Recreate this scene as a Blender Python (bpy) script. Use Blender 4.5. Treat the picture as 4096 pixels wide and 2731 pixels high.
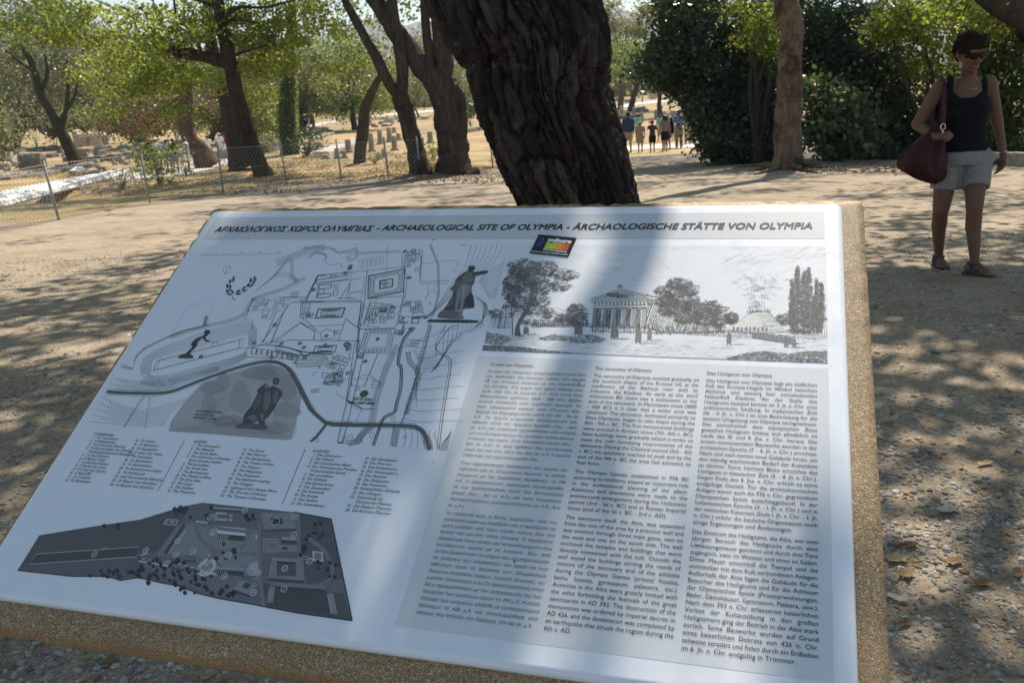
import bpy, bmesh, math, random
import numpy as np
from mathutils import Vector, Matrix
random.seed(7); rng = np.random.default_rng(7)
scn = bpy.context.scene; COL = scn.collection
for o in list(bpy.data.objects): bpy.data.objects.remove(o)

# ---------------------------------------------------------------- camera
F_PX = 3587.0; CAM_H = 1.46                      # focal length in photo pixels, lens height
PITCH = math.radians(16.0)
D1 = np.array([0.95895278, -0.03062403, 0.2819073])   # board axes in camera space
D2 = np.array([0.2092064, 0.74750963, -0.6304459])
ND = np.array([-0.19142163, 0.66354466, 0.72323319])
OB = np.array([-0.01591905, 0.24994206, -1.64441992])
uz = math.sin(PITCH); uy = math.cos(PITCH); ux = 0.0
for _ in range(30):
    ux = -(D1[1]*uy + D1[2]*uz)/D1[0]; uy = math.sqrt(1-uz*uz-ux*ux)
UP = np.array([ux, uy, uz]); FW = np.array([0, 0, -1.0]); FW = FW-(FW@UP)*UP; FW /= np.linalg.norm(FW)
RT = np.cross(FW, UP)
R_CW = np.stack([RT, FW, UP])                    # camera space -> world
CAM = np.array([0, 0, CAM_H])
cd = bpy.data.cameras.new('camera'); cam = bpy.data.objects.new('camera', cd); COL.objects.link(cam)
cam.matrix_world = Matrix([list(R_CW[i])+[CAM[i]] for i in range(3)]+[[0, 0, 0, 1]])
cd.sensor_width = 36.0; cd.lens = 36.0*F_PX/4096; cd.clip_start = 0.05; cd.clip_end = 9000
cd.dof.use_dof = True; cd.dof.focus_distance = 1.5; cd.dof.aperture_fstop = 15.0
scn.camera = cam

# ---------------------------------------------------------------- light
SUN_EL, SUN_AZ = math.radians(50), math.radians(24)      # azimuth from +Y (ahead) towards +X (right)
SUN = np.array([math.cos(SUN_EL)*math.sin(SUN_AZ), math.cos(SUN_EL)*math.cos(SUN_AZ), math.sin(SUN_EL)])
world = bpy.data.worlds.new('World'); scn.world = world; world.use_nodes = True
wn = world.node_tree; bg = wn.nodes['Background']
sky = wn.nodes.new('ShaderNodeTexSky'); sky.sky_type = 'NISHITA'; sky.sun_disc = False
sky.sun_elevation = SUN_EL; sky.sun_rotation = SUN_AZ; sky.air_density = 1.3; sky.dust_density = 0.4; sky.ozone_density = 2.5
wtc = wn.nodes.new('ShaderNodeTexCoord'); wmp = wn.nodes.new('ShaderNodeMapping'); wmp.inputs['Scale'].default_value = (1, 1, 2.6); wn.links.new(wtc.outputs['Generated'], wmp.inputs[0])
wno = wn.nodes.new('ShaderNodeTexNoise'); wno.inputs['Scale'].default_value = 3.4; wno.inputs['Detail'].default_value = 7; wno.inputs['Roughness'].default_value = .6; wn.links.new(wmp.outputs[0], wno.inputs['Vector'])
wrp = wn.nodes.new('ShaderNodeValToRGB'); wrp.color_ramp.elements[0].position = .44; wrp.color_ramp.elements[1].position = .62; wrp.color_ramp.elements[1].color = (.5, .5, .5, 1); wn.links.new(wno.outputs[0], wrp.inputs[0])
wmx = wn.nodes.new('ShaderNodeMix'); wmx.data_type = 'RGBA'; wn.links.new(wrp.outputs[0], wmx.inputs[0]); wn.links.new(sky.outputs[0], wmx.inputs[6]); wmx.inputs[7].default_value = (4.9, 6.1, 8.2, 1)   # thin summer cloud
wn.links.new(wmx.outputs[2], bg.inputs[0]); bg.inputs[1].default_value = 0.08
sl = bpy.data.lights.new('sun', 'SUN'); sl.energy = 5.0; sl.angle = math.radians(0.53); sl.color = (1.0, 0.90, 0.76)
so = bpy.data.objects.new('sun', sl); COL.objects.link(so)
so.rotation_euler = Vector(SUN).to_track_quat('Z', 'Y').to_euler(); so.location = (0, 0, 30)
vs = scn.view_settings; vs.view_transform = 'Standard'; vs.look = 'None'; vs.gamma = 1; vs.use_curve_mapping = False
vs.exposure = 0.76
scn.cycles.max_bounces = 6; scn.cycles.diffuse_bounces = 3; scn.cycles.glossy_bounces = 2
scn.cycles.transmission_bounces = 4; scn.cycles.transparent_max_bounces = 4
scn.cycles.sample_clamp_indirect = 6; scn.cycles.use_denoising = True
try: scn.cycles.denoiser = 'OPENIMAGEDENOISE'
except Exception: pass

# ---------------------------------------------------------------- projection helpers
def ray(px, py):
    d = R_CW @ np.array([(px-2048)/F_PX, -(py-1365.5)/F_PX, -1.0])
    return d/np.linalg.norm(d)
def proj(P):
    c = R_CW.T @ (np.asarray(P, float)-CAM)
    return 2048+F_PX*c[0]/-c[2], 1365.5-F_PX*c[1]/-c[2]
def smooth01(t): t = np.clip(t, 0, 1); return t*t*(3-2*t)
def vnoise(x, y, s, seed=0):
    x = np.asarray(x, float)/s; y = np.asarray(y, float)/s
    xi = np.floor(x); yi = np.floor(y); fx = x-xi; fy = y-yi
    fx = fx*fx*(3-2*fx); fy = fy*fy*(3-2*fy)
    def h(a, b):
        v = np.sin(a*127.1+b*311.7+seed*74.7)*43758.5453
        return v-np.floor(v)
    return (h(xi, yi)*(1-fx)+h(xi+1, yi)*fx)*(1-fy)+(h(xi, yi+1)*(1-fx)+h(xi+1, yi+1)*fx)*fy
MOUNDS = []   # (x, y, radius, height)
def H(x, y):
    x = np.asarray(x, float); y = np.asarray(y, float)
    d = np.maximum(y-5, 0)
    z = -0.05*np.minimum(d, 40)
    z = np.where(d > 40, -2.0-0.45*smooth01((d-40)/14), z)
    z = z+0.05*(vnoise(x, y, 4.0, 1)-0.5)*np.clip(y/12, 0.1, 1)+0.15*(vnoise(x, y, 19, 3)-0.5)*np.clip((y-25)/30, 0, 1)
    z = z+(.010*(vnoise(x, y, .30, 11)-.5)+.02*(vnoise(x, y, .7, 12)-.5))*(y < 30)
    for (mx, my, mr, mh) in MOUNDS:
        z = z+mh*np.exp(-((x-mx)**2+(y-my)**2)/(mr*mr))
    return z
def ground(px, py, off=0.0):
    d = ray(px, py); t = 0.5; prev = t
    while t < 4000:
        p = CAM+d*t
        if p[2]-off < H(p[0], p[1]): break
        prev = t; t = t*1.02+0.01
    a, b = prev, t
    for _ in range(25):
        m = (a+b)/2; p = CAM+d*m
        if p[2]-off < H(p[0], p[1]): b = m
        else: a = m
    p = CAM+d*b
    return np.array([p[0], p[1], float(H(p[0], p[1]))+off])
def ground_many(px, py):
    px = np.asarray(px, float); py = np.asarray(py, float); D = np.stack([(px-2048)/F_PX, -(py-1365.5)/F_PX, -np.ones_like(px)], 1) @ R_CW.T
    D /= np.linalg.norm(D, axis=1)[:, None]; lo = np.full(len(px), .5); hi = np.full(len(px), 4000.); t = lo.copy(); done = np.zeros(len(px), bool)
    while t.min() < 4000 and not done.all():
        tn = t*1.03+.02; P = CAM+D*tn[:, None]; hit = (P[:, 2] < H(P[:, 0], P[:, 1])) & ~done
        lo[hit] = t[hit]; hi[hit] = tn[hit]; done |= hit; t = np.where(done, 4000, tn) if False else tn
    for _ in range(16):
        m_ = (lo+hi)/2; P = CAM+D*m_[:, None]; b = P[:, 2] < H(P[:, 0], P[:, 1]); hi = np.where(b, m_, hi); lo = np.where(b, lo, m_)
    P = CAM+D*hi[:, None]; P[:, 2] = H(P[:, 0], P[:, 1]); return P
def at(px, py, Y):
    d = ray(px, py); return CAM+d*(Y/d[1])

# ---------------------------------------------------------------- mesh / material helpers
MATS = {}
def nodemat(name):
    m = bpy.data.materials.new(name); m.use_nodes = True; MATS[name] = m
    nt = m.node_tree; return m, nt, nt.nodes['Principled BSDF']
def N(nt, kind, **kw):
    n = nt.nodes.new(kind)
    for k, v in kw.items():
        if k.startswith('i_'): n.inputs[k[2:].replace('_', ' ')].default_value = v
        else: setattr(n, k, v)
    return n
def ramp(nt, fac, stops, interp='LINEAR'):
    r = nt.nodes.new('ShaderNodeValToRGB'); r.color_ramp.interpolation = interp
    e = r.color_ramp.elements
    while len(e) < len(stops): e.new(0.5)
    for k, (p, c) in enumerate(stops):
        e[k].position = p; e[k].color = (c[0], c[1], c[2], 1) if not isinstance(c, (int, float)) else (c, c, c, 1)
    nt.links.new(fac, r.inputs[0]); return r.outputs[0]
def mixc(nt, a, b, fac, mode='MIX'):
    m = nt.nodes.new('ShaderNodeMix'); m.data_type = 'RGBA'; m.blend_type = mode
    for s, v in ((6, a), (7, b), (0, fac)):
        if hasattr(v, 'links') or isinstance(v, bpy.types.NodeSocket): nt.links.new(v, m.inputs[s])
        elif isinstance(v, (int, float)): m.inputs[s].default_value = v if s == 0 else (v, v, v, 1)
        else: m.inputs[s].default_value = (*v, 1)
    return m.outputs[2]
def noise(nt, scale, detail=4, rough=0.6, vec=None, dist=0.0):
    n = N(nt, 'ShaderNodeTexNoise'); n.inputs['Scale'].default_value = scale; n.inputs['Detail'].default_value = detail
    n.inputs['Roughness'].default_value = rough; n.inputs['Distortion'].default_value = dist
    if vec is not None: nt.links.new(vec, n.inputs['Vector'])
    return n.outputs[0]
def coords(nt, scale=(1, 1, 1), kind='Object'):
    tc = nt.nodes.new('ShaderNodeTexCoord'); mp = nt.nodes.new('ShaderNodeMapping'); mp.inputs['Scale'].default_value = scale
    nt.links.new(tc.outputs[kind], mp.inputs[0]); return mp.outputs[0]
def bump(nt, h, strength, dist, b, prev=None):
    n = nt.nodes.new('ShaderNodeBump'); n.inputs['Strength'].default_value = strength; n.inputs['Distance'].default_value = dist
    nt.links.new(h, n.inputs['Height'])
    if prev is not None: nt.links.new(prev, n.inputs['Normal'])
    if b is not None: nt.links.new(n.outputs[0], b.inputs['Normal'])
    return n.outputs[0]
def attr(nt, name):
    n = nt.nodes.new('ShaderNodeAttribute'); n.attribute_name = name; return n
def simple(name, col, rough=0.8, spec=0.3, var=0.25, scale=8, metal=0, bmp=0.0, bscale=60):
    if name in MATS: return MATS[name]
    m, nt, b = nodemat(name)
    v = coords(nt); n = noise(nt, scale, 5, 0.6, v)
    c = ramp(nt, n, [(0.3, tuple(x*(1-var) for x in col)), (0.7, tuple(min(1, x*(1+var)) for x in col))])
    nt.links.new(c, b.inputs['Base Color']); b.inputs['Roughness'].default_value = rough
    b.inputs['Specular IOR Level'].default_value = spec; b.inputs['Metallic'].default_value = metal
    if bmp: bump(nt, noise(nt, bscale, 4, 0.6, v), 0.6, bmp, b)
    return m
def link(o, parent=None):
    COL.objects.link(o)
    if parent is not None:
        o.parent = parent
    return o
def tag(o, label=None, cat=None, group=None, kind=None):
    if label: o['label'] = label
    if cat: o['category'] = cat
    if group: o['group'] = group
    if kind: o['kind'] = kind
    return o
def empty(name, loc, label, cat, group=None):
    o = bpy.data.objects.new(name, None); o.empty_display_size = 0.1; o.location = tuple(loc); link(o)
    return tag(o, label, cat, group)
def mesh(name, V, Fs, mat=None, parent=None, org=None, smooth=False, fcol=None, vcol=None, mats=None, mi=None):
    """V world coordinates (n,3); Fs list of faces or int array (m,k); org = origin subtracted (object placed there)."""
    V = np.asarray(V, np.float64).reshape(-1, 3)
    if org is None: org = np.array(parent_world(parent)) if parent is not None else V.mean(0)*0
    org = np.asarray(org, float)
    me = bpy.data.meshes.new(name)
    if isinstance(Fs, np.ndarray):
        k = Fs.shape[1]; nl = Fs.size
        me.vertices.add(len(V)); me.vertices.foreach_set('co', (V-org).astype(np.float32).ravel())
        me.loops.add(nl); me.loops.foreach_set('vertex_index', Fs.astype(np.int32).ravel())
        me.polygons.add(len(Fs)); me.polygons.foreach_set('loop_start', np.arange(0, nl, k, dtype=np.int32))
        me.update(calc_edges=True)
    else:
        me.from_pydata([tuple(v) for v in (V-org)], [], Fs); me.update()
    if smooth: me.polygons.foreach_set('use_smooth', np.ones(len(me.polygons), bool))
    if fcol is not None:
        a = me.color_attributes.new('ink', 'FLOAT_COLOR', 'CORNER')
        fc = np.asarray(fcol, np.float32)
        if fc.ndim == 1: fc = np.repeat(fc[:, None], 3, 1)
        cnt = np.empty(len(me.polygons), np.int32); me.polygons.foreach_get('loop_total', cnt)
        lc = np.repeat(fc, cnt, 0); a.data.foreach_set('color', np.concatenate([lc, np.ones((len(lc), 1), np.float32)], 1).ravel())
    if vcol is not None:
        a = me.color_attributes.new('ink', 'FLOAT_COLOR', 'POINT')
        vc = np.asarray(vcol, np.float32)
        if vc.ndim == 1: vc = np.repeat(vc[:, None], 3, 1)
        a.data.foreach_set('color', np.concatenate([vc, np.ones((len(vc), 1), np.float32)], 1).ravel())
    if mat is not None: me.materials.append(mat)
    if mats:
        for m in mats: me.materials.append(m)
        if mi is not None: me.polygons.foreach_set('material_index', np.asarray(mi, np.int32))
    o = bpy.data.objects.new(name, me)
    if parent is None: o.location = tuple(org)
    else:
        pw = parent_world(parent); o.location = tuple(org-pw)
    return link(o, parent)
def parent_world(p):
    v = np.zeros(3)
    while p is not None:
        v = v+np.array(p.location); p = p.parent
    return v
def box(c, s, rz=0, tilt=(0, 0)):
    """8 verts, 6 faces; c centre, s full sizes."""
    x, y, z = np.array(s)/2
    V = np.array([[a*x, b*y, d*z] for a in (-1, 1) for b in (-1, 1) for d in (-1, 1)])
    M = np.array(Matrix.Rotation(rz, 3, 'Z') @ Matrix.Rotation(tilt[0], 3, 'X') @ Matrix.Rotation(tilt[1], 3, 'Y'))
    return V @ M.T+np.array(c), [(0, 1, 3, 2), (4, 6, 7, 5), (0, 4, 5, 1), (2, 3, 7, 6), (0, 2, 6, 4), (1, 5, 7, 3)]
class MB:
    def __init__(s): s.V = []; s.F = []; s.n = 0; s.C = []
    def add(s, V, F, c=None):
        s.V.append(np.asarray(V, float)); s.F += [tuple(i+s.n for i in f) for f in F]; s.n += len(V)
        if c is not None: s.C += [c]*len(F)
        return s
    def build(s, name, mat, parent=None, **kw):
        return mesh(name, np.concatenate(s.V), s.F, mat, parent, fcol=(np.array(s.C, np.float32) if s.C else None), **kw)
def tube(P, r, seg=8, caps=True, ell=None):
    """rings along polyline P with radii r -> V, F"""
    P = np.asarray(P, float); n = len(P); r = np.broadcast_to(np.asarray(r, float), (n,)) if np.ndim(r) < 2 else np.asarray(r)
    T = np.gradient(P, axis=0); T /= np.linalg.norm(T, axis=1)[:, None]+1e-12
    ref = np.array([0, 0, 1.0]) if abs(T[0, 2]) < 0.8 else np.array([0, 1.0, 0])
    V = []; a = np.linspace(0, 2*math.pi, seg, endpoint=False)
    X = np.cross(ref, T[0]); X /= np.linalg.norm(X)
    for i in range(n):
        X = X-(X@T[i])*T[i]; X /= np.linalg.norm(X)+1e-12; Y = np.cross(T[i], X)
        V.append(P[i]+r[i]*(np.cos(a)[:, None]*X+np.sin(a)[:, None]*Y))
    V = np.concatenate(V); F = []
    for i in range(n-1):
        for j in range(seg):
            k = (j+1) % seg; F.append((i*seg+j, i*seg+k, (i+1)*seg+k, (i+1)*seg+j))
    if caps: F.append(tuple(range(seg))[::-1]); F.append(tuple((n-1)*seg+j for j in range(seg)))
    return V, F
def spline(P, n):
    P = np.asarray(P, float); m = len(P)
    if m < 3: return np.array([P[0]+(P[-1]-P[0])*t for t in np.linspace(0, 1, n)])
    out = []
    Q = np.vstack([2*P[0]-P[1], P, 2*P[-1]-P[-2]])
    for t in np.linspace(0, m-1, n):
        i = min(int(t), m-2); f = t-i; a, b, c, d = Q[i:i+4]
        out.append(0.5*(2*b+(c-a)*f+(2*a-5*b+4*c-d)*f*f+(3*b-a-3*c+d)*f**3))
    return np.array(out)
# ================================================================ the information board
D1w, D2w, NDw = R_CW @ D1, R_CW @ D2, R_CW @ ND
D1w[2] = 0; D1w /= np.linalg.norm(D1w); D2w = D2w-(D2w@D1w)*D1w; D2w /= np.linalg.norm(D2w); NDw = np.cross(D1w, D2w)
OBw = CAM+R_CW @ OB
def PW(u, v, w=0.0):
    u = np.asarray(u, float); v = np.asarray(v, float)
    return OBw+np.multiply.outer(u, D1w)+np.multiply.outer(v, D2w)+np.multiply.outer(np.zeros_like(u)+w, NDw)
def px2uv(x, y):
    d = R_CW @ np.array([(x-2048)/F_PX, -(y-1365.5)/F_PX, -1.0]); t = (NDw@(OBw-CAM))/(NDw@d); q = CAM+d*t-OBw
    return q@D1w, q@D2w
UL, UR, VT, VB = -0.6153, 0.5847, -0.0033, -0.8420
TR = {'A': (300, 780, 1/2.178), 'B': (1200, 780, 1/2.178), 'C': (300, 1300, 1/2.24), 'D': (1100, 1300, 1/2.24), 'E': (0, 1650, 1700/2352),
      'F': (1900, 780, .659), 'M': (0, 0, 4096/2352)}
def T(k, pts):
    a, b, s = TR[k]; return [px2uv(a+x*s, b+y*s) for x, y in pts]

# enamel panel
m, nt, b = nodemat('white_enamel')
v = coords(nt)
vo = N(nt, 'ShaderNodeTexVoronoi', feature='DISTANCE_TO_EDGE'); nt.links.new(coords(nt, (26, 26, 26)), vo.inputs['Vector']); vo.inputs['Scale'].default_value = 1.0
nz = noise(nt, 5, 3, 0.6, v)
cr = ramp(nt, vo.outputs['Distance'], [(0.0, 0.55), (0.008, 1.0)])
cc = mixc(nt, (0.66, 0.69, 0.73), (0.73, 0.77, 0.84), cr)
c2 = mixc(nt, cc, (0.66, 0.68, 0.70), ramp(nt, nz, [(0.5, 0.0), (0.75, 0.35)]))
nt.links.new(c2, b.inputs['Base Color']); b.inputs['Coat Weight'].default_value = 0.0; nt.links.new(ramp(nt, noise(nt, 22, 6, .7, v), [(.3, .26), (.7, .42)]), b.inputs['Roughness'])
b.inputs['Coat Roughness'].default_value = 0.1; b.inputs['Specular IOR Level'].default_value = 0.5
bump(nt, noise(nt, 9, 2, 0.5, v), 0.12, 0.01, b)
m, nt, b = nodemat('print_ink')
a = attr(nt, 'ink'); nt.links.new(a.outputs['Color'], b.inputs['Base Color']); b.inputs['Roughness'].default_value = 0.33
b.inputs['Specular IOR Level'].default_value = 0.4
# exposed-aggregate concrete
m, nt, b = nodemat('ochre_concrete')
v = coords(nt)
g1 = N(nt, 'ShaderNodeTexVoronoi'); g1.inputs['Scale'].default_value = 620; nt.links.new(v, g1.inputs['Vector'])
gc = nt.nodes.new('ShaderNodeSeparateColor'); nt.links.new(g1.outputs['Color'], gc.inputs[0])
c = ramp(nt, gc.outputs[0], [(0.0, (0.13, 0.08, 0.04)), (0.3, (0.25, 0.16, 0.075)), (0.6, (0.33, 0.22, 0.11)), (0.88, (0.38, 0.275, 0.155)), (0.98, (0.58, 0.50, 0.39))])
ch = mixc(nt, c, (0.19, 0.14, 0.08), ramp(nt, noise(nt, 14, 4, 0.65, v), [(0.42, 0.0), (0.7, 0.5)]))
sp = N(nt, 'ShaderNodeTexVoronoi'); sp.inputs['Scale'].default_value = 170; nt.links.new(v, sp.inputs['Vector'])
ch = mixc(nt, (0.02, 0.016, 0.012), ch, ramp(nt, sp.outputs['Distance'], [(0.06, 0.0), (0.14, 1.0)]))
nt.links.new(ch, b.inputs['Base Color']); b.inputs['Roughness'].default_value = 0.62; b.inputs['Specular IOR Level'].default_value = 0.4
b1 = bump(nt, g1.outputs['Distance'], 0.5, 0.0010, None); bump(nt, noise(nt, 130, 4, 0.7, v), 0.35, 0.0015, b, b1)

base = np.array([OBw[0]-0.02, OBw[1]-0.36, 0.0]); base[2] = float(H(base[0], base[1]))
board = empty('info_board', base, 'tilted white information board with map, engraving and three columns of text on a concrete slab', 'information board')
def rrect(u0, u1, v0, v1, r, seg=8):
    pts = []
    for cx, cy, a0 in ((u1-r, v1-r, 0), (u0+r, v1-r, 90), (u0+r, v0+r, 180), (u1-r, v0+r, 270)):
        for k in range(seg+1):
            a = math.radians(a0+90*k/seg); pts.append((cx+r*math.cos(a), cy+r*math.sin(a)))
    return np.array(pts)
def pillow(u0, u1, v0, v1, rc, re, th, name, mat, parent, w0=0.0, seg=6):
    rings = []
    for k in range(seg+1):
        a = math.pi/2*k/seg; off = -re+re*math.sin(a); w = w0-re*(1-math.cos(a))
        rr = rrect(u0-off, u1+off, v0-off, v1+off, rc+off if rc+off > 0.002 else 0.002); rings.append(PW(rr[:, 0], rr[:, 1], w))
    rr = rrect(u0, u1, v0, v1, rc); rings.append(PW(rr[:, 0], rr[:, 1], w0-th))
    n = len(rings[0]); V = np.concatenate(rings); Fs = [tuple(range(n))]
    for i in range(len(rings)-1):
        for j in range(n): Fs.append((i*n+j, (i+1)*n+j, (i+1)*n+(j+1) % n, i*n+(j+1) % n))
    Fs.append(tuple((len(rings)-1)*n+j for j in range(n))[::-1])
    o = mesh(name, V, Fs, mat, parent)
    for p in o.data.polygons: p.use_smooth = len(p.vertices) == 4
    return o
panel = pillow(UL, UR, VB, VT, 0.014, 0.009, 0.013, 'enamel_panel', MATS['white_enamel'], board)
# slab with slightly chipped arrises
def slab_mesh():
    u0, u1, v0, v1, w1, th = UL-0.016, UR+0.035, VB-0.036, VT+0.022, -0.0125, 0.043
    nu, nv, nw = 90, 64, 4
    V = []; F = []; idx = {}
    def vid(i, j, k):
        key = (i, j, k)
        if key in idx: return idx[key]
        u = u0+(u1-u0)*i/nu; v = v0+(v1-v0)*j/nv; w = w1-th*k/nw
        eu, ev, ew = i in (0, nu), j in (0, nv), k in (0, nw)
        if eu+ev+ew >= 2:      # arris: worn in
            s = 0.0015+0.0035*random.random()**3
            if eu: u += s if i == 0 else -s
            if ev: v += s if j == 0 else -s
            if ew: w += s*(-1 if k == 0 else 1)
        else: w += random.uniform(-.0003, .0003) if ew else 0
        idx[key] = len(V); V.append(PW(u, v, w)); return idx[key]
    for i in range(nu):
        for j in range(nv):
            F.append((vid(i, j, 0), vid(i+1, j, 0), vid(i+1, j+1, 0), vid(i, j+1, 0)))
            F.append((vid(i, j, nw), vid(i, j+1, nw), vid(i+1, j+1, nw), vid(i+1, j, nw)))
    for i in range(nu):
        for k in range(nw):
            F.append((vid(i, 0, k), vid(i, 0, k+1), vid(i+1, 0, k+1), vid(i+1, 0, k)))
            F.append((vid(i, nv, k), vid(i+1, nv, k), vid(i+1, nv, k+1), vid(i, nv, k+1)))
    for j in range(nv):
        for k in range(nw):
            F.append((vid(0, j, k), vid(0, j+1, k), vid(0, j+1, k+1), vid(0, j, k+1)))
            F.append((vid(nu, j, k), vid(nu, j, k+1), vid(nu, j+1, k+1), vid(nu, j+1, k)))
    return np.array(V), F
V, F = slab_mesh(); slab = mesh('concrete_slab', V, F, MATS['ochre_concrete'], board, smooth=True)
# pedestal under the slab
pv = []; cu = (UL+UR)/2
for (du, vv) in ((-.2, -.16), (.2, -.16), (.2, -.62), (-.2, -.62)):
    pv.append(PW(cu+du, vv, -0.055))
top = np.array(pv); bot = top.copy(); bot[:, 2] = base[2]-0.15
mesh('pedestal', np.concatenate([top, bot]), [(0, 3, 2, 1), (4, 5, 6, 7), (0, 1, 5, 4), (1, 2, 6, 5), (2, 3, 7, 6), (3, 0, 4, 7)], MATS['ochre_concrete'], board)

# ---------------------------------------------------------------- print: polygons lying on the enamel
class Ink:
    def __init__(s, w=0.0004): s.V = []; s.F = []; s.C = []; s.w = w; s.k = 0; s.n = 0
    def poly(s, pts, c, lift=None):
        s.k += 1; w = s.w+0.00002*(s.k % 15) if lift is None else lift
        p = np.asarray(pts, float)
        ar = 0.5*np.sum(p[:, 0]*np.roll(p[:, 1], -1)-np.roll(p[:, 0], -1)*p[:, 1])
        if ar < 0: p = p[::-1]
        s.V.append(np.column_stack([p, np.full(len(p), w)])); s.F.append(tuple(range(s.n, s.n+len(p)))); s.n += len(p)
        s.C.append(c if isinstance(c, tuple) else (c, c, c*1.02))
    def line(s, pts, wd, c, closed=False):
        p = np.asarray(pts, float)
        if closed: p = np.vstack([p, p[:1]])
        if len(p) < 2: return
        s.k += 1; w = s.w+0.00002*(s.k % 15)
        d = np.diff(p, axis=0); L = np.linalg.norm(d, axis=1); ok = np.concatenate([[True], L > 1e-7]); p = p[ok]
        if len(p) < 2: return
        t = np.gradient(p, axis=0); t /= np.linalg.norm(t, axis=1)[:, None]+1e-12; n = np.column_stack([-t[:, 1], t[:, 0]])*wd/2
        # mitre
        n0 = len(p); q = np.empty((2*n0, 2)); q[0::2] = p+n; q[1::2] = p-n
        s.V.append(np.column_stack([q, np.full(2*n0, w)]))
        for i in range(n0-1):
            s.F.append((s.n+2*i, s.n+2*i+1, s.n+2*i+3, s.n+2*i+2)); s.C.append((c, c, c*1.02) if not isinstance(c, tuple) else c)
        s.n += 2*n0
    def hatch(s, pts, ang, sp, wd, c, jit=0.3, dash=None):
        p = np.asarray(pts, float); ca, sa = math.cos(ang), math.sin(ang)
        q = np.column_stack([p[:, 0]*ca+p[:, 1]*sa, -p[:, 0]*sa+p[:, 1]*ca])
        y = q[:, 1].min()+sp/2
        while y < q[:, 1].max():
            yy = y+random.uniform(-jit, jit)*sp; xs = []
            for i in range(len(q)):
                a, b2 = q[i], q[(i+1) % len(q)]
                if (a[1] > yy) != (b2[1] > yy): xs.append(a[0]+(yy-a[1])*(b2[0]-a[0])/(b2[1]-a[1]))
            xs.sort()
            for i in range(0, len(xs)-1, 2):
                a, e = xs[i], xs[i+1]
                segs = [(a, e)]
                if dash:
                    segs = []; t = a
                    while t < e:
                        L = dash*random.uniform(.3, 1.6); segs.append((t, min(t+L, e))); t += L+dash*random.uniform(.05, .5)
                for (t0, t1) in segs:
                    s.line([(t0*ca-yy*sa, t0*sa+yy*ca), (t1*ca-yy*sa, t1*sa+yy*ca)], wd*random.uniform(.7, 1.3), c)
            y += sp
    def circle(s, cx, cy, r, c, wd=None, n=14, e=1.0):
        pts = [(cx+r*math.cos(2*math.pi*k/n), cy+r*e*math.sin(2*math.pi*k/n)) for k in range(n)]
        if wd: s.line(pts, wd, c, closed=True)
        else: s.poly(pts, c)
    def build(s, name, parent=None, kind=None):
        V = np.concatenate(s.V); W = OBw+V[:, :1]*D1w+V[:, 1:2]*D2w+V[:, 2:3]*NDw
        return tag(mesh(name, W, s.F, MATS['print_ink'], parent or panel, fcol=s.C), kind=kind)

# ---------------------------------------------------------------- lettering: glyph outlines -> strips
GL = {}
def outlines(ch):
    c = bpy.data.curves.new('g', 'FONT'); c.body = ch; c.size = 1; c.resolution_u = 3; c.fill_mode = 'NONE'
    o = bpy.data.objects.new('g', c); COL.objects.link(o); bpy.context.view_layer.update()
    ev = o.evaluated_get(bpy.context.evaluated_depsgraph_get()); me = ev.to_mesh()
    if me is None: bpy.data.objects.remove(o); bpy.data.curves.remove(c); return np.zeros((0, 2)), np.zeros((0, 2), int)
    V = np.array([v.co[:2] for v in me.vertices]) if len(me.vertices) else np.zeros((0, 2))
    E = np.array([e.vertices[:] for e in me.edges]) if len(me.edges) else np.zeros((0, 2), int)
    ev.to_mesh_clear(); bpy.data.objects.remove(o); bpy.data.curves.remove(c)
    return V, E
def glyph(ch):
    if ch in GL: return GL[ch]
    Vh, _ = outlines('HH'); wH = Vh[:, 0].max() if len(Vh) else 1
    Vx, _ = outlines('H'+ch+'H'); adv = Vx[:, 0].max()-wH
    V, E = outlines(ch)
    segs = []
    if len(E):
        # orient edges along each contour
        nx = {}
        for a, e in E: nx.setdefault(int(a), []).append(int(e)); nx.setdefault(int(e), []).append(int(a))
        seen = set()
        for s0 in sorted(nx):
            if s0 in seen: continue
            loop = [s0]; seen.add(s0); cur = min(nx[s0])
            # follow index order (contours are stored in order)
            cur = s0+1 if s0+1 in nx[s0] else nx[s0][0]
            while cur not in seen:
                loop.append(cur); seen.add(cur); nn = [q for q in nx[cur] if q not in seen]
                if not nn: break
                cur = nn[0]
            for i in range(len(loop)): segs.append((V[loop[i]], V[loop[(i+1) % len(loop)]]))
    GL[ch] = (adv, segs); return GL[ch]
STR = {}
def intervals(segs, y):
    xs = []
    for a, e in segs:
        if (a[1] > y) != (e[1] > y): xs.append((a[0]+(y-a[1])*(e[0]-a[0])/(e[1]-a[1]), 1 if e[1] > a[1] else -1))
    xs.sort(); out = []; w = 0; st = 0
    for x, s in xs:
        if w == 0: st = x
        w += s
        if w == 0: out.append((st, x))
    return out
def union(iv):
    iv = sorted(iv); out = []
    for a, e in iv:
        if out and a <= out[-1][1]+1e-4: out[-1][1] = max(out[-1][1], e)
        else: out.append([a, e])
    return out
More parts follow.
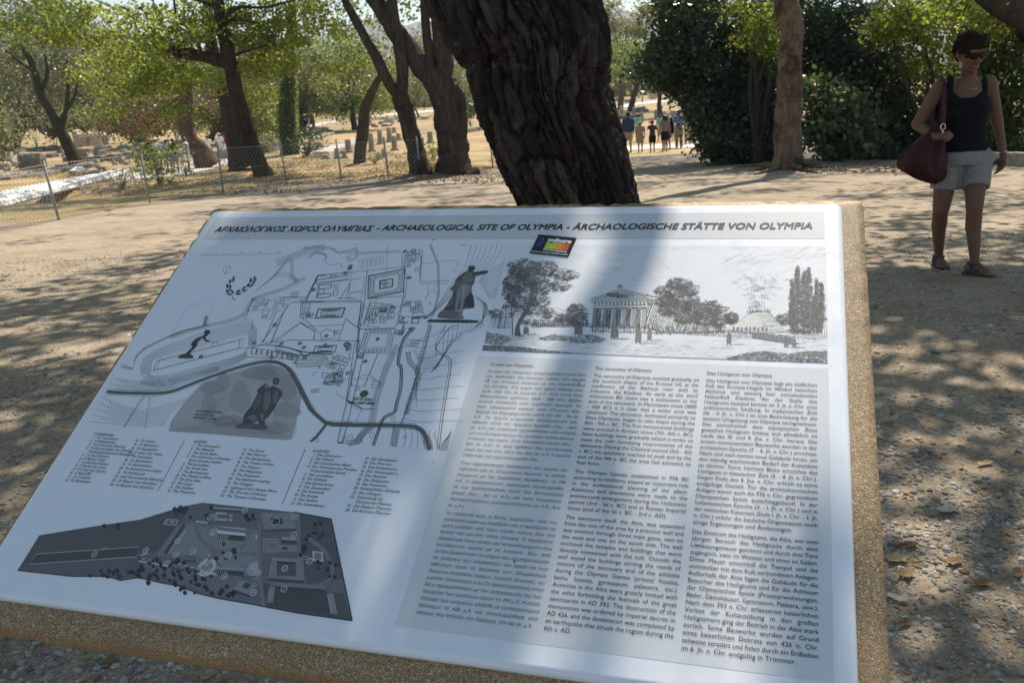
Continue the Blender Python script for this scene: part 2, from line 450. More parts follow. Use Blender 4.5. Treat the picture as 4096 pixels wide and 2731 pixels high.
def strips(ch, step, bold):
    key = (ch, step, bold)
    if key in STR: return STR[key]
    adv, segs = glyph(ch); R = []; thin = -bold if bold < 0 else 0; bold = max(bold, 0)
    if segs:
        ys = [p[1] for s in segs for p in s]; y0 = min(ys)-bold; y1 = max(ys)+bold
        n = max(1, int(math.ceil((y1-y0)/step))); h = (y1-y0)/n
        for k in range(n):
            yc = y0+(k+.5)*h
            if bold:
                iv = []
                for dy in (-bold, -bold*.5, 0, bold*.5, bold):
                    e = math.sqrt(max(0, 1-(dy/bold)**2))*bold*0.9+bold*.15
                    iv += [(a-e, c+e) for a, c in intervals(segs, yc+dy)]
                iv = union(iv)
            else: iv = [(a, c) for a, c in intervals(segs, yc)]
            if thin: iv = [(a+thin, c-thin) if c-a > 3*thin else (a, c) for a, c in iv]
            for a, c in iv:
                if c-a > 1e-4: R.append((a, c, y0+k*h, y0+(k+1)*h))
        # merge vertically identical strips (stems)
        R.sort(key=lambda r: (round(r[0], 3), round(r[1], 3), r[2])); M_ = []
        for r in R:
            if M_ and abs(M_[-1][0]-r[0]) < .003 and abs(M_[-1][1]-r[1]) < .003 and abs(M_[-1][3]-r[2]) < 1e-5: M_[-1] = (M_[-1][0], M_[-1][1], M_[-1][2], r[3])
            else: M_.append(r)
        R = M_
    STR[key] = (adv, np.array(R).reshape(-1, 4)); return STR[key]
class Txt:
    def __init__(s, w=0.0009): s.Q = []; s.C = []; s.w = w
    def width(s, t, step=.035): return sum(strips(ch, step, 0)[0] for ch in t)
    def put(s, t, u, v, size, step=.035, bold=0, shear=0, xs=1.0, c=.025, frame=None):
        x = 0.0
        for ch in t:
            adv, R = strips(ch, step, bold)
            if len(R):
                a, e, y0, y1 = R.T
                q = np.stack([np.stack([(x+a+shear*y0)*xs, y0], 1), np.stack([(x+e+shear*y0)*xs, y0], 1),
                              np.stack([(x+e+shear*y1)*xs, y1], 1), np.stack([(x+a+shear*y1)*xs, y1], 1)], 1)*size
                if frame is None: q = q+np.array([u, v])
                else: q = np.array(frame[0])+q[..., :1]*np.array(frame[1])+q[..., 1:]*np.array(frame[2])
                s.Q.append(q); s.C += [c]*len(q)
            x += adv
        return x*xs*size
    def fit(s, t, u0, u1, v, size, **k):     # stretch evenly to a width
        w = s.width(t)*size; s.put(t, u0, v, size, xs=(u1-u0)/w, **k)
    def just(s, t, u0, u1, v, size, last=False, **k):
        ws = t.split(); W_ = [s.width(x)*size for x in ws]; sp = glyph(' ')[0]*size; nat = sum(W_)+sp*(len(ws)-1)
        xs = 1.0
        if not last and len(ws) > 1:
            g = (u1-u0-sum(W_))/(len(ws)-1)
            if g < sp*.9: xs = (u1-u0)/(sum(W_)+sp*.9*(len(ws)-1)); g = sp*.9*xs
        else:
            g = sp
            if nat > u1-u0: xs = (u1-u0)/nat; g = sp*xs
        u = u0
        for x, w_ in zip(ws, W_): s.put(x, u, v, size, xs=xs, **k); u += w_*xs+g
    def build(s, name, parent=None):
        q = np.concatenate(s.Q); n = len(q); V = q.reshape(-1, 2)
        W = OBw+V[:, :1]*D1w+V[:, 1:2]*D2w+s.w*NDw
        return mesh(name, W, np.arange(4*n).reshape(n, 4), MATS['print_ink'], parent or panel, fcol=np.array(s.C, np.float32))
G1 = """Το ιερό της Ολυμπίας αναπτύχθηκε στους νότι-|ους πρόποδες του Κρονίου λόφου, στη συμβο-|λή του ποταμού Αλφειού με τον παραπόταμό|του Κλάδεο. Στο χώρο του ιερού υπήρχε οικι-|σμός από την 3η χιλιετία π.Χ., ενώ κατά τους|Μυκηναϊκούς χρόνους (I600 - II00 π.Χ.) βεβαι-|ώνεται κατοίκηση στην ευρύτερη περιοχή. Το|ιερό, αφιερωμένο κυρίως στον Ολύμπιο Δία,|άρχισε να διαμορφώνεται κατά τον I0ο - 9ο αι.|π.Χ. Τα πρώτα μνημειακά οικοδομήματα κτί-|σθηκαν κατά την Αρχαϊκή περίοδο (7ος - 6ος|αι. π.Χ.) και σταδιακά προστέθηκαν νέα κτήρια|για να εξυπηρετήσουν τις συνεχώς αυξανόμενες|ανάγκες του ιερού. Στην Κλασσική εποχή (5ος -|4ος αι. π.Χ.) το ιερό έφθασε στη μεγαλύτερη|ακμή του και στα τέλη του 4ου αι. π.Χ. ο χώρος|απέκτησε την οριστική μορφή του."""
G2 = """Στην αρχιτεκτονική διάρθρωση του χώρου συ-|νέβαλαν και οι Ολυμπιακοί Αγώνες, οι οποίοι,|σύμφωνα με την παράδοση, ιδρύθηκαν το 776|π.Χ. Η αρχιτεκτονική οργάνωση συμπληρώθη-|κε και τροποποιήθηκε κατά την Ελληνιστική|εποχή (3ος - Iος αι. π.Χ.) και τους Ρωμαϊκούς|Αυτοκρατορικούς χρόνους (τέλη Iου αι. π.Χ.- 3ος|αι. μ.Χ.)."""
G3 = """Το καθαυτό ιερό, η Άλτις, χωριζόταν από τον|υπόλοιπο χώρο με περίβολο και η πρόσβαση σε|αυτή γινόταν από τρεις κύριες πύλες, δύο στη|δυτική και μία στη νότια πλευρά. Ο περίβολος|περιέκλειε τους ναούς και τα οικοδομήματα που|συνδέονταν άμεσα με τη λατρεία. Έξω από|αυτόν βρίσκονταν τα κτήρια που εξυπηρετούσαν|τις ανάγκες των επισκεπτών του ιερού και των|αθλητών κατά τη διάρκεια των Ολυμπιακών|Αγώνων (κατοικίες ιερέων, λουτρά, ξενώνες, γυ-|μνάσιο, παλαίστρα, κ.ά.) Οι δραστηριότητες στην|Άλτι περιορίσθηκαν με την απαγόρευση της λει-|τουργίας των μεγάλων ιερών το 393 μ.Χ. Η κατα-|στροφή των μνημείων επήλθε με αυτοκρατορικό|διάταγμα το 426 μ.Χ. και ολοκληρώθηκε από|σεισμό, που έπληξε την περιοχή, τον 6ο αι. μ.Χ."""
E1 = """The sanctuary of Olympia evolved gradually on|the southern slopes of the Kronos hill, at the|confluence of the Alpheus river with its|tributary, the Kladeus. As early as the third|millennium BC there was a settlement in the|area of the sanctuary. In Mycenaean times (I600|- II00 BC) it is clear that a wider area was|inhabited. The sanctuary, dedicated primarily to|Zeus Olympios, began to take shape during the|I0th - 9th c. BC. The first monumental buildings|were erected in Archaic times (7th -6th c. BC).|New buildings were gradually added in order to|meet the ever increasing requirements of the|sanctuary. During the Classical period (5th - 4th|c. BC) the sanctuary reached its peak and by the|end of the 4th c. BC the area had achieved its|final form."""
E2 = """The Olympic Games, established in 776 BC|according to tradition, played an important role|in the architectural planning of the place.|Additions and alterations were made to the|architectural arrangement during the Hellenistic|period (3rd - Ist c. BC) and in Roman Imperial|times (end of the Ist c. BC - 3rd c. AD)."""
E3 = """The sanctuary itself, the Altis, was separated|from the rest of the area by a precinct wall and|was entered through three main gates, two on|the west and one on the south side. The wall|enclosed the temples and buildings that were|directly connected with the cult. Outside the|wall stood the buildings serving the needs of|visitors of the sanctuary and of the athletes|during the Olympic Games (priests' houses,|baths, hostels, gymnasium, palaestra, etc.).|Activities in the Altis were greatly limited with|the edict forbidding the festivals of the great|sanctuaries in AD 393. The destruction of the|monuments was ordered by imperial decree in|AD 426, and the devastation was completed by|an earthquake that struck the region during the|6th c. AD."""
D_1 = """Das Heiligtum von Olympia liegt am südlichen|Fuß des Kronos-Hügels im Winkel zwischen|Alpheios und seinem hier einmündenden|Nebenfluß Kladeos. An der Stelle des|Heiligtums bestand bereits im 3. Jt. v. Chr. eine|prähistorische Siedlung. In mykenischer Zeit|(I6. - II. Jh. v. Chr.) ist eine Besiedelung für die|weitere Umgebung von Olympia nachgewiesen.|Das vornehmlich dem olympischen Zeus|geweihte Heiligtum bildete sich allmählich im|Laufe des I0. und 9. Jhs. v. Chr. heraus. Die|ersten monumentalen Bauwerke wurden in der|archaischen Epoche (7. - 6. Jh. v. Chr.) errichtet.|Nach und nach kamen neue Gebäude hinzu, um|den ständig wachsenden Bedarf der Kultstätte|zu decken. Seine höchste Blüte erreichte das|Heiligtum in klassischer Zeit (5. - 4. Jh. v. Chr.).|Gegen Ende des 4. Jhs. v. Chr. erhielt es seine|endgültige Gestalt. Für die architektonischen|Anlagen waren auch die 776 v. Chr. gegründeten|Olympischen Spiele ausschlaggebend. In der|hellenistischen Epoche (3. - I. Jh. v. Chr.) und in|der römischen Kaiserzeit (Ende I. Jh. v. Chr. - 3. Jh.|n. Chr.) erfuhr die bauliche Organisation noch|einige Ergänzungen und Änderungen."""
D_2 = """Das Zentrum des Heiligtums, die Altis, war vom|übrigen Bereich des Heiligtums durch eine|Umfassungsmauer getrennt und durch drei Tore|zugänglich, zwei im Westen und eines im Süden.|Diese Mauer umschloß die Tempel und die|unmittelbar mit dem Kult verbundenen Anlagen.|Außerhalb der Altis lagen die Gebäude für die|Besucher des Heiligtums und für die Athleten|der Olympischen Spiele (Priesterwohnungen,|Bäder, Gästehäuser, Gymnasion, Palästra, usw.).|Nach dem 393 n. Chr. erlassenen kaiserlichen|Verbot der Kultausübung in den großen|Heiligtümern ging der Betrieb in der Altis stark|zurück. Seine Bauwerke wurden auf Grund|eines kaiserlichen Dekrets von 426 n. Chr.|teilweise zerstört und fielen durch ein Erdbeben|im 6. Jh. n. Chr. endgültig in Trümmer."""
bg1 = Ink(0.0002)
bg1.poly([(-.5947, -.0272), (.5567, -.0272), (.5567, -.0930), (-.5947, -.0930)], (.55, .575, .61), lift=.0002)
bg1.build('heading_band')
bg2 = Ink(0.0002)
bg2.poly([(.0398, -.3629), (.5588, -.3629), (.5588, -.8087), (.0398, -.8087)], (.62, .645, .68), lift=.0002)
bg2.build('text_background')
hd = Txt()
hd.fit('ΑΡΧΑΙΟΛΟΓΙΚΟΣ ΧΩΡΟΣ ΟΛΥΜΠΙΑΣ', -.5781, -.2405, -.0712, .0212, step=.018, bold=.024, shear=.2)
hd.fit('- ARCHAEOLOGICAL SITE OF OLYMPIA - ÄRCHAOLOGISCHE STÄTTE VON OLYMPIA', -.2330, .5375, -.0690, .0212, step=.018, bold=.024, shear=.2)
hd.build('heading_text')
def column(name, u0, u1, title, vt, paras, shear=0, size=.0081):
    t = Txt(); t.put(title, u0, vt, size, shear=shear)
    for txt, va, vb in paras:
        L = txt.split('|')
        for i, ln in enumerate(L):
            t.just(ln, u0, u1, va+(vb-va)*i/(len(L)-1), size, last=(i == len(L)-1), shear=shear, bold=(-.009 if shear else 0))
    t.build(name)
column('body_text', .0628, .2192, 'Το ιερό της Ολυμπίας', -.3817, [(G1, -.3953, -.5504), (G2, -.5641, -.6334), (G3, -.6462, -.7896)], shear=.2, size=.0069)
column('body_text', .2288, .3832, 'The sanctuary of Olympia', -.3815, [(E1, -.3955, -.5505), (E2, -.5649, -.6226), (E3, -.6364, -.7901)])
column('body_text', .3928, .5435, 'Das Heiligtum von Olympia', -.3822, [(D_1, -.3959, -.6273), (D_2, -.6412, -.7933)])
lg = Txt()
def legend(u0, un, uN2, head, items, items2, v0, v1, w0, w1, ind=.012):
    s = .0064
    lg.put(head, u0, v0+.0066, s, shear=.2)
    n = len(items)
    for i, it in enumerate(items):
        v_ = v0+(v1-v0)*i/(n-1); a, b_ = it.split('~')
        if a: lg.put(a, un+.0065-lg.width(a)*s, v_, s, shear=.2)
        lg.put(b_, un+.0095, v_, s, shear=.2)
    n = len(items2)
    for i, it in enumerate(items2):
        v_ = w0+(w1-w0)*i/(n-1); a, b_ = it.split('~')
        if a: lg.put(a, uN2+.0065-lg.width(a)*s, v_, s, shear=.2)
        lg.put(b_, uN2+.0095, v_, s, shear=.2)
legend(-.568, -.568, -.4836, 'ΥΠΟΜΝΗΜΑ', ['I.~Το Γυμνάσιον', '2.~Η Παλαίστρα', '3.~Τα Ελληνικά Λουτρά', '4.~Το Εργαστήριο του Φειδία/', '~Παλαιοχριστιανική Βασιλική', '5.~Το Λεωνιδαίον', '6.~Η Νότια Στοά', '7.~Το Βουλευτήριον', '8.~Ο Ναός του Διός', '9.~Η Στοά της Ηχούς', 'I0.~Η Κρυπτή', 'II.~Το Στάδιον', 'I2.~Οι θησαυροί'],
       ['I3.~Οι Ζάνες', 'I4.~Το Μητρώον', 'I5.~Το Νυμφαίον', 'I6.~Ο ναός της Ήρας', 'I7.~Το Πελόπιον', 'I8.~Το Φιλιππείον', 'I9.~Το Πρυτανείον', '20.~Το Νοτιοδυτικό κτήριο', '2I.~Το Οκτάγωνο', '22.~Αφή Ολυμπιακής Φλόγας', '23.~Οι θέρμες του Κλαδέου', '24.~Οι θέρμες του Κρονίου'], -.5668, -.6480, -.5666, -.6487)
legend(-.3798, -.380, -.2875, 'LEGEND', ['I.~The Gymnasium', '2.~The Palaestra', '3.~The Greek Baths', '4.~The Workshop of Pheidias/', '~Early Christian basilica', '5.~The Leonidaion', '6.~The South Stoa', '7.~The Bouleuterion', '8.~The Temple of Zeus', '9.~The Echo Stoa', 'I0.~The Crypt', 'II.~The Stadium', 'I2.~The Treasuries'],
       ['I3.~The Zanes', 'I4.~The Metroon', 'I5.~The Nymphaeum', 'I6.~The Temple of Hera', 'I7.~The Pelopion', 'I8.~The Philippeion', 'I9.~The Prytaneion', '20.~The Southwest buiding', '2I.~The Octagon', '22.~Lighting of the Olympic Flame', '23.~The Thermes of Kladeus', '24.~The Thermes of Kronion'], -.5672, -.6503, -.5692, -.6505)
legend(-.1718, -.1715, -.0835, 'LEGENDE', ['I.~Das Gymnasion', '2.~Die Palästra', '3.~Die Griechischen Bäder', '4.~Die Werkstatt des Pheidias/', '~Frühchristliche Kirche', '5.~Das Leonidaion', '6.~Die Südhalle', '7.~Das Bouleuterion', '8.~Der Zeustempel', '9.~Die Echohalle', 'I0.~Die Krypta', 'II.~Das Stadion', 'I2.~Die Schatzhäuser'],
       ['I3.~Die Zanesbasen', 'I4.~Das Metroon', 'I5.~Das Nymphaeum', 'I6.~Der Heratempel u.', 'I7.~Das Pelopion', 'I8.~Das Philippeion', 'I9.~Das Prytaneion', '20.~Südwestliches Gebäude', '2I.~Das Oktogon', '22.~Entzündung der', '~Olympischen Flamme', '23.~Die Kladeos-Thermen', '24.~Die Kronion-Thermen'], -.5684, -.6525, -.5684, -.6552)
lg.build('legend_text')
sp_ = Ink(0.0005); sp_.line([(-.3966, -.5566), (-.3959, -.6511)], .0008, .03); sp_.build('legend_divider')
sp_ = Ink(0.0005); sp_.line([(-.1851, -.5572), (-.1841, -.6531)], .0008, .03); sp_.build('legend_divider')
# ================================================================ the printed plan of the site
K_ = .085
def leafshape(k, cx, cy, L, wd, ang):
    a = math.radians(ang); pts = []
    for t in np.linspace(0, 1, 7): pts.append((t*L-L/2, math.sin(math.pi*t)*wd/2))
    for t in np.linspace(1, 0, 7)[1:-1]: pts.append((t*L-L/2, -math.sin(math.pi*t)*wd/2))
    return T(k, [(cx+x*math.cos(a)-y*math.sin(a), cy+x*math.sin(a)+y*math.cos(a)) for x, y in pts])
mp = Ink(0.0004)
def ml(k, pts, wd=.0009, c=K_, closed=False, n=0):
    p = T(k, pts)
    if n: p = spline(np.array(p), n)
    mp.line(p, wd*.85, c, closed)
def quad(k, q, wd=.0009, c=K_, nx=0, ny=0):
    ml(k, q, wd, c, closed=True); q = np.array(q, float)
    for i in range(1, nx): t = i/nx; ml(k, [q[0]+(q[1]-q[0])*t, q[3]+(q[2]-q[3])*t], wd*.8, c)
    for j in range(1, ny): t = j/ny; ml(k, [q[0]+(q[3]-q[0])*t, q[1]+(q[2]-q[1])*t], wd*.8, c)
def inset(q, f, g=None):
    q = np.array(q, float); c = q.mean(0); return c+(q-c)*f
def messy(k, q, n, seed, wd=.0008, c=K_):
    """irregular rooms inside a quadrangle"""
    r = random.Random(seed); q = np.array(q, float)
    def pt(s, t): return (q[0]*(1-s)+q[1]*s)*(1-t)+(q[3]*(1-s)+q[2]*s)*t
    def split(s0, s1, t0, t1, d):
        if d == 0 or r.random() < .12:
            if r.random() < .85: ml(k, [pt(s0, t0), pt(s1, t0), pt(s1, t1), pt(s0, t1)], wd, c, closed=True)
            return
        f = r.uniform(.35, .65)
        if (s1-s0) > (t1-t0)*r.uniform(.7, 1.4): split(s0, s0+(s1-s0)*f, t0, t1, d-1); split(s0+(s1-s0)*f, s1, t0, t1, d-1)
        else: split(s0, s1, t0, t0+(t1-t0)*f, d-1); split(s0, s1, t0+(t1-t0)*f, t1, d-1)
    split(0, 1, 0, 1, n)
def dots(k, a, b, n, wd=4, c=K_):
    a = np.array(a, float); b = np.array(b, float)
    for i in range(n+1):
        p = a+(b-a)*i/n; mp.poly(T(k, [p+[-wd/2, -wd/2], p+[wd/2, -wd/2], p+[wd/2, wd/2], p+[-wd/2, wd/2]]), c)
def bundle(k, pts, n, gap, wd=.0006, c=.16, jit=3, m=26, seed=1):
    p = spline(np.array(pts, float), m); t = np.gradient(p, axis=0); t /= np.linalg.norm(t, axis=1)[:, None]; nn = np.column_stack([-t[:, 1], t[:, 0]])
    r = np.random.default_rng(seed)
    for i in range(n):
        o = (i-(n-1)/2)*gap; w = np.interp(np.arange(m), np.linspace(0, m-1, 7), r.uniform(-jit, jit, 7))
        ml(k, p+nn*(o+w)[:, None], wd, c)
# scale bar, north sign, laurel wreath
ml('A', [(1105, 524), (1740, 516)], .0007, .05)
for x in range(6): ml('A', [(1105+127*x, 524-1.6*x), (1106+127*x, 514-1.6*x)], .0006, .05)
ml('A', [(1325+33*math.cos(a), 652+34*math.sin(a)) for a in np.linspace(0, 6.28, 15)], .0006, .1); ml('A', [(1303, 690), (1350, 610)], .0007, .08)
for cx, cy, L, w_, an in [(1383, 722, 34, 14, -62), (1352, 753, 40, 17, -75), (1380, 745, 44, 13, -42), (1328, 795, 44, 19, 80), (1353, 798, 40, 18, -80), (1325, 838, 42, 17, 55), (1350, 828, 36, 14, -60), (1372, 845, 44, 17, 65),
        (1344, 866, 50, 15, 10), (1565, 722, 40, 14, -55), (1532, 745, 44, 20, -85), (1568, 745, 50, 13, -40), (1510, 785, 44, 19, -60), (1535, 792, 54, 14, -28), (1472, 812, 50, 17, -40), (1478, 835, 56, 14, -22),
        (1420, 840, 54, 15, -35), (1425, 862, 60, 14, -8), (1555, 768, 40, 12, -30)]:
    mp.poly(leafshape('A', cx, cy, L, w_, an), .03)
ml('A', [(1372, 880), (1370, 900), (1385, 912), (1402, 914)], .0013, .03); ml('A', [(1400, 870), (1460, 822), (1540, 750), (1572, 718)], .0008, .03); ml('A', [(1368, 868), (1330, 820), (1340, 770), (1385, 720)], .0008, .03)
# far-left survey outlines
ml('A', [(835, 1235), (985, 968), (1215, 915), (1150, 1135), (835, 1235)], .0006, .3)
mp.poly(T('A', [(1132, 1056), (1160, 1052), (1142, 1134), (1113, 1136)]), .3)
for i in range(5): ml('C', [(430-6*i, 350+7*i), (480, 372+6*i), (525, 380), (545, 300-4*i), (620, 225-5*i), (760, 150-4*i), (960, 60-2*i), (1200, 5-3*i)], .0005, .22, n=24)
bundle('A', [(820, 1245), (1000, 1180), (1200, 1130), (1330, 1100), (1420, 1070), (1480, 1030), (1530, 940), (1600, 890), (1760, 840), (1880, 790), (2010, 720)], 4, 8, seed=2)
bundle('A', [(1750, 590), (1850, 560), (1940, 520), (2050, 480), (2178, 462)], 7, 9, seed=3)
bundle('A', [(1740, 700), (1790, 690), (1860, 700), (1930, 760)], 3, 14, seed=4); bundle('A', [(1880, 560), (1895, 640), (1890, 700), (1940, 755)], 3, 12, seed=5)
bundle('B', [(20, 470), (150, 455), (280, 470), (330, 505), (430, 490), (490, 470), (520, 510), (640, 500), (760, 500), (880, 490)], 3, 9, seed=6)
for i in range(4): ml('B', [(60+12*i, 560-8*i), (130, 500+6*i), (230, 520+4*i), (215, 580), (280, 610), (345, 600), (370, 640)], .0006, .2, n=22)
for i in range(3): ml('B', [(430+14*i, 500+10*i), (490-8*i, 490+10*i), (500-6*i, 540), (440, 580-10*i), (400+14*i, 550)], .0006, .2, n=20, closed=True)
for i in range(7): ml('A', [(1560+36*i, 850-26*i), (1600+30*i, 815-24*i), (1650+30*i, 780-30*i), (1705+28*i, 755-38*i)], .0006, .2, n=10)
# stadium with its embankments
st = [(705, 408), (735, 322), (1518, 124), (1500, 200)]
quad('C', st, .0013); ml('C', [(757, 318), (735, 400)], .0008); ml('C', [(1478, 134), (1468, 210)], .0008)
for i in range(9):
    o = 14*i+16
    ml('C', [(690-o*.75, 425+o*.2), (700-o*.8, 360-o*.2), (745-o*.3, 300-o*.5), (1150, 195-o), (1490+o*.1, 100-o*.95), (1540+o*.65, 95-o*.5), (1545+o*.55, 190-o*.1)], .0005, .14, n=34)
for i in range(11): ml('C', [(650-7*i, 430+9*i), (720, 460+9*i), (900, 432+10*i), (1200, 350+9*i), (1450, 280+6*i), (1545, 228+6*i)], .0005, .14, n=30)
for i in range(10): ml('C', [(330-8*i+40*(i % 3), 470+18*i), (520, 500+12*i), (700, 505+11*i), (900, 470+10*i), (1100, 420+9*i), (1290, 365+8*i)][: 6 if i < 6 else 4], .0005, .16, n=26)
ml('C', [(1228, 182), (1232, 160), (1278, 150), (1276, 172)], .0014)
# grey road
def road(k, pts, wd, c=.13, n=60): mp.line(spline(np.array(T(k, pts)), n), wd, c)
road('C', [(283, 597), (440, 607), (700, 612), (860, 595), (1000, 545), (1200, 470), (1400, 400), (1600, 345), (1720, 328), (1830, 340), (1920, 400), (1990, 510), (2060, 650), (2130, 770), (2240, 870)], .0062)
road('D', [(446, 870), (520, 888), (600, 893), (880, 895), (1100, 900), (1240, 910), (1310, 940), (1350, 1000), (1385, 1118)], .0066)
road('D', [(462, 885), (420, 940), (370, 1000), (320, 1044)], .0050)
for s in (-1, 1):
    ml('C', [(300, 597+s*22), (700, 612+s*26), (1000, 545+s*22), (1400, 400+s*22), (1720, 328+s*20), (1920+s*14, 400-s*12), (2060+s*20, 650-s*10), (2130+s*20, 770-s*16)], .0006, .08, n=44)
    ml('D', [(480, 884+s*22), (880, 895+s*22), (1240, 910+s*26), (1345+s*32, 1000), (1383+s*34, 1118)], .0007, .08, n=34)
# lower-left contours
for i in range(9): ml('C', [(240-14*i+90*(i % 2), 640+28*i), (330, 690+24*i), (480, 740+20*i), (620, 760+18*i), (800, 720+22*i), (1000-30*i, 660+30*i)], .0006, .14, n=30)
for i in range(2): ml('C', [(610+16*i, 635), (520+14*i, 770), (430+12*i, 920)], .0007, .12)
ml('C', [(672, 645), (650, 800), (625, 930)], .0006, .15)
# Kronos hill with relief tint
hill = [(838, 950), (868, 850), (980, 690), (1130, 530), (1340, 450), (1600, 372), (1740, 348), (1850, 372), (1950, 465), (2030, 650), (1990, 840), (1940, 1025), (1500, 1000), (1250, 978)]
hp = T('C', hill); mp.poly(hp, (.46, .47, .48), lift=.00028)
hc = np.array([(1560, 800)], float)
for (cx, cy, rx, ry, c) in [(1230, 560, 110, 60, .34), (1200, 690, 60, 120, .37), (1480, 640, 90, 150, .38), (1660, 430, 170, 60, .36), (1900, 560, 80, 120, .36), (1900, 760, 120, 70, .37), (1380, 860, 150, 60, .38), (1780, 920, 140, 60, .38), (1330, 500, 60, 80, .37)]:
    mp.poly(T('C', [(cx+rx*math.cos(a)*(1+.15*math.sin(3*a)), cy+ry*math.sin(a)) for a in np.linspace(0, 6.283, 18)[:-1]]), (c, c, c*1.02), lift=.0003+.00001*(cx % 7))
H0 = spline(np.array(hill+hill[:1], float), 60)
for i in range(26):
    f = 1-(i+.5)/27.5; c0 = np.array([1370, 800]) if i > 13 else np.array([1560, 780]); q = c0+(H0-c0)*f
    ph = i*.5; q = q+np.column_stack([np.sin(np.arange(60)*.6+ph), np.cos(np.arange(60)*.8+ph)])*7*(1-f)
    ml('C', q, .0004, .16)
for i in range(10): ml('C', [(1740+30*math.cos(a)*(i+1)*.5, 430+14*math.sin(a)*(i+1)*.5) for a in np.linspace(0, 6.28, 16)], .0004, .2)
for i in range(30): ml('C', [(850+36*i, 952+2.5*i), (865+33*i, 905-1.0*i), (890+31*i, 860-2*i)], .0004, .2)
# treasuries, echo stoa, nymphaeum
for i in range(9): q = [(1590+46*i, 205+7*i), (1628+46*i, 212+7*i), (1618+46*i, 262+7*i), (1580+46*i, 255+7*i)]; quad('C', q, .0010 if i % 3 else .0016, ny=2 if i % 2 else 0)
dots('C', (1545, 280), (1950, 300), 34, 4); ml('C', [(1545, 288), (1950, 306)], .0007)
ml('C', [(1520, 215), (1690, 178), (1890, 200), (2010, 240), (2050, 275), (2100, 262), (2110, 245), (2240, 262)], .0018, n=26)
ml('D', [(0, 188), (110, 202), (230, 235), (330, 252), (520, 262)], .0026); ml('D', [(228, 240), (240, 268), (275, 280), (310, 262), (318, 245)], .0016, n=10)
for i in range(11): q = [(8+20*i, 215+5*i), (22+20*i, 219+5*i), (16+20*i, 248+5*i), (2+20*i, 244+5*i)]; quad('D', q, .0010)
ml('B', [(0, 1265), (520, 1272)], .0011); ml('C', [(1700, 165), (1930, 135), (2240, 140)], .0011)
bundle('D', [(120, 290), (240, 290), (380, 285), (450, 300), (420, 340), (300, 350), (180, 350)], 6, 10, seed=8, c=.14)
for i in range(6): ml('D', [(150+5*i, 345), (175+i*4, 335-5*i), (200-i*2, 348)], .0006, .12)
# Altis walls and squares
ml('A', [(2178, 930), (1885, 935), (1850, 980), (1620, 1295)], .0012); ml('A', [(1700, 1288), (1960, 1115), (2090, 1185), (2085, 1262)], .0009)
ml('A', [(1740, 1285), (1960, 1118)], .0008); quad('A', [(1760, 1005), (1825, 1010), (1710, 1290), (1640, 1285)], .0010); dots('A', (1822, 1020), (1700, 1285), 26, 5)
ml('A', [(1470, 1090), (1545, 1088), (1545, 1180)], .0008); ml('A', [(1470, 1085), (1520, 1000)], .0008)
messy('A', [(1560, 900), (1690, 905), (1640, 1000), (1505, 1015)], 5, 1); messy('A', [(1690, 915), (1790, 920), (1760, 990), (1660, 990)], 3, 2); messy('A', [(1640, 1010), (1740, 1000), (1700, 1085), (1620, 1085)], 5, 3)
messy('A', [(1800, 895), (1860, 895), (1845, 985), (1780, 990)], 3, 4); quad('A', [(1895, 850), (1950, 848), (1930, 900), (1880, 895)], .0010, nx=3)
ml('A', [(1765, 895), (1860, 890), (2010, 890)], .0011); ml('A', [(2010, 905), (2070, 790), (2110, 705), (2178, 700)], .0012)
ml('B', [(0, 925), (535, 925), (530, 1000), (500, 1150)], .0011); ml('B', [(0, 938), (520, 934)], .0007); dots('B', (0, 912), (60, 910), 8, 5)
# temple of Zeus
tz = [(162, 995), (392, 985), (362, 1064), (134, 1072)]
quad('B', tz, .0008)
for a, b_, n_ in ((tz[0], tz[1], 13), (tz[1], tz[2], 6), (tz[2], tz[3], 13), (tz[3], tz[0], 6)): dots('B', a, b_, n_, 11)
quad('B', inset(tz, .68), .0022); quad('B', inset(tz, .46), .0012, nx=4)
messy('B', [(10, 945), (95, 945), (60, 1075), (0, 1075)], 4, 9, c=.1); messy('B', [(60, 1020), (120, 1030), (110, 1070), (50, 1068)], 3, 10)
ml('B', [(20, 1075), (80, 1115), (165, 1200)], .0008); ml('B', [(70, 1145), (375, 1130)], .0008); ml('B', [(130, 1190), (120, 1262)], .0008); ml('B', [(395, 1090), (335, 1268)], .0010); ml('B', [(0, 1105), (130, 1190)], .0013)
# pelopion pentagon
ml('B', [(175, 1205), (225, 1168), (300, 1190), (302, 1245), (190, 1262)], .0010, closed=True); messy('B', [(300, 1180), (345, 1178), (335, 1210), (295, 1212)], 2, 6)
# heraion, philippeion, prytaneion
th = [(135, 1318), (320, 1310), (305, 1368), (118, 1370)]
quad('B', th, .0008)
for a, b_, n_ in ((th[0], th[1], 15), (th[1], th[2], 5), (th[2], th[3], 15), (th[3], th[0], 5)): dots('B', a, b_, n_, 8)
quad('B', inset(th, .66), .0020); quad('B', inset(th, .45), .0008)
for r in (29, 21, 11): ml('B', [(412+r*1.05*math.cos(a), 1307+r*.8*math.sin(a)) for a in np.linspace(0, 6.28, 18)], .0018 if r != 21 else .0008)
messy('B', [(300, 1385), (440, 1430), (370, 1540), (222, 1500)], 5, 12, wd=.0010); ml('B', [(455, 1310), (430, 1400), (440, 1430)], .0009)
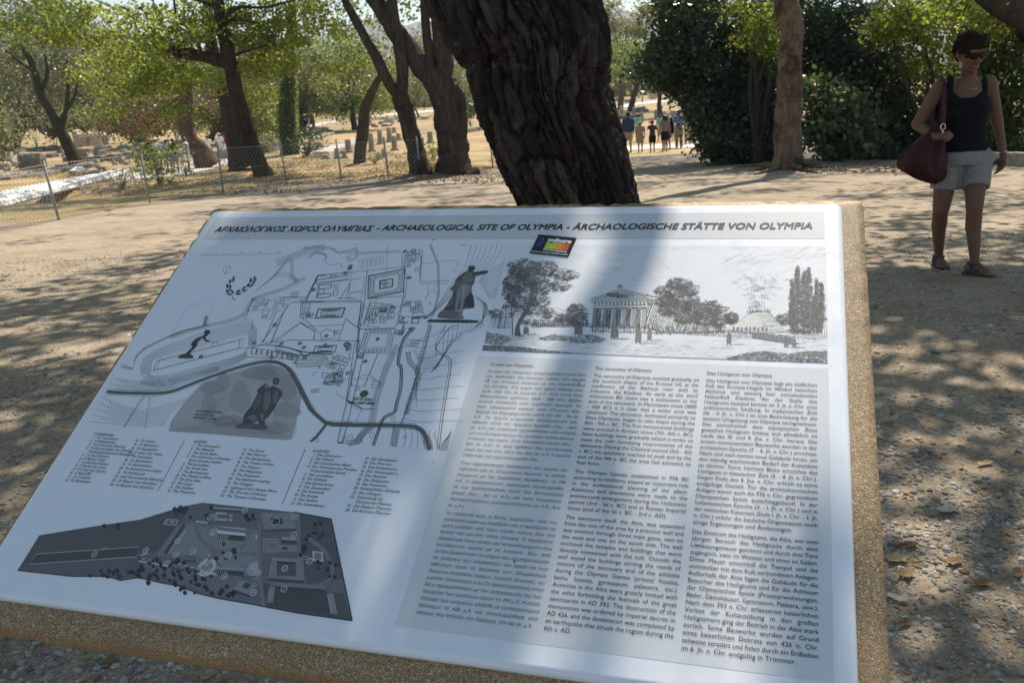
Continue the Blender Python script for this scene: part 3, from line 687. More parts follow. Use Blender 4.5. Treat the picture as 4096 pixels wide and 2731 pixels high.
# bouleuterion, south stoa, south-east building
quad('B', [(145, 740), (432, 700), (425, 738), (138, 775)], .0020); dots('B', (160, 762), (418, 728), 26, 4); ml('B', [(262, 720), (268, 706), (310, 700), (316, 712)], .0016)
for dy in (0, 78): ml('B', [(162-dy*.1, 788+dy), (255-dy*.1, 780+dy), (276-dy*.1, 792+dy), (255-dy*.15, 812+dy), (158-dy*.12, 820+dy)], .0018, closed=True, n=20); 
quad('B', [(168, 822), (212, 818), (205, 866), (160, 870)], .0012); quad('B', [(300, 785), (334, 782), (330, 808), (298, 810)], .0012); quad('B', [(296, 828), (328, 824), (322, 876), (288, 880)], .0012)
ml('B', [(158, 705), (55, 920)], .0018); ml('B', [(170, 780), (140, 890)], .0010); ml('B', [(145, 712), (455, 680), (400, 915)], .0008); ml('B', [(418, 800), (340, 915)], .0010); ml('B', [(150, 700), (905, 628)], .0010)
messy('B', [(440, 745), (565, 712), (550, 830), (425, 850)], 6, 14, wd=.0009); quad('B', [(438, 855), (550, 842), (535, 910), (425, 912)], .0008); dots('B', (330, 900), (480, 898), 14, 6)
ml('B', [(585, 660), (565, 925), (520, 1168), (500, 1390)], .0010); ml('B', [(535, 920), (510, 1170), (490, 1385)], .0014); ml('B', [(548, 925), (528, 1150)], .0007); ml('B', [(395, 1075), (520, 1168), (825, 1160)], .0014)
mp.poly(T('B', [(425, 612), (462, 608), (448, 652), (412, 656)]), .16)
for i in range(6): quad('B', [(518+38*i, 562-6*i), (542+38*i, 558-6*i), (534+38*i, 640-6*i), (510+38*i, 644-6*i)], .0006, .2)
ml('B', [(762, 440), (758, 690)], .0006, .2)
# leonidaion
Lq = [(600, 705), (915, 645), (900, 845), (592, 902)]
quad('B', Lq, .0022); quad('B', inset(Lq, .9), .0010); quad('B', inset(Lq, .68), .0009); quad('B', inset(Lq, .36), .0024); quad('B', inset(Lq, .31), .0008)
Lo, Li = inset(Lq, .9), inset(Lq, .68)
for e in range(4):
    for i in range(1, 11): t = i/11; ml('B', [Lo[e]*(1-t)+Lo[(e+1) % 4]*t, Li[e]*(1-t)+Li[(e+1) % 4]*t], .0008)
for (rx, ry) in ((34, 20), (22, 13), (8, 8)): ml('B', [(742+rx*math.cos(a)*(1+.25*math.cos(4*a)), 775+ry*math.sin(a)*(1+.25*math.cos(4*a))) for a in np.linspace(0, 6.28, 26)], .0007)
dots('B', (600, 890), (880, 840), 22, 5); ml('B', [(585, 905), (900, 880), (880, 960)], .0010)
ml('B', [(905, 628), (908, 660), (905, 900), (870, 1050), (830, 1160)], .0010); messy('B', [(620, 900), (680, 895), (660, 925), (600, 930)], 2, 31)
# thermae top right, outbuildings
messy('B', [(925, 500), (1045, 478), (1030, 570), (910, 585)], 5, 16, wd=.0010); ml('B', [(990+16*math.cos(a), 485+18*math.sin(a)) for a in np.linspace(0, 6.28, 9)], .0014); ml('B', [(892, 500), (888, 640)], .0008); ml('B', [(892, 595), (1010, 580)], .0012)
messy('B', [(905, 610), (970, 602), (960, 625), (900, 630)], 2, 17, wd=.0010); quad('B', [(1010, 635), (1058, 630), (1052, 668), (1005, 668)], .0009, nx=2)
ml('B', [(1052, 480), (1068, 480), (1050, 700), (1058, 755), (1300, 750)], .0008, .1); ml('B', [(1040, 480), (1055, 560), (1040, 760), (1060, 775), (1290, 775)], .0007, .12)
ml('B', [(1130, 432), (1200, 610), (1205, 870), (1150, 1060), (1130, 1110), (1000, 1568)], .0010, .07); ml('B', [(1142, 432), (1212, 612), (1216, 870), (1162, 1060)], .0006, .1)
ml('B', [(1050, 530), (1080, 600), (1200, 580), (1320, 570), (1385, 600), (1335, 655), (1378, 672)], .0006, .15, n=24); ml('B', [(920, 640), (930, 800), (915, 900)], .0006, .15)
ml('B', [(1110, 795), (1115, 860), (1090, 910), (1150, 830), (1200, 870)], .0006, .15, n=16)
# workshop of Pheidias, baths, priests' houses
messy('B', [(612, 940), (810, 945), (790, 990), (600, 1000)], 3, 18, wd=.0010); messy('B', [(600, 1000), (690, 985), (660, 1120), (560, 1125)], 4, 19, wd=.0012); quad('B', [(605, 1045), (670, 1040), (650, 1085), (585, 1090)], .0016)
messy('B', [(700, 985), (835, 985), (815, 1022), (692, 1022)], 3, 20, wd=.0016); messy('B', [(700, 1035), (765, 1035), (745, 1120), (680, 1120)], 4, 21); quad('B', [(775, 1030), (830, 1030), (815, 1080), (760, 1080)], .0010); ml('B', [(790+14*math.cos(a), 1062+12*math.sin(a)) for a in np.linspace(0, 6.28, 12)], .0010)
ml('B', [(555, 990), (880, 970)], .0009); ml('B', [(610, 940), (545, 1140), (690, 1150)], .0010); ml('B', [(880, 970), (850, 1060), (970, 1060)], .0010)
messy('B', [(905, 930), (1055, 920), (1070, 1010), (890, 1035)], 6, 22, wd=.0009); messy('B', [(985, 1030), (1080, 1020), (1050, 1075), (970, 1080)], 5, 23, wd=.0011); quad('B', [(985, 1075), (1040, 1072), (1030, 1118), (968, 1118)], .0022)
messy('B', [(865, 1055), (910, 1060), (900, 1120), (845, 1120)], 4, 24, wd=.0012); messy('B', [(850, 1115), (945, 1105), (890, 1225), (830, 1215)], 5, 25, wd=.0010)
# palaestra and gymnasium
Pq = [(573, 1175), (828, 1170), (785, 1362), (512, 1370)]
quad('B', Pq, .0012); quad('B', inset(Pq, .80), .0012); Pi = inset(Pq, .66)
for e in range(4): dots('B', Pi[e], Pi[(e+1) % 4], 16, 4); 
for e in range(4):
    for i in range(1, 7): t = i/7; Po, Pn = np.array(Pq, float), inset(Pq, .80); ml('B', [Po[e]*(1-t)+Po[(e+1) % 4]*t, Pn[e]*(1-t)+Pn[(e+1) % 4]*t], .0009)
quad('B', inset(Pq, .62), .0005, .2)
ml('D', [(920, 265), (800, 548), (685, 540), (690, 400)], .0012); ml('D', [(740, 250), (560, 1050), (608, 1050), (800, 255)], .0012); ml('D', [(565, 1053), (610, 1053)], .0030)
dots('D', (725, 330), (590, 1040), 46, 4); ml('D', [(760, 250), (1070, 255)], .0009); quad('D', [(738, 268), (798, 262), (790, 298), (732, 300)], .0012, ny=4)
ml('D', [(640, 670), (780, 748)], .0022); ml('D', [(720, 150), (700, 260), (640, 670)], .0010); ml('D', [(765, 130), (745, 250)], .0008)
# thermae of Kronion and lower structures
messy('D', [(470, 430), (610, 420), (600, 500), (440, 520)], 5, 27, wd=.0011); quad('D', [(540, 445), (585, 440), (580, 482), (532, 486)], .0018); quad('D', [(530, 432), (605, 425), (595, 500), (515, 505)], .0010)
messy('D', [(425, 425), (480, 430), (470, 470), (420, 470)], 3, 28, wd=.0012); messy('D', [(440, 490), (620, 500), (580, 550), (430, 530)], 4, 29, wd=.0011); quad('D', [(328, 580), (402, 572), (398, 598), (322, 602)], .0011, nx=3)
ml('D', [(340, 455), (350, 428), (385, 422)], .0011); quad('D', [(390, 375), (402, 370), (405, 385), (388, 386)], .0012)
quad('D', [(878, 508), (945, 505), (935, 560), (865, 562)], .0009, .1, ny=2); ml('D', [(750, 470), (830, 445), (880, 470), (960, 540)], .0007, .12, n=14); ml('D', [(600, 490), (860, 480), (900, 500)], .0007, .12)
ml('D', [(555, 585), (575, 630), (640, 670), (690, 720), (740, 748), (890, 748)], .0006, .12, n=18); ml('D', [(890, 750), (770, 760), (735, 860), (680, 875), (520, 875)], .0008, .12)
ml('D', [(740+22*math.cos(a), 573+12*math.sin(a)) for a in np.linspace(0, 6.28, 12)], .0006, .1)
# river beds
bundle('D', [(1250, 20), (1160, 120), (1120, 250), (1105, 350), (1130, 380), (1125, 560), (1090, 700), (1070, 780), (980, 830), (930, 940), (880, 1080)], 2, 20, seed=11, wd=.0012, c=.05, m=40)
bundle('D', [(1245, 20), (1155, 120), (1115, 250), (1100, 350), (1128, 380), (1120, 560), (1085, 700), (1065, 780), (975, 830), (925, 940), (875, 1080)], 4, 4, seed=12, wd=.0005, c=.14, jit=2.5, m=60)
bundle('D', [(1100, 180), (1060, 260), (1000, 380), (960, 500), (910, 640), (880, 800), (860, 880), (780, 980), (730, 1060)], 7, 9, seed=13, wd=.0005, c=.13, m=40)
bundle('D', [(1400, 0), (1330, 260), (1290, 400), (1250, 520), (1200, 700), (1130, 890)], 2, 10, seed=14, wd=.0009, c=.07, jit=1); bundle('D', [(1190, 240), (1210, 330), (1280, 420), (1260, 560), (1200, 700), (1180, 800)], 6, 9, seed=15, c=.14, m=36)
bundle('D', [(1090, 920), (1075, 1000), (1060, 1090)], 8, 8, seed=16, c=.12); bundle('D', [(880, 910), (800, 960), (740, 1030), (650, 1070)], 6, 9, seed=17, c=.13)
ml('D', [(1650, 0), (1560, 30), (1450, 190), (1470, 240), (1560, 290), (1580, 350), (1550, 560), (1510, 800), (1470, 1120)], .0011, .05, n=44); ml('D', [(1530, 0), (1445, 150), (1450, 245), (1530, 290), (1560, 350), (1530, 560), (1490, 800), (1450, 1120)], .0008, .06, n=44)
for i in range(9): ml('D', [(1290-i*16, 120+90*i), (1400-12*i, 100+96*i), (1480+5*i, 60+100*i), (1660+14*(i % 3), 20+105*i)], .0006, .12, n=20)
for i in range(6): ml('D', [(1230+10*i, 230+14*i), (1330, 240+20*i), (1450, 240+30*i), (1400-14*i, 290+30*i), (1300-8*i, 330+46*i), (1270, 430+60*i)], .0005, .15, n=22)
for i in range(7): ml('B', [(1500+44*i, 432), (1470+44*i, 520), (1430+34*i, 640), (1290+20*i, 820), (1200+10*i, 960), (1080+6*i, 1080)][: 6 if i < 5 else 4], .0006, .12, n=30)
for i in range(13): ml('B', [(1560+6*i, 760+9*i), (1600+4*i, 700+16*i), (1680, 640+22*i), (1785-6*i, 580+24*i)], .0006, .12, n=14)
for i in range(6): ml('B', [(1520+12*i, 880+16*i), (1560+10*i, 900+10*i), (1600+6*i, 960), (1590+5*i, 1060), (1600-30*i, 1150+12*i)], .0006, .12, n=18)
for i in range(7): ml('B', [(1500-40*i, 1120+6*i), (1460-36*i, 1180+30*i), (1350-16*i, 1230+30*i), (1280-20*i, 1340+30*i), (1200-10*i, 1500+8*i)], .0006, .14, n=22)
for i in range(6): ml('D', [(1480+12*i, 1124), (1500+14*i, 1060-14*i), (1552+6*i, 1005-12*i)], .0007, .08, n=8)
for i in range(6): ml('D', [(1150+60*i, 920+6*i), (1180+50*i, 980), (1150+64*i, 1100)], .0006, .12, n=9)
for (x, y, r) in ((865, 985, 26), (1060, 840, 22), (1160, 1000, 14), (380, 1030, 18), (780, 1045, 9)): ml('D', [(x+r*.7*math.cos(a), y+r*math.sin(a)) for a in np.linspace(0, 6.28, 10)], .0006, .1)
messy('D', [(610, 1000), (760, 960), (740, 1060), (600, 1060)], 3, 40, wd=.0007); ml('B', [(1408, 430), (1412, 448)], .0012); ml('B', [(1412, 440), (1455, 436)], .0009)
mp.build('site_plan')
# numbered discs
nm = Ink(0.0008); nt_ = Txt(w=.0011)
def disc(k, x, y, s, r=17):
    cx, cy = T(k, [(x, y)])[0]; px_, _ = T(k, [(x+r, y)])[0]; R_ = abs(px_-cx); nm.circle(cx, cy, R_, (.10, .11, .07), n=14)
    z = R_*1.25; nt_.put(s, cx-nt_.width(s)*z/2, cy-z*.34, z, bold=.03, c=(.6), shear=.15)
for k, x, y, s in [('B', 570, 1450, '1'), ('B', 677, 1255, '2'), ('B', 963, 1168, '3'), ('B', 808, 976, '4'), ('B', 948, 722, '5'), ('B', 395, 682, '6'), ('B', 120, 827, '7'), ('B', 78, 1048, '8'), ('A', 1741, 1133, '9'), ('A', 1565, 1290, '10'),
        ('A', 1098, 1408, '11'), ('A', 1715, 1416, '12'), ('A', 1798, 1298, '13'), ('A', 1960, 1295, '14'), ('A', 2000, 1420, '15'), ('B', 221, 1307, '16'), ('B', 230, 1227, '17'), ('B', 416, 1346, '18'), ('B', 285, 1470, '19'), ('A', 1555, 910, '20'),
        ('B', 915, 494, '21'), ('B', 34, 1328, '22'), ('B', 1084, 1062, '23'), ('D', 651, 432, '24')]: disc(k, x, y, s)
nm.circle(*T('D', [(799, 617)])[0], .0068, (.10, .11, .055), n=24)
nm.build('number_disc')['kind'] = 'stuff'; nt_.build('disc_number')['kind'] = 'stuff'
lt = Txt(w=.0011)
lt.fit('ΕΙΣΤΕ ΕΔΩ', -.1409, -.1082, -.4620, .0066, bold=.028, shear=.2, step=.02); lt.fit('YOU ARE HERE', -.1478, -.1018, -.4692, .0066, bold=.028, shear=.2, step=.02)
for s, y in (('π. Κλαδέος', 1268), ('r.  Kladeas', 1292), ('fl. Kladeas', 1316)): u, v = T('B', [(932-(y-1268)*.35, y+6)])[0]; lt.put(s, u, v, .0054, bold=.006, shear=.2)
for s, y in (('ΚΡΟΝΙΟΣ ΛΟΦΟΣ', 780), ('KRONIOS HILL', 810), ('KRONIOS HÜGEL', 838)): u, v = T('C', [(1085-(y-780)*.5, y)])[0]; lt.put(s, u, v, .0056, bold=.006, shear=.2)
u, v = T('A', [(1750, 512)])[0]; lt.put('200 m', u, v, .004, shear=.2)
for i, s in enumerate(('0', '50', '100', '150')): u, v = T('A', [(1135+150*i, 512-2*i)])[0]; lt.put(s, u, v, .004, shear=.2)
lt.build('map_lettering')

# ================================================================ bronze and marble figures printed over the plan
def figure(name, k, parts_):
    f = Ink(0.0007)
    for pts, c in parts_:
        q = np.array(T(k, pts)); c = c*.85+.035; f.poly(q, (c, c*1.02, c*1.06)) if len(pts) < 4 else f.poly(spline(np.vstack([q, q[:1]]), len(q)*4)[:-1], (c, c*1.02, c*1.06))
    f.build(name)
figure('printed_bronze_diver', 'C', [([(920, 298), (945, 270), (990, 262), (1030, 262), (1055, 275), (1052, 299)], .05),
    ([(1165, 78), (1150, 98), (1110, 112), (1078, 130), (1050, 158), (1042, 178), (1050, 200), (1020, 230), (985, 266), (1004, 268), (1030, 262), (1040, 240), (1078, 205), (1096, 175), (1104, 150), (1140, 118), (1155, 130), (1170, 148), (1208, 153), (1212, 146), (1185, 135), (1168, 112), (1178, 98)], .03),
    ([(1158, 66), (1170, 48), (1195, 45), (1212, 55), (1210, 72), (1196, 84), (1188, 94), (1170, 90)], .03)])
figure('printed_marble_pair', 'C', [([(1445, 908), (1490, 880), (1600, 882), (1722, 900), (1700, 936), (1560, 930), (1450, 922)], .10),
    ([(1765, 545), (1800, 556), (1850, 590), (1856, 630), (1815, 690), (1790, 745), (1740, 815), (1700, 850), (1705, 895), (1650, 885), (1640, 860), (1590, 880), (1508, 880), (1520, 800), (1570, 740), (1600, 690), (1640, 602), (1625, 590), (1690, 535), (1715, 522), (1740, 560)], .06),
    ([(1770, 500), (1785, 478), (1815, 474), (1832, 488), (1828, 520), (1806, 540), (1780, 530)], .06), ([(1785, 498), (1800, 490), (1815, 500), (1812, 525), (1795, 535)], .13), ([(1700, 545), (1715, 528), (1735, 540), (1732, 562), (1710, 570)], .2),
    ([(1700, 610), (1740, 590), (1755, 640), (1745, 720), (1700, 780), (1690, 720)], .15), ([(1640, 640), (1665, 620), (1660, 700), (1610, 760), (1600, 740)], .12), ([(1790, 590), (1825, 600), (1820, 660), (1780, 720), (1775, 650)], .14), ([(1540, 830), (1600, 800), (1640, 840), (1590, 860)], .16), ([(1665, 790), (1690, 800), (1685, 860), (1668, 850)], .2)])
figure('printed_bronze_archer', 'B', [([(1130, 1090), (1140, 1086), (1517, 1092), (1512, 1115), (1128, 1108)], .03), ([(1205, 1040), (1240, 1010), (1380, 1012), (1420, 1060), (1410, 1082), (1210, 1072)], .14),
    ([(1465, 645), (1470, 625), (1495, 617), (1520, 625), (1524, 642), (1505, 665), (1470, 668)], .04),
    ([(1465, 665), (1520, 672), (1560, 668), (1628, 660), (1632, 682), (1560, 700), (1525, 712), (1518, 765), (1500, 790), (1495, 850), (1510, 880), (1520, 960), (1510, 985), (1440, 990), (1420, 1000), (1250, 1005), (1262, 985), (1320, 900), (1335, 830), (1305, 830), (1340, 790), (1360, 740), (1400, 700), (1440, 672)], .055),
    ([(1480, 675), (1500, 682), (1510, 720), (1500, 765), (1410, 770), (1408, 740), (1430, 700)], .16), ([(1405, 775), (1490, 785), (1480, 850), (1440, 900), (1425, 960), (1410, 1060), (1385, 1060), (1395, 960), (1400, 890), (1385, 940), (1365, 1010), (1350, 1000), (1360, 900), (1372, 830)], .24), ([(1420, 800), (1440, 800), (1425, 900), (1412, 880)], .36), ([(1360, 760), (1395, 740), (1390, 800), (1350, 850), (1330, 820)], .13), ([(1290, 940), (1330, 880), (1340, 930), (1290, 985)], .12), ([(1450, 900), (1490, 880), (1505, 950), (1470, 975)], .02)])

# ================================================================ engraving of the sanctuary
en = Ink(0.0004); ER = random.Random(5)
def el(pts, wd=.0004, c=.07, n=0):
    c = c+.06; wd = wd*.9
    p = T('F', pts); en.line(spline(np.array(p), n) if n else p, wd, c)
eq = [(185, 305), (2128, 315), (2140, 1020), (45, 942)]
en.poly(T('F', eq), (.68, .71, .76), lift=.0002)
def foliage(cx, cy, rx, ry, n, s=11, dark=.5, c=.06):
    """curly leaf masses, denser towards the lower left"""
    for _ in range(n):
        a = ER.uniform(0, 6.283); r = math.sqrt(ER.random()); x, y = cx+rx*r*math.cos(a), cy+ry*r*math.sin(a)
        L = s*ER.uniform(.5, 1.3); b0 = ER.uniform(2.6, 4.2)
        sh = (x-cx)/rx*-.5+(y-cy)/ry*.5
        for k in range(2 if ER.random() < dark+sh*.6 else 1):
            pts = [(x+(L+k*3)*math.cos(b0+t), y+(L*.7+k*3)*math.sin(b0+t)) for t in (0, .8, 1.6, 2.4)]
            el(pts, .00045 if k else .00055, c+(.0 if sh > 0 else .08))
        if ER.random() < .25+sh*.4: el([(x-L*.6, y+L*.5), (x+L*.5, y+L*.3)], .0006, c)
def ehatch(poly, ang, sp, wd=.00045, c=.10, dash=.006): c = c+.05; wd = wd*.85; en.hatch(T('F', poly), ang, sp, wd, c, dash=dash)
# sky: long fine strokes and cloud curls
for _ in range(260):
    x = ER.uniform(260, 2080); y = 320+ER.random()**1.6*420; L = ER.uniform(20, 130)
    if 690 < x < 1560 and y > 560: continue
    el([(x, y), (x+L/2, y+ER.uniform(-5, 5)), (x+L, y+ER.uniform(-4, 4))], .00022, .42)
for _ in range(90): x = ER.uniform(560, 1250); y = ER.uniform(320, 520); el([(x, y), (x+12, y-9), (x+26, y-3), (x+34, y+7)], .00022, .45)
for i in range(70): x = ER.uniform(1480, 2110); y = 440-(x-1480)*.17+ER.uniform(-50, 60); el([(x, y), (x+60, y-28)], .00025, .36)
# smoke over the altar
for i in range(150): t = ER.random(); x = 1700+t*40+ER.gauss(0, 20+60*t); y = 720-t*220+ER.gauss(0, 12); el([(x-9, y), (x-3, y-9), (x+8, y-8), (x+12, y+2)], .0004, .22)
# distant hills
el([(60, 770), (160, 720), (300, 760), (430, 690), (520, 690), (600, 730), (690, 700)], .0005, .3, n=20); ehatch([(430, 700), (520, 690), (690, 740), (690, 790), (400, 790)], .05, .0035, .0003, .35)
# big tree on the left
for b_ in ([(228, 850), (226, 760), (222, 690), (235, 660)], [(255, 850), (262, 790), (300, 730), (330, 670), (345, 600), (330, 520), (290, 450)], [(330, 670), (380, 600), (440, 560), (520, 500)], [(345, 610), (420, 520), (430, 470)]): el(b_, .0035 if b_[0][0] == 255 else .0018, .10, n=18)
en.poly(T('F', [(240, 855), (246, 800), (268, 750), (300, 700), (330, 640), (352, 640), (330, 700), (300, 745), (270, 800), (278, 850), (300, 858)]), .12)
for a in [(290, 450, 95, 60, 330), (250, 545, 80, 60, 300), (430, 450, 75, 45, 190), (540, 490, 95, 34, 170), (330, 500, 80, 60, 240), (400, 560, 80, 50, 190), (520, 560, 70, 28, 100), (280, 630, 90, 60, 250), (390, 640, 70, 50, 170), (240, 690, 60, 50, 100), (350, 710, 60, 30, 80), (210, 600, 40, 50, 90)]:
    foliage(*a[:4], a[4], dark=.75 if a[0] < 420 and a[1] < 620 else .4)
# left stoa and victory column
ehatch([(100, 745), (220, 740), (215, 812), (95, 805)], math.pi/2-.1, .0028, .0008, .10); el([(95, 742), (235, 740)], .0012); el([(140, 812), (158, 700), (172, 690), (190, 700), (178, 812)], .0009); el([(165, 690), (175, 665), (195, 668), (185, 690)], .002)
ehatch([(150, 700), (168, 698), (160, 812), (140, 812)], 1.3, .0012, .0005, .1); foliage(130, 725, 50, 25, 60)
# mid-distance bushes, small column
foliage(440, 725, 40, 35, 90); foliage(520, 750, 40, 30, 60); foliage(620, 735, 62, 72, 330, dark=.7); foliage(560, 760, 70, 30, 90); foliage(400, 780, 110, 20, 90); el([(490, 790), (494, 712)], .0030, .3); ehatch([(483, 715), (500, 715), (497, 790), (480, 790)], 1.5, .0013, .0006, .1)
# temple of Zeus
ped = [(708, 638), (882, 572), (1060, 622), (1048, 640), (715, 650)]
en.poly(T('F', [(705, 640), (882, 570), (1200, 625), (1548, 685), (1525, 830), (1130, 830), (700, 815), (720, 690)]), (.66, .67, .67), lift=.00025)
ehatch([(1045, 655), (1530, 700), (1520, 832), (1110, 832), (1040, 800)], 1.45, .0022, .0011, .09)
ehatch([(1045, 625), (1200, 632), (1545, 690), (1530, 708), (1045, 668)], .05, .0016, .0008, .10)
el([(705, 632), (882, 572), (1048, 612), (1200, 632), (1548, 686)], .0014, .05); el([(712, 642), (882, 584), (1040, 622)], .0010, .05); el([(705, 640), (1052, 628)], .0012, .05); el([(706, 652), (1050, 642)], .0012, .05); el([(716, 690), (1040, 684)], .0014, .05); el([(716, 676), (1040, 668)], .0010, .05)
ehatch([(740, 632), (882, 588), (1010, 622)], 1.4, .0026, .0009, .10); foliage(880, 612, 80, 14, 60, s=8)
for i in range(14): x = 728+23*i; el([(x, 652), (x, 668)], .0022, .12)
el([(870, 566), (880, 545), (892, 566)], .003, .15); el([(862, 552), (880, 556), (898, 550)], .0012, .15); el([(1044, 606), (1052, 602)], .003, .12); el([(1396, 655), (1400, 636), (1410, 655)], .0024, .12)
for i, x in enumerate((712, 772, 832, 892, 952, 1012)):
    w_ = 30; q = [(x+6, 692), (x+w_, 690), (x+w_-4, 800), (x-4, 800)]
    en.poly(T('F', q), (.42, .43, .44)); ehatch(q, 1.45, .0011, .0005, .08, dash=None); el([(x+w_, 692), (x+w_-4, 800)], .0018, .04); el([(x, 690), (x+w_+4, 689)], .0018, .1)
for x in (742, 802, 862, 922, 982): ehatch([(x+2, 692), (x+26, 692), (x+20, 800), (x-2, 800)], 1.45, .0013, .0010, .04, dash=None)
el([(700, 802), (1050, 808), (1130, 830)], .0012, .1)
en.poly(T('F', [(1062, 752), (1090, 738), (1122, 752), (1118, 764), (1118, 815), (1060, 815)]), (.6, .6, .6)); ehatch([(1068, 766), (1112, 766), (1112, 815), (1066, 815)], 1.5, .0030, .0014, .06, dash=None); el([(1058, 760), (1090, 740), (1124, 760), (1058, 762)], .0010)
# trees in front of the temple flank
for a in [(1240, 545, 75, 38, 190), (1200, 590, 110, 40, 240), (1300, 580, 60, 40, 130), (1150, 650, 50, 30, 70), (1260, 640, 100, 60, 260), (1200, 700, 80, 45, 200), (1330, 690, 80, 50, 190), (1450, 690, 50, 45, 150), (1400, 750, 90, 50, 230), (1280, 760, 80, 30, 130), (1480, 760, 40, 50, 100), (1560, 750, 40, 35, 70)]:
    foliage(*a[:4], a[4], dark=.6)
el([(1232, 800), (1236, 740), (1250, 690)], .0030, .12); el([(1236, 745), (1210, 700)], .0016, .12)
# frieze of statues on the terrace
for _ in range(260): x = ER.uniform(700, 1510); y = 805-(0 if x < 1100 else -12)+ER.uniform(-28, 18); el([(x, y), (x+ER.uniform(-3, 3), y+ER.uniform(8, 20))], .0010, .10)
el([(700, 826), (1110, 838), (1330, 838), (1520, 828)], .0012, .12); ehatch([(1120, 820), (1240, 824), (1240, 838), (1120, 834)], 0, .002, .0005, .15)
ehatch([(1210, 838), (1500, 820), (1700, 836), (2130, 866), (2130, 880), (1700, 872), (1350, 852)], -.04, .0018, .0008, .13)
# great altar mound
mound = [(1530, 820), (1600, 770), (1650, 730), (1700, 712), (1780, 712), (1830, 760), (1890, 830), (1800, 838), (1640, 832)]
en.poly(T('F', mound), (.62, .63, .63)); ehatch([(1720, 718), (1790, 718), (1840, 765), (1890, 830), (1760, 832)], .03, .0012, .0007, .08); ehatch(mound, .05, .0030, .0004, .2); el(mound[:6], .0008, .12, n=24)
for _ in range(40): x = ER.uniform(1650, 1790); el([(x, 716), (x+2, ER.uniform(695, 708))], .0014, .12)
foliage(1560, 750, 40, 40, 100); foliage(1880, 760, 55, 35, 120)
# poplars and treasury on the right
for x, h0, w_ in ((1958, 455, 34), (2000, 480, 26), (2028, 465, 24), (1925, 540, 18), (2075, 530, 20), (2105, 550, 18), (2058, 640, 12)):
    for t in np.linspace(0, 1, 16): foliage(x+ER.uniform(-3, 3), h0+t*(820-h0)*.92, max(3, w_*math.sin(min(1, t*1.5+.12)*1.5)), 22, int(4+w_*.65), s=9, dark=.95)
    el([(x, 838), (x, 700)], .0016, .1)
ehatch([(2062, 770), (2138, 765), (2138, 850), (2062, 845)], 1.5, .0028, .0009, .10); el([(2050, 765), (2100, 750), (2140, 752)], .0014); ehatch([(2055, 752), (2138, 748), (2138, 770), (2055, 772)], 0, .0014, .0006, .1)
el([(1890, 835), (2140, 860)], .0010, .1); foliage(2000, 830, 110, 14, 130)
# figures
def man(x, y, h, c=.07):
    en.poly(T('F', [(x-.14*h, y-.78*h), (x+.02*h, y-.86*h), (x+.16*h, y-.76*h), (x+.2*h, y-.4*h), (x+.15*h, y), (x+.04*h, y), (x, y-.2*h), (x-.1*h, y), (x-.18*h, y), (x-.2*h, y-.4*h)]), (.22, .22, .23))
    en.poly(T('F', [(x+.06*h*math.cos(a), y-.93*h+.075*h*math.sin(a)) for a in np.linspace(0, 6.28, 9)[:-1]]), (.15, .15, .15)); 
    for k in range(3): el([(x+(k-1)*.09*h, y-.75*h), (x+(k-1)*.11*h, y-.1*h)], .0006, c)
    el([(x+h*.1, y), (x+h*1.1, y-2)], .0009, .2)
for x, y, h in ((840, 875, 80), (858, 872, 70), (992, 900, 100), (1060, 882, 72), (1542, 908, 78), (305, 848, 55), (318, 846, 50), (618, 852, 72), (642, 850, 66), (680, 790, 40), (1890, 925, 74), (1938, 928, 62), (1905, 905, 50)): man(x, y, h)
for i in range(46): x = 1690+i*5.2; man(x, 868+i*.75+ER.uniform(-3, 3), ER.uniform(34, 44))
for i in range(22): man(1560+i*10, 828+ER.uniform(-3, 3), 30)
for i in range(26): man(360+i*13, 800+ER.uniform(-3, 3), 26)
# foreground shade and ground strokes
for q, sp in ((([(70, 832), (180, 850), (230, 880), (160, 912), (60, 900)]), .0016), (([(380, 870), (480, 845), (600, 860), (720, 850), (800, 872), (760, 895), (640, 902), (520, 885), (420, 880)]), .0015),
              (([(50, 912), (240, 918), (420, 940), (680, 965), (440, 956), (45, 944)]), .0011), (([(1520, 990), (1640, 960), (1760, 945), (1900, 965), (2000, 950), (2138, 945), (2140, 1020), (1800, 1006), (1540, 996)]), .0013)):
    ehatch(q, -.03, sp, .0009, .07, dash=.010); ehatch(q, .10, sp*1.6, .0006, .10, dash=.006)
ehatch([(180, 850), (380, 840), (420, 870), (240, 885)], 0, .003, .0005, .15)
for _ in range(700): x = ER.uniform(100, 2130); y = ER.uniform(845, 1000); 
for _ in range(620):
    x = ER.uniform(70, 2120); y0 = 850+(x/2140)*30; y1 = 940+(x-45)/2100*76; y = y0+(y1-y0)*ER.random()**.8; L = ER.uniform(8, 60)
    if y < y1-3: el([(x, y), (min(x+L, 2136), y+ER.uniform(-2, 3))], .00028, .33)
sg = [(1910, 992), (1925, 985), (1918, 1000), (1950, 990), (1965, 998), (1985, 985), (2000, 998), (2030, 996), (2060, 1000), (2090, 1000)]
el(sg, .0007, .03, n=30)
el([(185, 305), (2128, 315), (2140, 1020)], .0003, .4); el([(45, 942), (2140, 1020)], .0010, .12); en.build('temple_engraving')

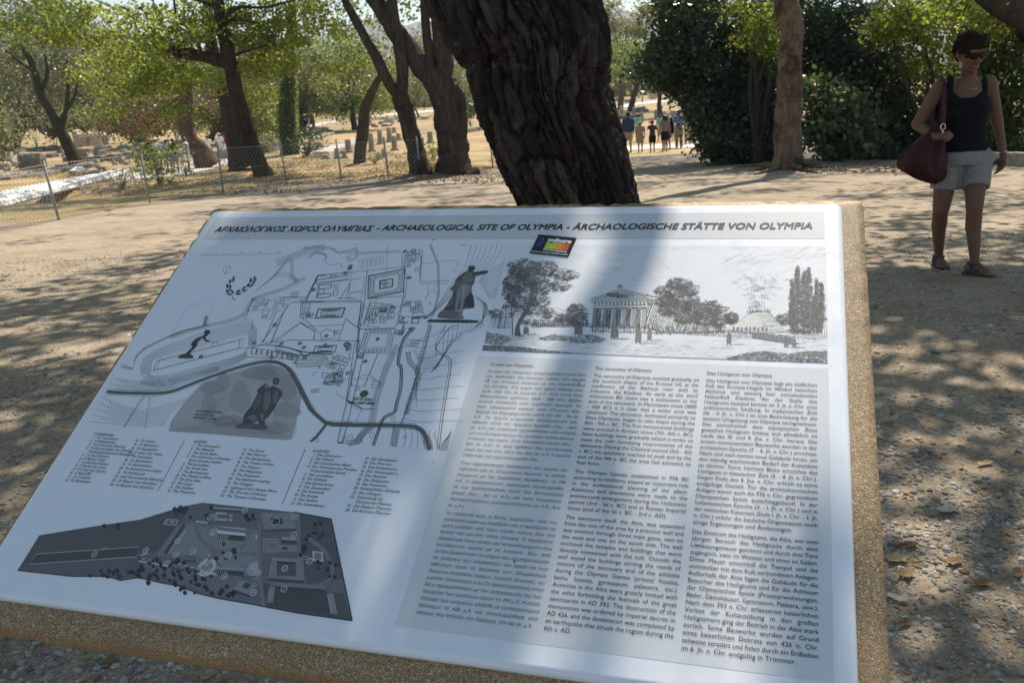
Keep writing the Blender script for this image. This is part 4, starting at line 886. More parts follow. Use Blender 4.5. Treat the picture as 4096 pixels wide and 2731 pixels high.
# ================================================================ aerial model picture
ae = Ink(0.0004)
def ap(pts, c, lift=None): ae.poly(T('E', pts), (c*.96, c*.98, c*1.06), lift)
def al(pts, wd, c): ae.line(T('E', pts), wd, (c*.97, c, c*1.05))
outl = [(97, 872), (218, 678), (500, 632), (780, 590), (880, 560), (1015, 518), (1120, 498), (1625, 550), (1833, 588), (1950, 1150), (1650, 1108), (1400, 1060), (1200, 1025), (1100, 1000), (990, 958), (900, 942), (770, 912), (665, 928), (600, 905), (400, 905)]
ap(outl, .16, .0003)
ap([(218, 678), (500, 632), (780, 590), (1015, 518), (1050, 530), (880, 770), (770, 780), (100, 870)], .115, .00032); ap([(100, 870), (165, 838), (760, 790), (860, 830), (700, 915), (665, 926), (600, 903), (400, 903)], .14, .00033)
ap([(1035, 605), (1430, 650), (1440, 940), (1200, 830), (870, 790)], .25, .00034); ap([(1100, 800), (1340, 900), (1300, 1030), (1000, 950), (760, 830), (900, 820)], .19, .00035)
ap([(1660, 560), (1835, 592), (1900, 920), (1700, 950), (1650, 700)], .12, .00034); ap([(1450, 940), (1800, 985), (1900, 1000), (1945, 1145), (1480, 1080)], .105, .00036); ap([(1520, 960), (1800, 990), (1850, 1120), (1500, 1065)], .085, .00038)
ap([(200, 782), (770, 742), (755, 796), (165, 838)], .085, .00036); al([(200, 782), (770, 742), (757, 797), (163, 838), (200, 782)], .0012, .42); ap([(568, 748), (595, 744), (594, 750), (568, 753)], .3)
for pts in ([(1040, 605), (1210, 640), (1430, 665)], [(1085, 620), (1110, 700), (1180, 760), (1150, 830)], [(1435, 600), (1445, 930), (1460, 1070)], [(1380, 670), (1340, 740), (1180, 780)], [(1180, 770), (1430, 790), (1360, 860)], [(1700, 690), (1800, 770), (1840, 900), (1760, 960)], [(880, 790), (1060, 800), (1160, 840)], [(1650, 560), (1660, 960)]): ae.line(spline(np.array(T('E', pts)), 16), .0055, (.20, .20, .215))
for pts in ([(1210, 640), (1360, 655)], [(1420, 660), (1420, 700)], [(1430, 610), (1440, 930)], [(1085, 600), (1150, 610)], [(1160, 675), (1190, 672)], [(780, 790), (820, 775)], [(770, 820), (940, 850)]): al(pts, .0025, .48)
def block(x, y, w, d, h, roof, wall, sk=-.18):
    """little pitched building seen from above: x,y top-left in crop pixels"""
    a = [(x, y), (x+w, y+w*.07), (x+w+d*sk, y+d+w*.07), (x+d*sk, y+d)]
    ap(a, roof); ap([a[3], a[2], (a[2][0], a[2][1]+h), (a[3][0], a[3][1]+h)], wall)
    al([((a[0][0]+a[3][0])/2, (a[0][1]+a[3][1])/2), ((a[1][0]+a[2][0])/2, (a[1][1]+a[2][1])/2)], .0012, roof*1.25)
block(1180, 522, 165, 10, 12, .32, .10); block(1195, 548, 62, 14, 8, .36, .14); block(1185, 582, 74, 14, 10, .36, .14); block(1190, 558, 16, 40, 4, .33, .14); block(1270, 562, 20, 14, 6, .33, .13); block(1270, 582, 18, 22, 6, .33, .13)
ap([(1440, 555), (1625, 553), (1640, 640), (1465, 650)], .24); ap([(1500, 582), (1562, 584), (1568, 614), (1506, 616)], .06); ap([(1465, 648), (1640, 640), (1640, 655), (1468, 658)], .09); al([(1470, 560), (1500, 582)], .001, .35); al([(1625, 555), (1562, 584)], .001, .35); al([(1640, 640), (1568, 614)], .001, .35)
ae.circle(*T('E', [(1527, 603)])[0], .006, (.4, .4, .42), wd=.0012)
ap([(1212, 628), (1362, 642), (1358, 682), (1200, 668)], .62); ap([(1200, 668), (1358, 682), (1350, 712), (1190, 696)], .08)
for i in range(13): x = 1200+12*i; al([(x, 672+i*1.1), (x-4, 696+i*1.1)], .0014, .42)
ap([(922, 585), (992, 592), (975, 626), (902, 620)], .34); ap([(935, 593), (980, 598), (968, 618), (920, 613)], .13); ap([(945, 597), (970, 600), (962, 613), (938, 610)], .34)
ap([(985, 620), (1028, 622), (920, 782), (872, 772)], .20); ap([(1010, 622), (1028, 624), (925, 782), (905, 780)], .08); al([(1000, 622), (892, 775)], .0015, .26)
for i in range(11): t = i/11; ap([(1024-100*t, 650+120*t), (1034-100*t, 652+120*t), (1030-100*t, 662+120*t), (1020-100*t, 660+120*t)], .42)
for i in range(8): block(782+36*i, 800+8*i, 26, 14, 12, .24, .09)
for i in range(5): block(985+34*i, 832+8*i, 24, 14, 12, .30, .11)
block(1030, 795, 58, 18, 14, .20, .09); block(1195, 845, 160, 22, 26, .27, .07); 
for i in range(12): x = 1198+12*i; al([(x, 870+i*.8), (x-3, 888+i*.8)], .0011, .3)
ae.circle(*T('E', [(1408, 868)])[0], .012, (.10, .10, .11)); ae.circle(*T('E', [(1408, 862)])[0], .0115, (.33, .33, .35)); ae.circle(*T('E', [(1408, 855)])[0], .006, (.40, .40, .42))
ae.circle(*T('E', [(1145, 855)])[0], .014, (.50, .50, .53)); ae.circle(*T('E', [(1145, 858)])[0], .009, (.25, .25, .27)); al([(1110, 870), (1140, 885), (1200, 895)], .003, .5)
ap([(1455, 690), (1545, 695), (1555, 775), (1455, 778)], .20); al([(1462, 700), (1540, 703), (1548, 768), (1460, 770), (1462, 700)], .0010, .35); al([(1480, 715), (1525, 718), (1530, 755), (1478, 756), (1480, 715)], .0010, .35)
block(1560, 685, 85, 18, 20, .30, .08, -.1); ap([(1535, 730), (1640, 735), (1645, 770), (1530, 768)], .25); ap([(1563, 742), (1590, 743), (1592, 758), (1562, 757)], .06)
ap([(1728, 765), (1786, 770), (1792, 825), (1734, 820)], .50); ap([(1738, 774), (1778, 777), (1782, 812), (1741, 810)], .20); ap([(1665, 785), (1720, 795), (1722, 815), (1662, 812)], .2)
ap([(1510, 800), (1680, 810), (1685, 930), (1490, 915)], .24); ap([(1535, 822), (1638, 828), (1640, 905), (1532, 900)], .11); ap([(1533, 822), (1638, 828), (1636, 836), (1533, 832)], .04); ap([(1490, 915), (1685, 930), (1683, 944), (1486, 930)], .08)
al([(1510, 802), (1490, 915)], .0012, .34); al([(1522, 812), (1660, 820)], .0012, .32); block(1500, 935, 300, 22, 12, .22, .07, -.1); block(1490, 960, 34, 90, 8, .25, .08, -.15); ap([(1815, 995), (1845, 1000), (1870, 1115), (1835, 1112)], .26); al([(1813, 1000), (1834, 1112)], .0010, .4)
ap([(1335, 925), (1430, 945), (1385, 1010), (1290, 975)], .27); ap([(1360, 938), (1395, 946), (1370, 975), (1340, 965)], .08); ap([(1290, 975), (1385, 1010), (1380, 1022), (1290, 988)], .08)
for i in range(5): block(1155+2*i, 785+4*i, 12, 10, 6, .5, .1)
AR = random.Random(3)
for x0, y0, x1, y1, n in [(770, 800, 1100, 880, 30), (540, 860, 800, 905, 16), (800, 880, 1180, 950, 26), (950, 520, 1070, 575, 9), (1000, 950, 1260, 1000, 10), (1690, 600, 1800, 700, 9), (1660, 680, 1720, 800, 5), (1750, 820, 1870, 940, 9), (1180, 720, 1370, 830, 7), (1250, 930, 1330, 1010, 5), (1330, 560, 1440, 590, 6), (1430, 1010, 1460, 1030, 1), (480, 890, 600, 905, 4), (570, 610, 660, 640, 3), (1130, 520, 1180, 580, 3)]:
    for _ in range(n):
        x = AR.uniform(x0, x1); y = AR.uniform(y0, y1); r = AR.uniform(9, 15)
        ae.poly(T('E', [(x+r*math.cos(a)*AR.uniform(.8, 1.1), y+4+r*1.1*math.sin(a)*AR.uniform(.8, 1.1)) for a in np.linspace(0, 6.28, 10)[:-1]]), (.035, .037, .045))
        ae.poly(T('E', [(x+2+r*.55*math.cos(a), y-2+r*.55*math.sin(a)) for a in np.linspace(0, 6.28, 8)[:-1]]), (.075, .078, .09))
for _ in range(60): x = AR.uniform(1050, 1430); y = AR.uniform(610, 830); ap([(x, y), (x+5, y+1), (x+4, y+5), (x-1, y+4)], AR.choice([.08, .45, .5]))
for a, b_ in zip(outl, outl[1:]+outl[:1]):
    if b_[1] > 850 and a[0] > 300 or b_[0] > 1830: al([a, b_], .0014, .03)
for _ in range(180): x = AR.uniform(230, 1900); y = AR.uniform(640, 1080); 
ae.build('aerial_model_picture')
nm2 = Ink(0.0008); nt2 = Txt(w=.0011)
for x, y, s in [(1573, 976, '1'), (1577, 862, '2'), (1715, 821, '3'), (1627, 676, '4'), (1635, 576, '5'), (1357, 541, '6'), (1165, 579, '7'), (1186, 653, '8'), (985, 710, '9'), (809, 762, '10'), (526, 783, '11'), (925, 835, '12'), (977, 786, '13'), (1071, 771, '14'), (1159, 881, '15'), (1244, 907, '16'), (1266, 789, '17'), (1427, 886, '18'), (1405, 997, '19'), (1145, 832, '22')]:
    cx, cy = T('E', [(x, y)])[0]; nm2.circle(cx, cy, .0042, (.62, .63, .63), wd=.0010, n=16); z = .0048; nt2.put(s, cx-nt2.width(s)*z/2, cy-z*.34, z, bold=.03, c=.6, shear=.15)
nm2.build('number_ring')['kind'] = 'stuff'; nt2.build('ring_number')['kind'] = 'stuff'

# ================================================================ sticker stuck on the board
pTL, pTR, pBR, pBL = [np.array(px2uv(*p)) for p in ((2155.2, 940.2), (2306.4, 954.2), (2273.2, 1029.8), (2119.6, 1014.8))]
so_ = PW(*pBL, .0016)
stk = empty('sticker', so_, 'small black sticker with a multicoloured logo stuck below the heading of the board', 'sticker')
m, nt, b = nodemat('sticker_vinyl'); a = attr(nt, 'ink'); nt.links.new(a.outputs['Color'], b.inputs['Base Color']); b.inputs['Roughness'].default_value = 0.25
def sk(s, t): return pBL*(1-s)*(1-t)+pBR*s*(1-t)+pTR*s*t+pTL*(1-s)*t
def SW(p, w): p = np.asarray(p); return PW(p[:, 0], p[:, 1], w)
cs = [sk(0, 0), sk(1, 0), sk(1, 1), sk(0, 1)]
V = np.concatenate([SW(cs, .0006), SW(cs, .0016)])
mesh('vinyl', V, [(0, 3, 2, 1), (4, 5, 6, 7), (0, 1, 5, 4), (1, 2, 6, 5), (2, 3, 7, 6), (3, 0, 4, 7)], MATS['sticker_vinyl'], stk, fcol=[(.012, .013, .014)]*6)
def sticker_part(name, polys, w):
    V = []; F = []; C = []
    for p, c in polys: q = SW([sk(*x) for x in p], w+.00001*(len(F) % 12)); F.append(tuple(range(len(V), len(V)+len(q)))); V += list(q); C.append(c)
    mesh(name, V, F, MATS['sticker_vinyl'], stk, fcol=C)
ellp = lambda cx, cy, rx, ry, n=22: [(cx+rx*math.cos(t), cy+ry*math.sin(t)) for t in np.linspace(0, 6.283, n+1)[:-1]]
sticker_part('speaker_logo', [(ellp(.145, .58, .075, .26), (.06, .09, .12)), (ellp(.135, .56, .066, .23), (.012, .02, .18)), (ellp(.13, .50, .045, .13), (.02, .03, .30))], .0018)
bl = []
g0, g1, g2, g3, g4 = (.35, .55, .05), (.62, .62, .06), (.75, .42, .05), (.72, .18, .05), (.55, .05, .03)
for i in range(24):
    s0 = .30+.62*i/24; s1 = .30+.62*(i+1)/24; t = (i+.5)/24*4; k = min(3, int(t)); f = t-k; c = tuple((1-f)*x+f*y for x, y in zip((g0, g1, g2, g3, g4)[k], (g0, g1, g2, g3, g4)[k+1]))
    bl.append(([(s0, .30), (s1, .30), (s1, .66), (s0, .66)], c))
bl += [([(.44, .38), (.455, .38), (.455, .58), (.44, .58)], (.01, .01, .01)), ([(.515, .30), (.53, .30), (.53, .66), (.515, .66)], (.01, .01, .01)), ([(.60, .42), (.618, .42), (.618, .66), (.60, .66)], (.01, .01, .01)), ([(.715, .30), (.727, .30), (.727, .66), (.715, .66)], (.01, .01, .01)), ([(.80, .38), (.84, .38), (.84, .43), (.80, .43)], (.01, .01, .01)), ([(.80, .52), (.84, .52), (.84, .57), (.80, .57)], (.01, .01, .01)), ([(.45, .56), (.49, .60), (.47, .66), (.36, .66), (.40, .58)], (.08, .30, .06))]
sticker_part('dub_logo', bl, .0018)
ux_ = (pBR-pBL); vy_ = (pTL-pBL); hgt = np.linalg.norm(vy_)
def stext(name, t, s0, t0, hh, s1, c, bold):
    x = Txt(w=.0021); wd_ = x.width(t); x.put(t, 0, 0, 1, bold=bold, step=.03, c=c, frame=(sk(s0, t0), ux_*(s1-s0)/wd_, vy_*hh))
    q = np.concatenate(x.Q).reshape(-1, 2); n = len(q)//4
    mesh(name, PW(q[:, 0], q[:, 1], .0021), np.arange(4*n).reshape(n, 4), MATS['sticker_vinyl'], stk, fcol=np.full((n, 3), c))
stext('culture_lettering', 'culture', .31, .69, .24, .92, .75, .07)
stext('dreadzine_lettering', 'Dreadzine', .30, .195, .13, .92, .55, .06)
stext('address_lettering', 'www.culturedub.com', .03, .055, .15, .97, .5, .03)

dz = Ink(0.0013); DR = random.Random(9)
for _ in range(60):
    u, v = DR.uniform(UL+.02, UR-.02), DR.uniform(VB+.02, VT-.01); r = DR.choice([.0005, .0007, .0009, .0016]); dz.poly([(u+r*math.cos(t)*DR.uniform(.6, 1.2), v+r*math.sin(t)*DR.uniform(.6, 1.2)) for t in np.linspace(0, 6.28, 8)[:-1]], (.16, .12, .08))
dz.build('dirt_speck')['kind'] = 'stuff'
# ================================================================ terrain
POSTS = [((238, 880), (170, 640)), ((600, 812), (560, 600)), ((893, 772), (870, 580)), ((1147, 742), (1120, 565)), ((1366, 724), (1344, 560)), ((1555, 716), (1534, 552)), ((1683, 699), (1665, 547)), ((1973, 673), (1958, 538))]
for (px, py, r, h) in [(200, 778, 3.0, -.55), (400, 752, 3.5, -.5), (60, 800, 3.0, -.5), (1010, 705, 1.6, .18), (1800, 690, 2.0, .28), (1660, 700, 1.3, .12), (3150, 672, 1.5, .12), (1500, 560, 6, .0)]:
    g_ = ground(px, py); MOUNDS.append((g_[0], g_[1], r, h))
FB = [ground(*p[0]) for p in POSTS]
fx = np.array([p[0] for p in FB]); fy = np.array([p[1] for p in FB])
def beyond(x, y):
    """> 0 beyond the fence line (dry field), < 0 on the gravel"""
    yb = np.interp(x, np.concatenate([[-60], fx, [3.0, 5, 40]]), np.concatenate([[fy[0]-10], fy, [36.5, 37.5, 38]]))
    return y-yb
m, nt, b = nodemat('ground_earth')
v = coords(nt); at_ = attr(nt, 'ink'); sp3 = nt.nodes.new('ShaderNodeSeparateColor'); nt.links.new(at_.outputs['Color'], sp3.inputs[0])
vg = N(nt, 'ShaderNodeTexVoronoi'); vg.inputs['Scale'].default_value = 105; nt.links.new(v, vg.inputs['Vector'])
vc3 = nt.nodes.new('ShaderNodeSeparateColor'); nt.links.new(vg.outputs['Color'], vc3.inputs[0])
peb = ramp(nt, vc3.outputs[0], [(0, (.17, .135, .10)), (.35, (.30, .245, .18)), (.7, (.42, .36, .28)), (1, (.56, .51, .43))])
dirt = ramp(nt, noise(nt, 1.3, 6, .65, v), [(.3, (.19, .145, .10)), (.5, (.30, .235, .165)), (.72, (.42, .34, .25))])
grav = mixc(nt, dirt, peb, ramp(nt, noise(nt, 2.6, 4, .7, v), [(.35, .15), (.65, .7)]))
dry = ramp(nt, noise(nt, .35, 7, .7, v), [(.28, (.20, .15, .075)), (.45, (.36, .25, .12)), (.6, (.46, .32, .16)), (.75, (.30, .25, .10))])
dry = mixc(nt, dry, (.15, .15, .06), ramp(nt, noise(nt, .16, 6, .65, v), [(.47, 0), (.62, .75)]))
dry = mixc(nt, dry, (.19, .165, .13), ramp(nt, noise(nt, .8, 7, .75, v), [(.5, 0), (.62, .7)]))
col = mixc(nt, grav, dry, sp3.outputs[0])
col = mixc(nt, col, (.10, .065, .035), sp3.outputs[1])         # leaf litter and turned soil
col = mixc(nt, col, (.06, .09, .045), sp3.outputs[2])          # far woods
nt.links.new(col, b.inputs['Base Color']); b.inputs['Roughness'].default_value = .92; b.inputs['Specular IOR Level'].default_value = .15
h1 = bump(nt, vg.outputs['Distance'], .6, -.004, None); bump(nt, noise(nt, 9, 8, .7, v), .8, .04, b, h1)
def grid_sheet(name, ys, xs_of, mat, off=0.0, kind='structure'):
    rows = []
    for y in ys:
        x = xs_of(y); rows.append(np.column_stack([x, np.full(len(x), y), H(x, np.full(len(x), y))+off]))
    n = len(rows[0]); V = np.concatenate(rows); i = np.arange(len(ys)-1)[:, None]*n; j = np.arange(n-1)[None, :]
    a = (i+j).ravel(); F = np.column_stack([a, a+1, a+n+1, a+n])
    return V, F
ys = [-6.0]
while ys[-1] < 2600: ys.append(ys[-1]+max(.09 if ys[-1] > -.5 else .3, abs(ys[-1])*.022))
ys = np.array(ys); ss = np.linspace(-1, 1, 230)
V, F = grid_sheet('ground', ys, lambda y: ss*(9+1.25*abs(y)), None)
bd = beyond(V[:, 0], V[:, 1]); mk = smooth01((bd+.4+1.2*(vnoise(V[:, 0], V[:, 1], 1.5, 5)-.5))/1.2)
lit = np.clip(1-np.abs(bd+.8)/3.2, 0, 1)*(V[:, 0] < 2.5)*.75*vnoise(V[:, 0], V[:, 1], .8, 9)
pit = np.zeros(len(V))
for (mx, my, mr, mh) in MOUNDS[:3]: pit = np.maximum(pit, .75*np.exp(-((V[:, 0]-mx)**2+(V[:, 1]-my)**2)/(mr*mr*.5)))
lit = np.maximum(lit, pit*.8); far = smooth01((V[:, 1]-230)/60)
mesh('ground', V, F, MATS['ground_earth'], smooth=True, vcol=np.column_stack([mk, lit, far]))['kind'] = 'structure'
# ---- paths lying on it
m, nt, b = nodemat('pale_path')
v = coords(nt); c = ramp(nt, noise(nt, 3, 6, .7, v), [(.3, (.42, .38, .33)), (.7, (.62, .58, .52))]); nt.links.new(c, b.inputs['Base Color']); b.inputs['Roughness'].default_value = .9
bump(nt, noise(nt, 30, 5, .7, v), .5, .01, b)
def strip(name, A, B, mat, off=.02, n=40, m_=6, label=None):
    A = spline(np.array([ground(*p)[:2] for p in A]), n); B = spline(np.array([ground(*p)[:2] for p in B]), n)
    V = []
    for i in range(n):
        for j in range(m_+1):
            p = A[i]+(B[i]-A[i])*j/m_; V.append((p[0], p[1], float(H(p[0], p[1]))+off))
    k = m_+1; F = [(i*k+j, i*k+j+1, (i+1)*k+j+1, (i+1)*k+j) for i in range(n-1) for j in range(m_)]
    o = mesh(name, V, F, mat); o['kind'] = 'structure'; return o
strip('footpath', [(440, 712), (600, 678), (760, 650), (850, 628), (960, 588), (1010, 565)], [(470, 738), (640, 716), (830, 682), (905, 660), (1000, 618), (1060, 590)], MATS['pale_path'])
strip('paved_path', [(1980, 620), (2200, 604), (2420, 590), (2600, 580), (2800, 572), (3000, 566)], [(1980, 650), (2200, 632), (2420, 612), (2600, 598), (2800, 590), (3000, 584)], MATS['pale_path'])
strip('far_path', [(1950, 452), (2430, 428), (2560, 410), (2725, 397), (2900, 392)], [(1950, 464), (2430, 440), (2560, 420), (2725, 405), (2900, 399)], MATS['pale_path'], off=.05)
strip('far_track', [(980, 520), (1200, 505), (1500, 462), (1750, 440), (1950, 425)], [(980, 527), (1200, 512), (1500, 470), (1750, 447), (1950, 432)], MATS['pale_path'], off=.05)

# ---- mountains at the horizon
m, nt, b = nodemat('wooded_mountain')
v = coords(nt); c = ramp(nt, noise(nt, .012, 8, .7, v), [(.35, (.035, .055, .03)), (.55, (.07, .085, .045)), (.72, (.22, .19, .13))]); nt.links.new(c, b.inputs['Base Color']); b.inputs['Roughness'].default_value = 1
R_, C_ = 26, 170; V = []
for i in range(R_):
    t = i/(R_-1); Y = 1100+1300*t
    for j in range(C_):
        s = -1+2*j/(C_-1); X = s*1900
        prof = 150+34*math.sin(s*9+1)+22*math.sin(s*23)+55*(vnoise(X, 0, 210, 4)-.5)+24*(vnoise(X, 3, 70, 6)-.5)
        V.append((X, Y+40*math.sin(s*7), -6+max(0, prof)*float(smooth01(t*1.1))+(vnoise(X, Y, 90, 8)-.5)*40*t))
F = [(i*C_+j, i*C_+j+1, (i+1)*C_+j+1, (i+1)*C_+j) for i in range(R_-1) for j in range(C_-1)]
mesh('mountains', V, F, MATS['wooded_mountain'], smooth=True)['kind'] = 'structure'

# ---- loose river gravel near the board (uncountable)
def pebbles(name, P, S, seed, near=False):
    r = np.random.default_rng(seed); n = len(P)
    k = 6; a = np.arange(k)*2*math.pi/k; nr = 3 if near else 2; rings = [(1.0, -.2), (.92, .3), (.52, .58)] if near else [(1.0, -.1), (.72, .48)]
    base = np.concatenate([np.column_stack([rr*np.cos(a), rr*np.sin(a), np.full(k, zz)]) for rr, zz in rings]+[np.array([[0, 0, .66]])])
    F0 = [(q*k+j, q*k+(j+1) % k, (q+1)*k+(j+1) % k, (q+1)*k+j) for q in range(nr-1) for j in range(k)]
    T0 = [((nr-1)*k+j, (nr-1)*k+(j+1) % k, nr*k, nr*k) for j in range(k)]
    Bv = base[None]*(1+r.uniform(-.16, .16, (n, len(base), 1)))
    Bv = Bv*np.stack([S*r.uniform(.75, 1.25, n), S*r.uniform(.5, .95, n), S*r.uniform(.35, .8, n)], 1)[:, None, :]
    th = r.uniform(0, 6.28, n); ti = r.normal(0, .28, n)
    c, s = np.cos(ti), np.sin(ti); y, z = Bv[..., 1].copy(), Bv[..., 2].copy(); Bv[..., 1] = y*c[:, None]-z*s[:, None]; Bv[..., 2] = y*s[:, None]+z*c[:, None]
    c, s = np.cos(th), np.sin(th); x, y = Bv[..., 0].copy(), Bv[..., 1].copy(); Bv[..., 0] = x*c[:, None]-y*s[:, None]; Bv[..., 1] = x*s[:, None]+y*c[:, None]
    V = (Bv+P[:, None, :]).reshape(-1, 3)
    tri = [(f[0], f[1], f[2]) for f in F0]+[(f[0], f[2], f[3]) for f in F0]+[(f[0], f[1], f[2]) for f in T0]
    F = (np.array(tri)[None]+np.arange(n)[:, None, None]*len(base)).reshape(-1, 3)
    g = r.beta(2.2, 3.2, n); w = r.uniform(0, 1, n)
    colr = np.stack([.10+.36*g+.03*w, .095+.345*g+.005*w, .09+.335*g-.03*w], 1); wh = r.random(n) < .07; colr[wh] = colr[wh]*.4+.36; br = r.random(n) < .10; colr[br] = colr[br]*np.array([.95, .7, .5])
    o = mesh(name, V, F, MATS['pebble_stone'], smooth=True, vcol=np.repeat(colr, len(base), 0)); o['kind'] = 'stuff'; return o
m, nt, b = nodemat('pebble_stone'); a = attr(nt, 'ink'); v = coords(nt)
c = mixc(nt, a.outputs['Color'], noise(nt, 90, 3, .6, v), .12, 'OVERLAY'); nt.links.new(c, b.inputs['Base Color']); b.inputs['Roughness'].default_value = .7; b.inputs['Specular IOR Level'].default_value = .3
def scatter(n, x0, x1, y0, y1, seed, smin, smax, patch=True):
    r = np.random.default_rng(seed); x = r.uniform(x0, x1, n); y = r.uniform(y0, y1, n)
    keep = np.ones(n, bool)
    if patch: keep = r.random(n) < .18+1.05*smooth01((vnoise(x, y, .45, seed)*.6+vnoise(x, y, 1.6, seed+2)*.4-.28)/.3)
    x, y = x[keep], y[keep]; s = smin+(smax-smin)*r.random(len(x))**2.6
    return np.column_stack([x, y, H(x, y)+.001]), s
P, S = scatter(13000, .55, 2.7, .2, 3.9, 21, .006, .020); pebbles('gravel', P, S, 1, True)
P, S = scatter(11500, .58, 2.3, .15, 2.7, 31, .0045, .011, False); pebbles('gravel', P, S, 6)
P, S = scatter(12000, -2.4, .1, .4, 2.4, 22, .005, .018); pebbles('gravel', P, S, 2)
P, S = scatter(9000, -4.0, -.6, 1.6, 5.5, 23, .006, .018); pebbles('gravel', P, S, 3)
P, S = scatter(9000, 1.2, 6.5, 4.0, 9.0, 24, .008, .020); pebbles('gravel', P, S, 4)
P, S = scatter(9000, -9, 1, 4.5, 11.0, 25, .009, .022); pebbles('gravel', P, S, 5)
# ================================================================ bark and leaves
def bark(name, dark, light, sx=9, sz=1.6, strength=1.0, dist=.03, moss=None):
    m, nt, b = nodemat(name)
    v = coords(nt, (sx, sx, sz)); n1 = noise(nt, 1.0, 7, .7, v, 1.2); v2 = coords(nt, (3, 3, 3)); n2 = noise(nt, 1, 4, .6, v2)
    c = ramp(nt, n1, [(.3, dark), (.52, tuple((x+y)/2 for x, y in zip(dark, light))), (.72, light)])
    c = mixc(nt, c, tuple(x*.6 for x in dark), ramp(nt, n2, [(.45, 0), (.75, .6)]))
    if moss: c = mixc(nt, c, moss, ramp(nt, noise(nt, 2.2, 5, .6, coords(nt)), [(.5, 0), (.62, .85)]))
    nt.links.new(c, b.inputs['Base Color']); b.inputs['Roughness'].default_value = .95; b.inputs['Specular IOR Level'].default_value = .15
    bump(nt, n1, strength, dist, b); return m
BK_DARK = bark('dark_bark', (.028, .022, .017), (.10, .08, .062)); BK_BROWN = bark('brown_bark', (.06, .042, .03), (.19, .135, .095)); BK_PALE = bark('pale_bark', (.085, .062, .045), (.30, .225, .165), 7, 1.6, 1.0, .06, moss=(.045, .032, .024))
BK_GREY = bark('grey_bark', (.032, .026, .021), (.135, .108, .085), 8, 1.2, 1.0, .06); BK_IVY = bark('ivied_bark', (.03, .024, .018), (.08, .07, .05), moss=(.03, .06, .015))
def leafmat(name, col, trans, rough=.45, spec=.4, tmix=.42):
    m, nt, b = nodemat(name); a = attr(nt, 'ink')
    c = mixc(nt, (*col,), a.outputs['Color'], 1.0, 'MULTIPLY'); nt.links.new(c, b.inputs['Base Color']); b.inputs['Roughness'].default_value = rough; b.inputs['Specular IOR Level'].default_value = spec
    t = nt.nodes.new('ShaderNodeBsdfTranslucent'); c2 = mixc(nt, (*trans,), a.outputs['Color'], 1.0, 'MULTIPLY'); nt.links.new(c2, t.inputs['Color'])
    mx = nt.nodes.new('ShaderNodeMixShader'); mx.inputs[0].default_value = tmix; nt.links.new(b.outputs[0], mx.inputs[1]); nt.links.new(t.outputs[0], mx.inputs[2])
    nt.links.new(mx.outputs[0], nt.nodes['Material Output'].inputs['Surface']); return m
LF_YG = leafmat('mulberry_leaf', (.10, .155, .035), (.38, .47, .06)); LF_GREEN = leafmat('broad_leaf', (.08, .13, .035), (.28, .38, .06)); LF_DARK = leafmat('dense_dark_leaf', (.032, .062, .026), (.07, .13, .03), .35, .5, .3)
LF_GREY = leafmat('willow_leaf', (.13, .15, .085), (.22, .25, .11)); LF_BROWN = leafmat('browned_needle', (.13, .085, .045), (.20, .13, .06)); LF_OLIVE = leafmat('olive_green_leaf', (.10, .12, .05), (.26, .28, .08)); LF_PINE = leafmat('pine_needle', (.13, .16, .04), (.26, .30, .06))
def leaf_mesh(name, C, size, mat, parent, seed=0, asp=.6, flat=.0, var=.45, tint=None):
    """C (n,3) leaf centres: one folded four-cornered leaf each"""
    r = np.random.default_rng(seed); n = len(C)
    a = r.normal(size=(n, 3)); a[:, 2] *= (1-flat*.7); a /= np.linalg.norm(a, axis=1)[:, None]
    q = r.normal(size=(n, 3)); q[:, 2] *= (1-flat); b_ = np.cross(a, q); b_ /= np.linalg.norm(b_, axis=1)[:, None]+1e-9; nn = np.cross(a, b_)
    s = size*r.uniform(.6, 1.35, n)[:, None]
    P0 = C-a*s*.5; P1 = C+b_*s*asp*.5+nn*s*.07; P2 = C+a*s*.5; P3 = C-b_*s*asp*.5+nn*s*.07
    V = np.stack([P0, P1, P2, P3], 1).reshape(-1, 3); F = np.arange(4*n).reshape(n, 4)
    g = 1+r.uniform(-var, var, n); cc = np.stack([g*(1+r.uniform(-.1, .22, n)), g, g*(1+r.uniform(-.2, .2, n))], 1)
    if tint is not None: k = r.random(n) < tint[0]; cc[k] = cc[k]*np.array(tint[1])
    return mesh(name, V, F, mat, parent, vcol=np.repeat(np.clip(cc, 0, 3), 4, 0))
def clumps(c, rad, nc, nl, cs, seed, shell=.55, low=0):
    """leaf centres in nc clumps inside an ellipsoid"""
    r = np.random.default_rng(seed); d = r.normal(size=(nc, 3)); d /= np.linalg.norm(d, axis=1)[:, None]
    t = shell+(1-shell)*r.random(nc)**.6; t = np.where(r.random(nc) < .3, r.random(nc)**.5, t)
    P = np.array(c)+d*t[:, None]*np.array(rad)
    cz = cs*r.uniform(.5, 1.5, nc); L = P.repeat(nl, 0)+r.normal(size=(nc*nl, 3))*cz.repeat(nl)[:, None]*np.array([1, 1, .62])
    return L
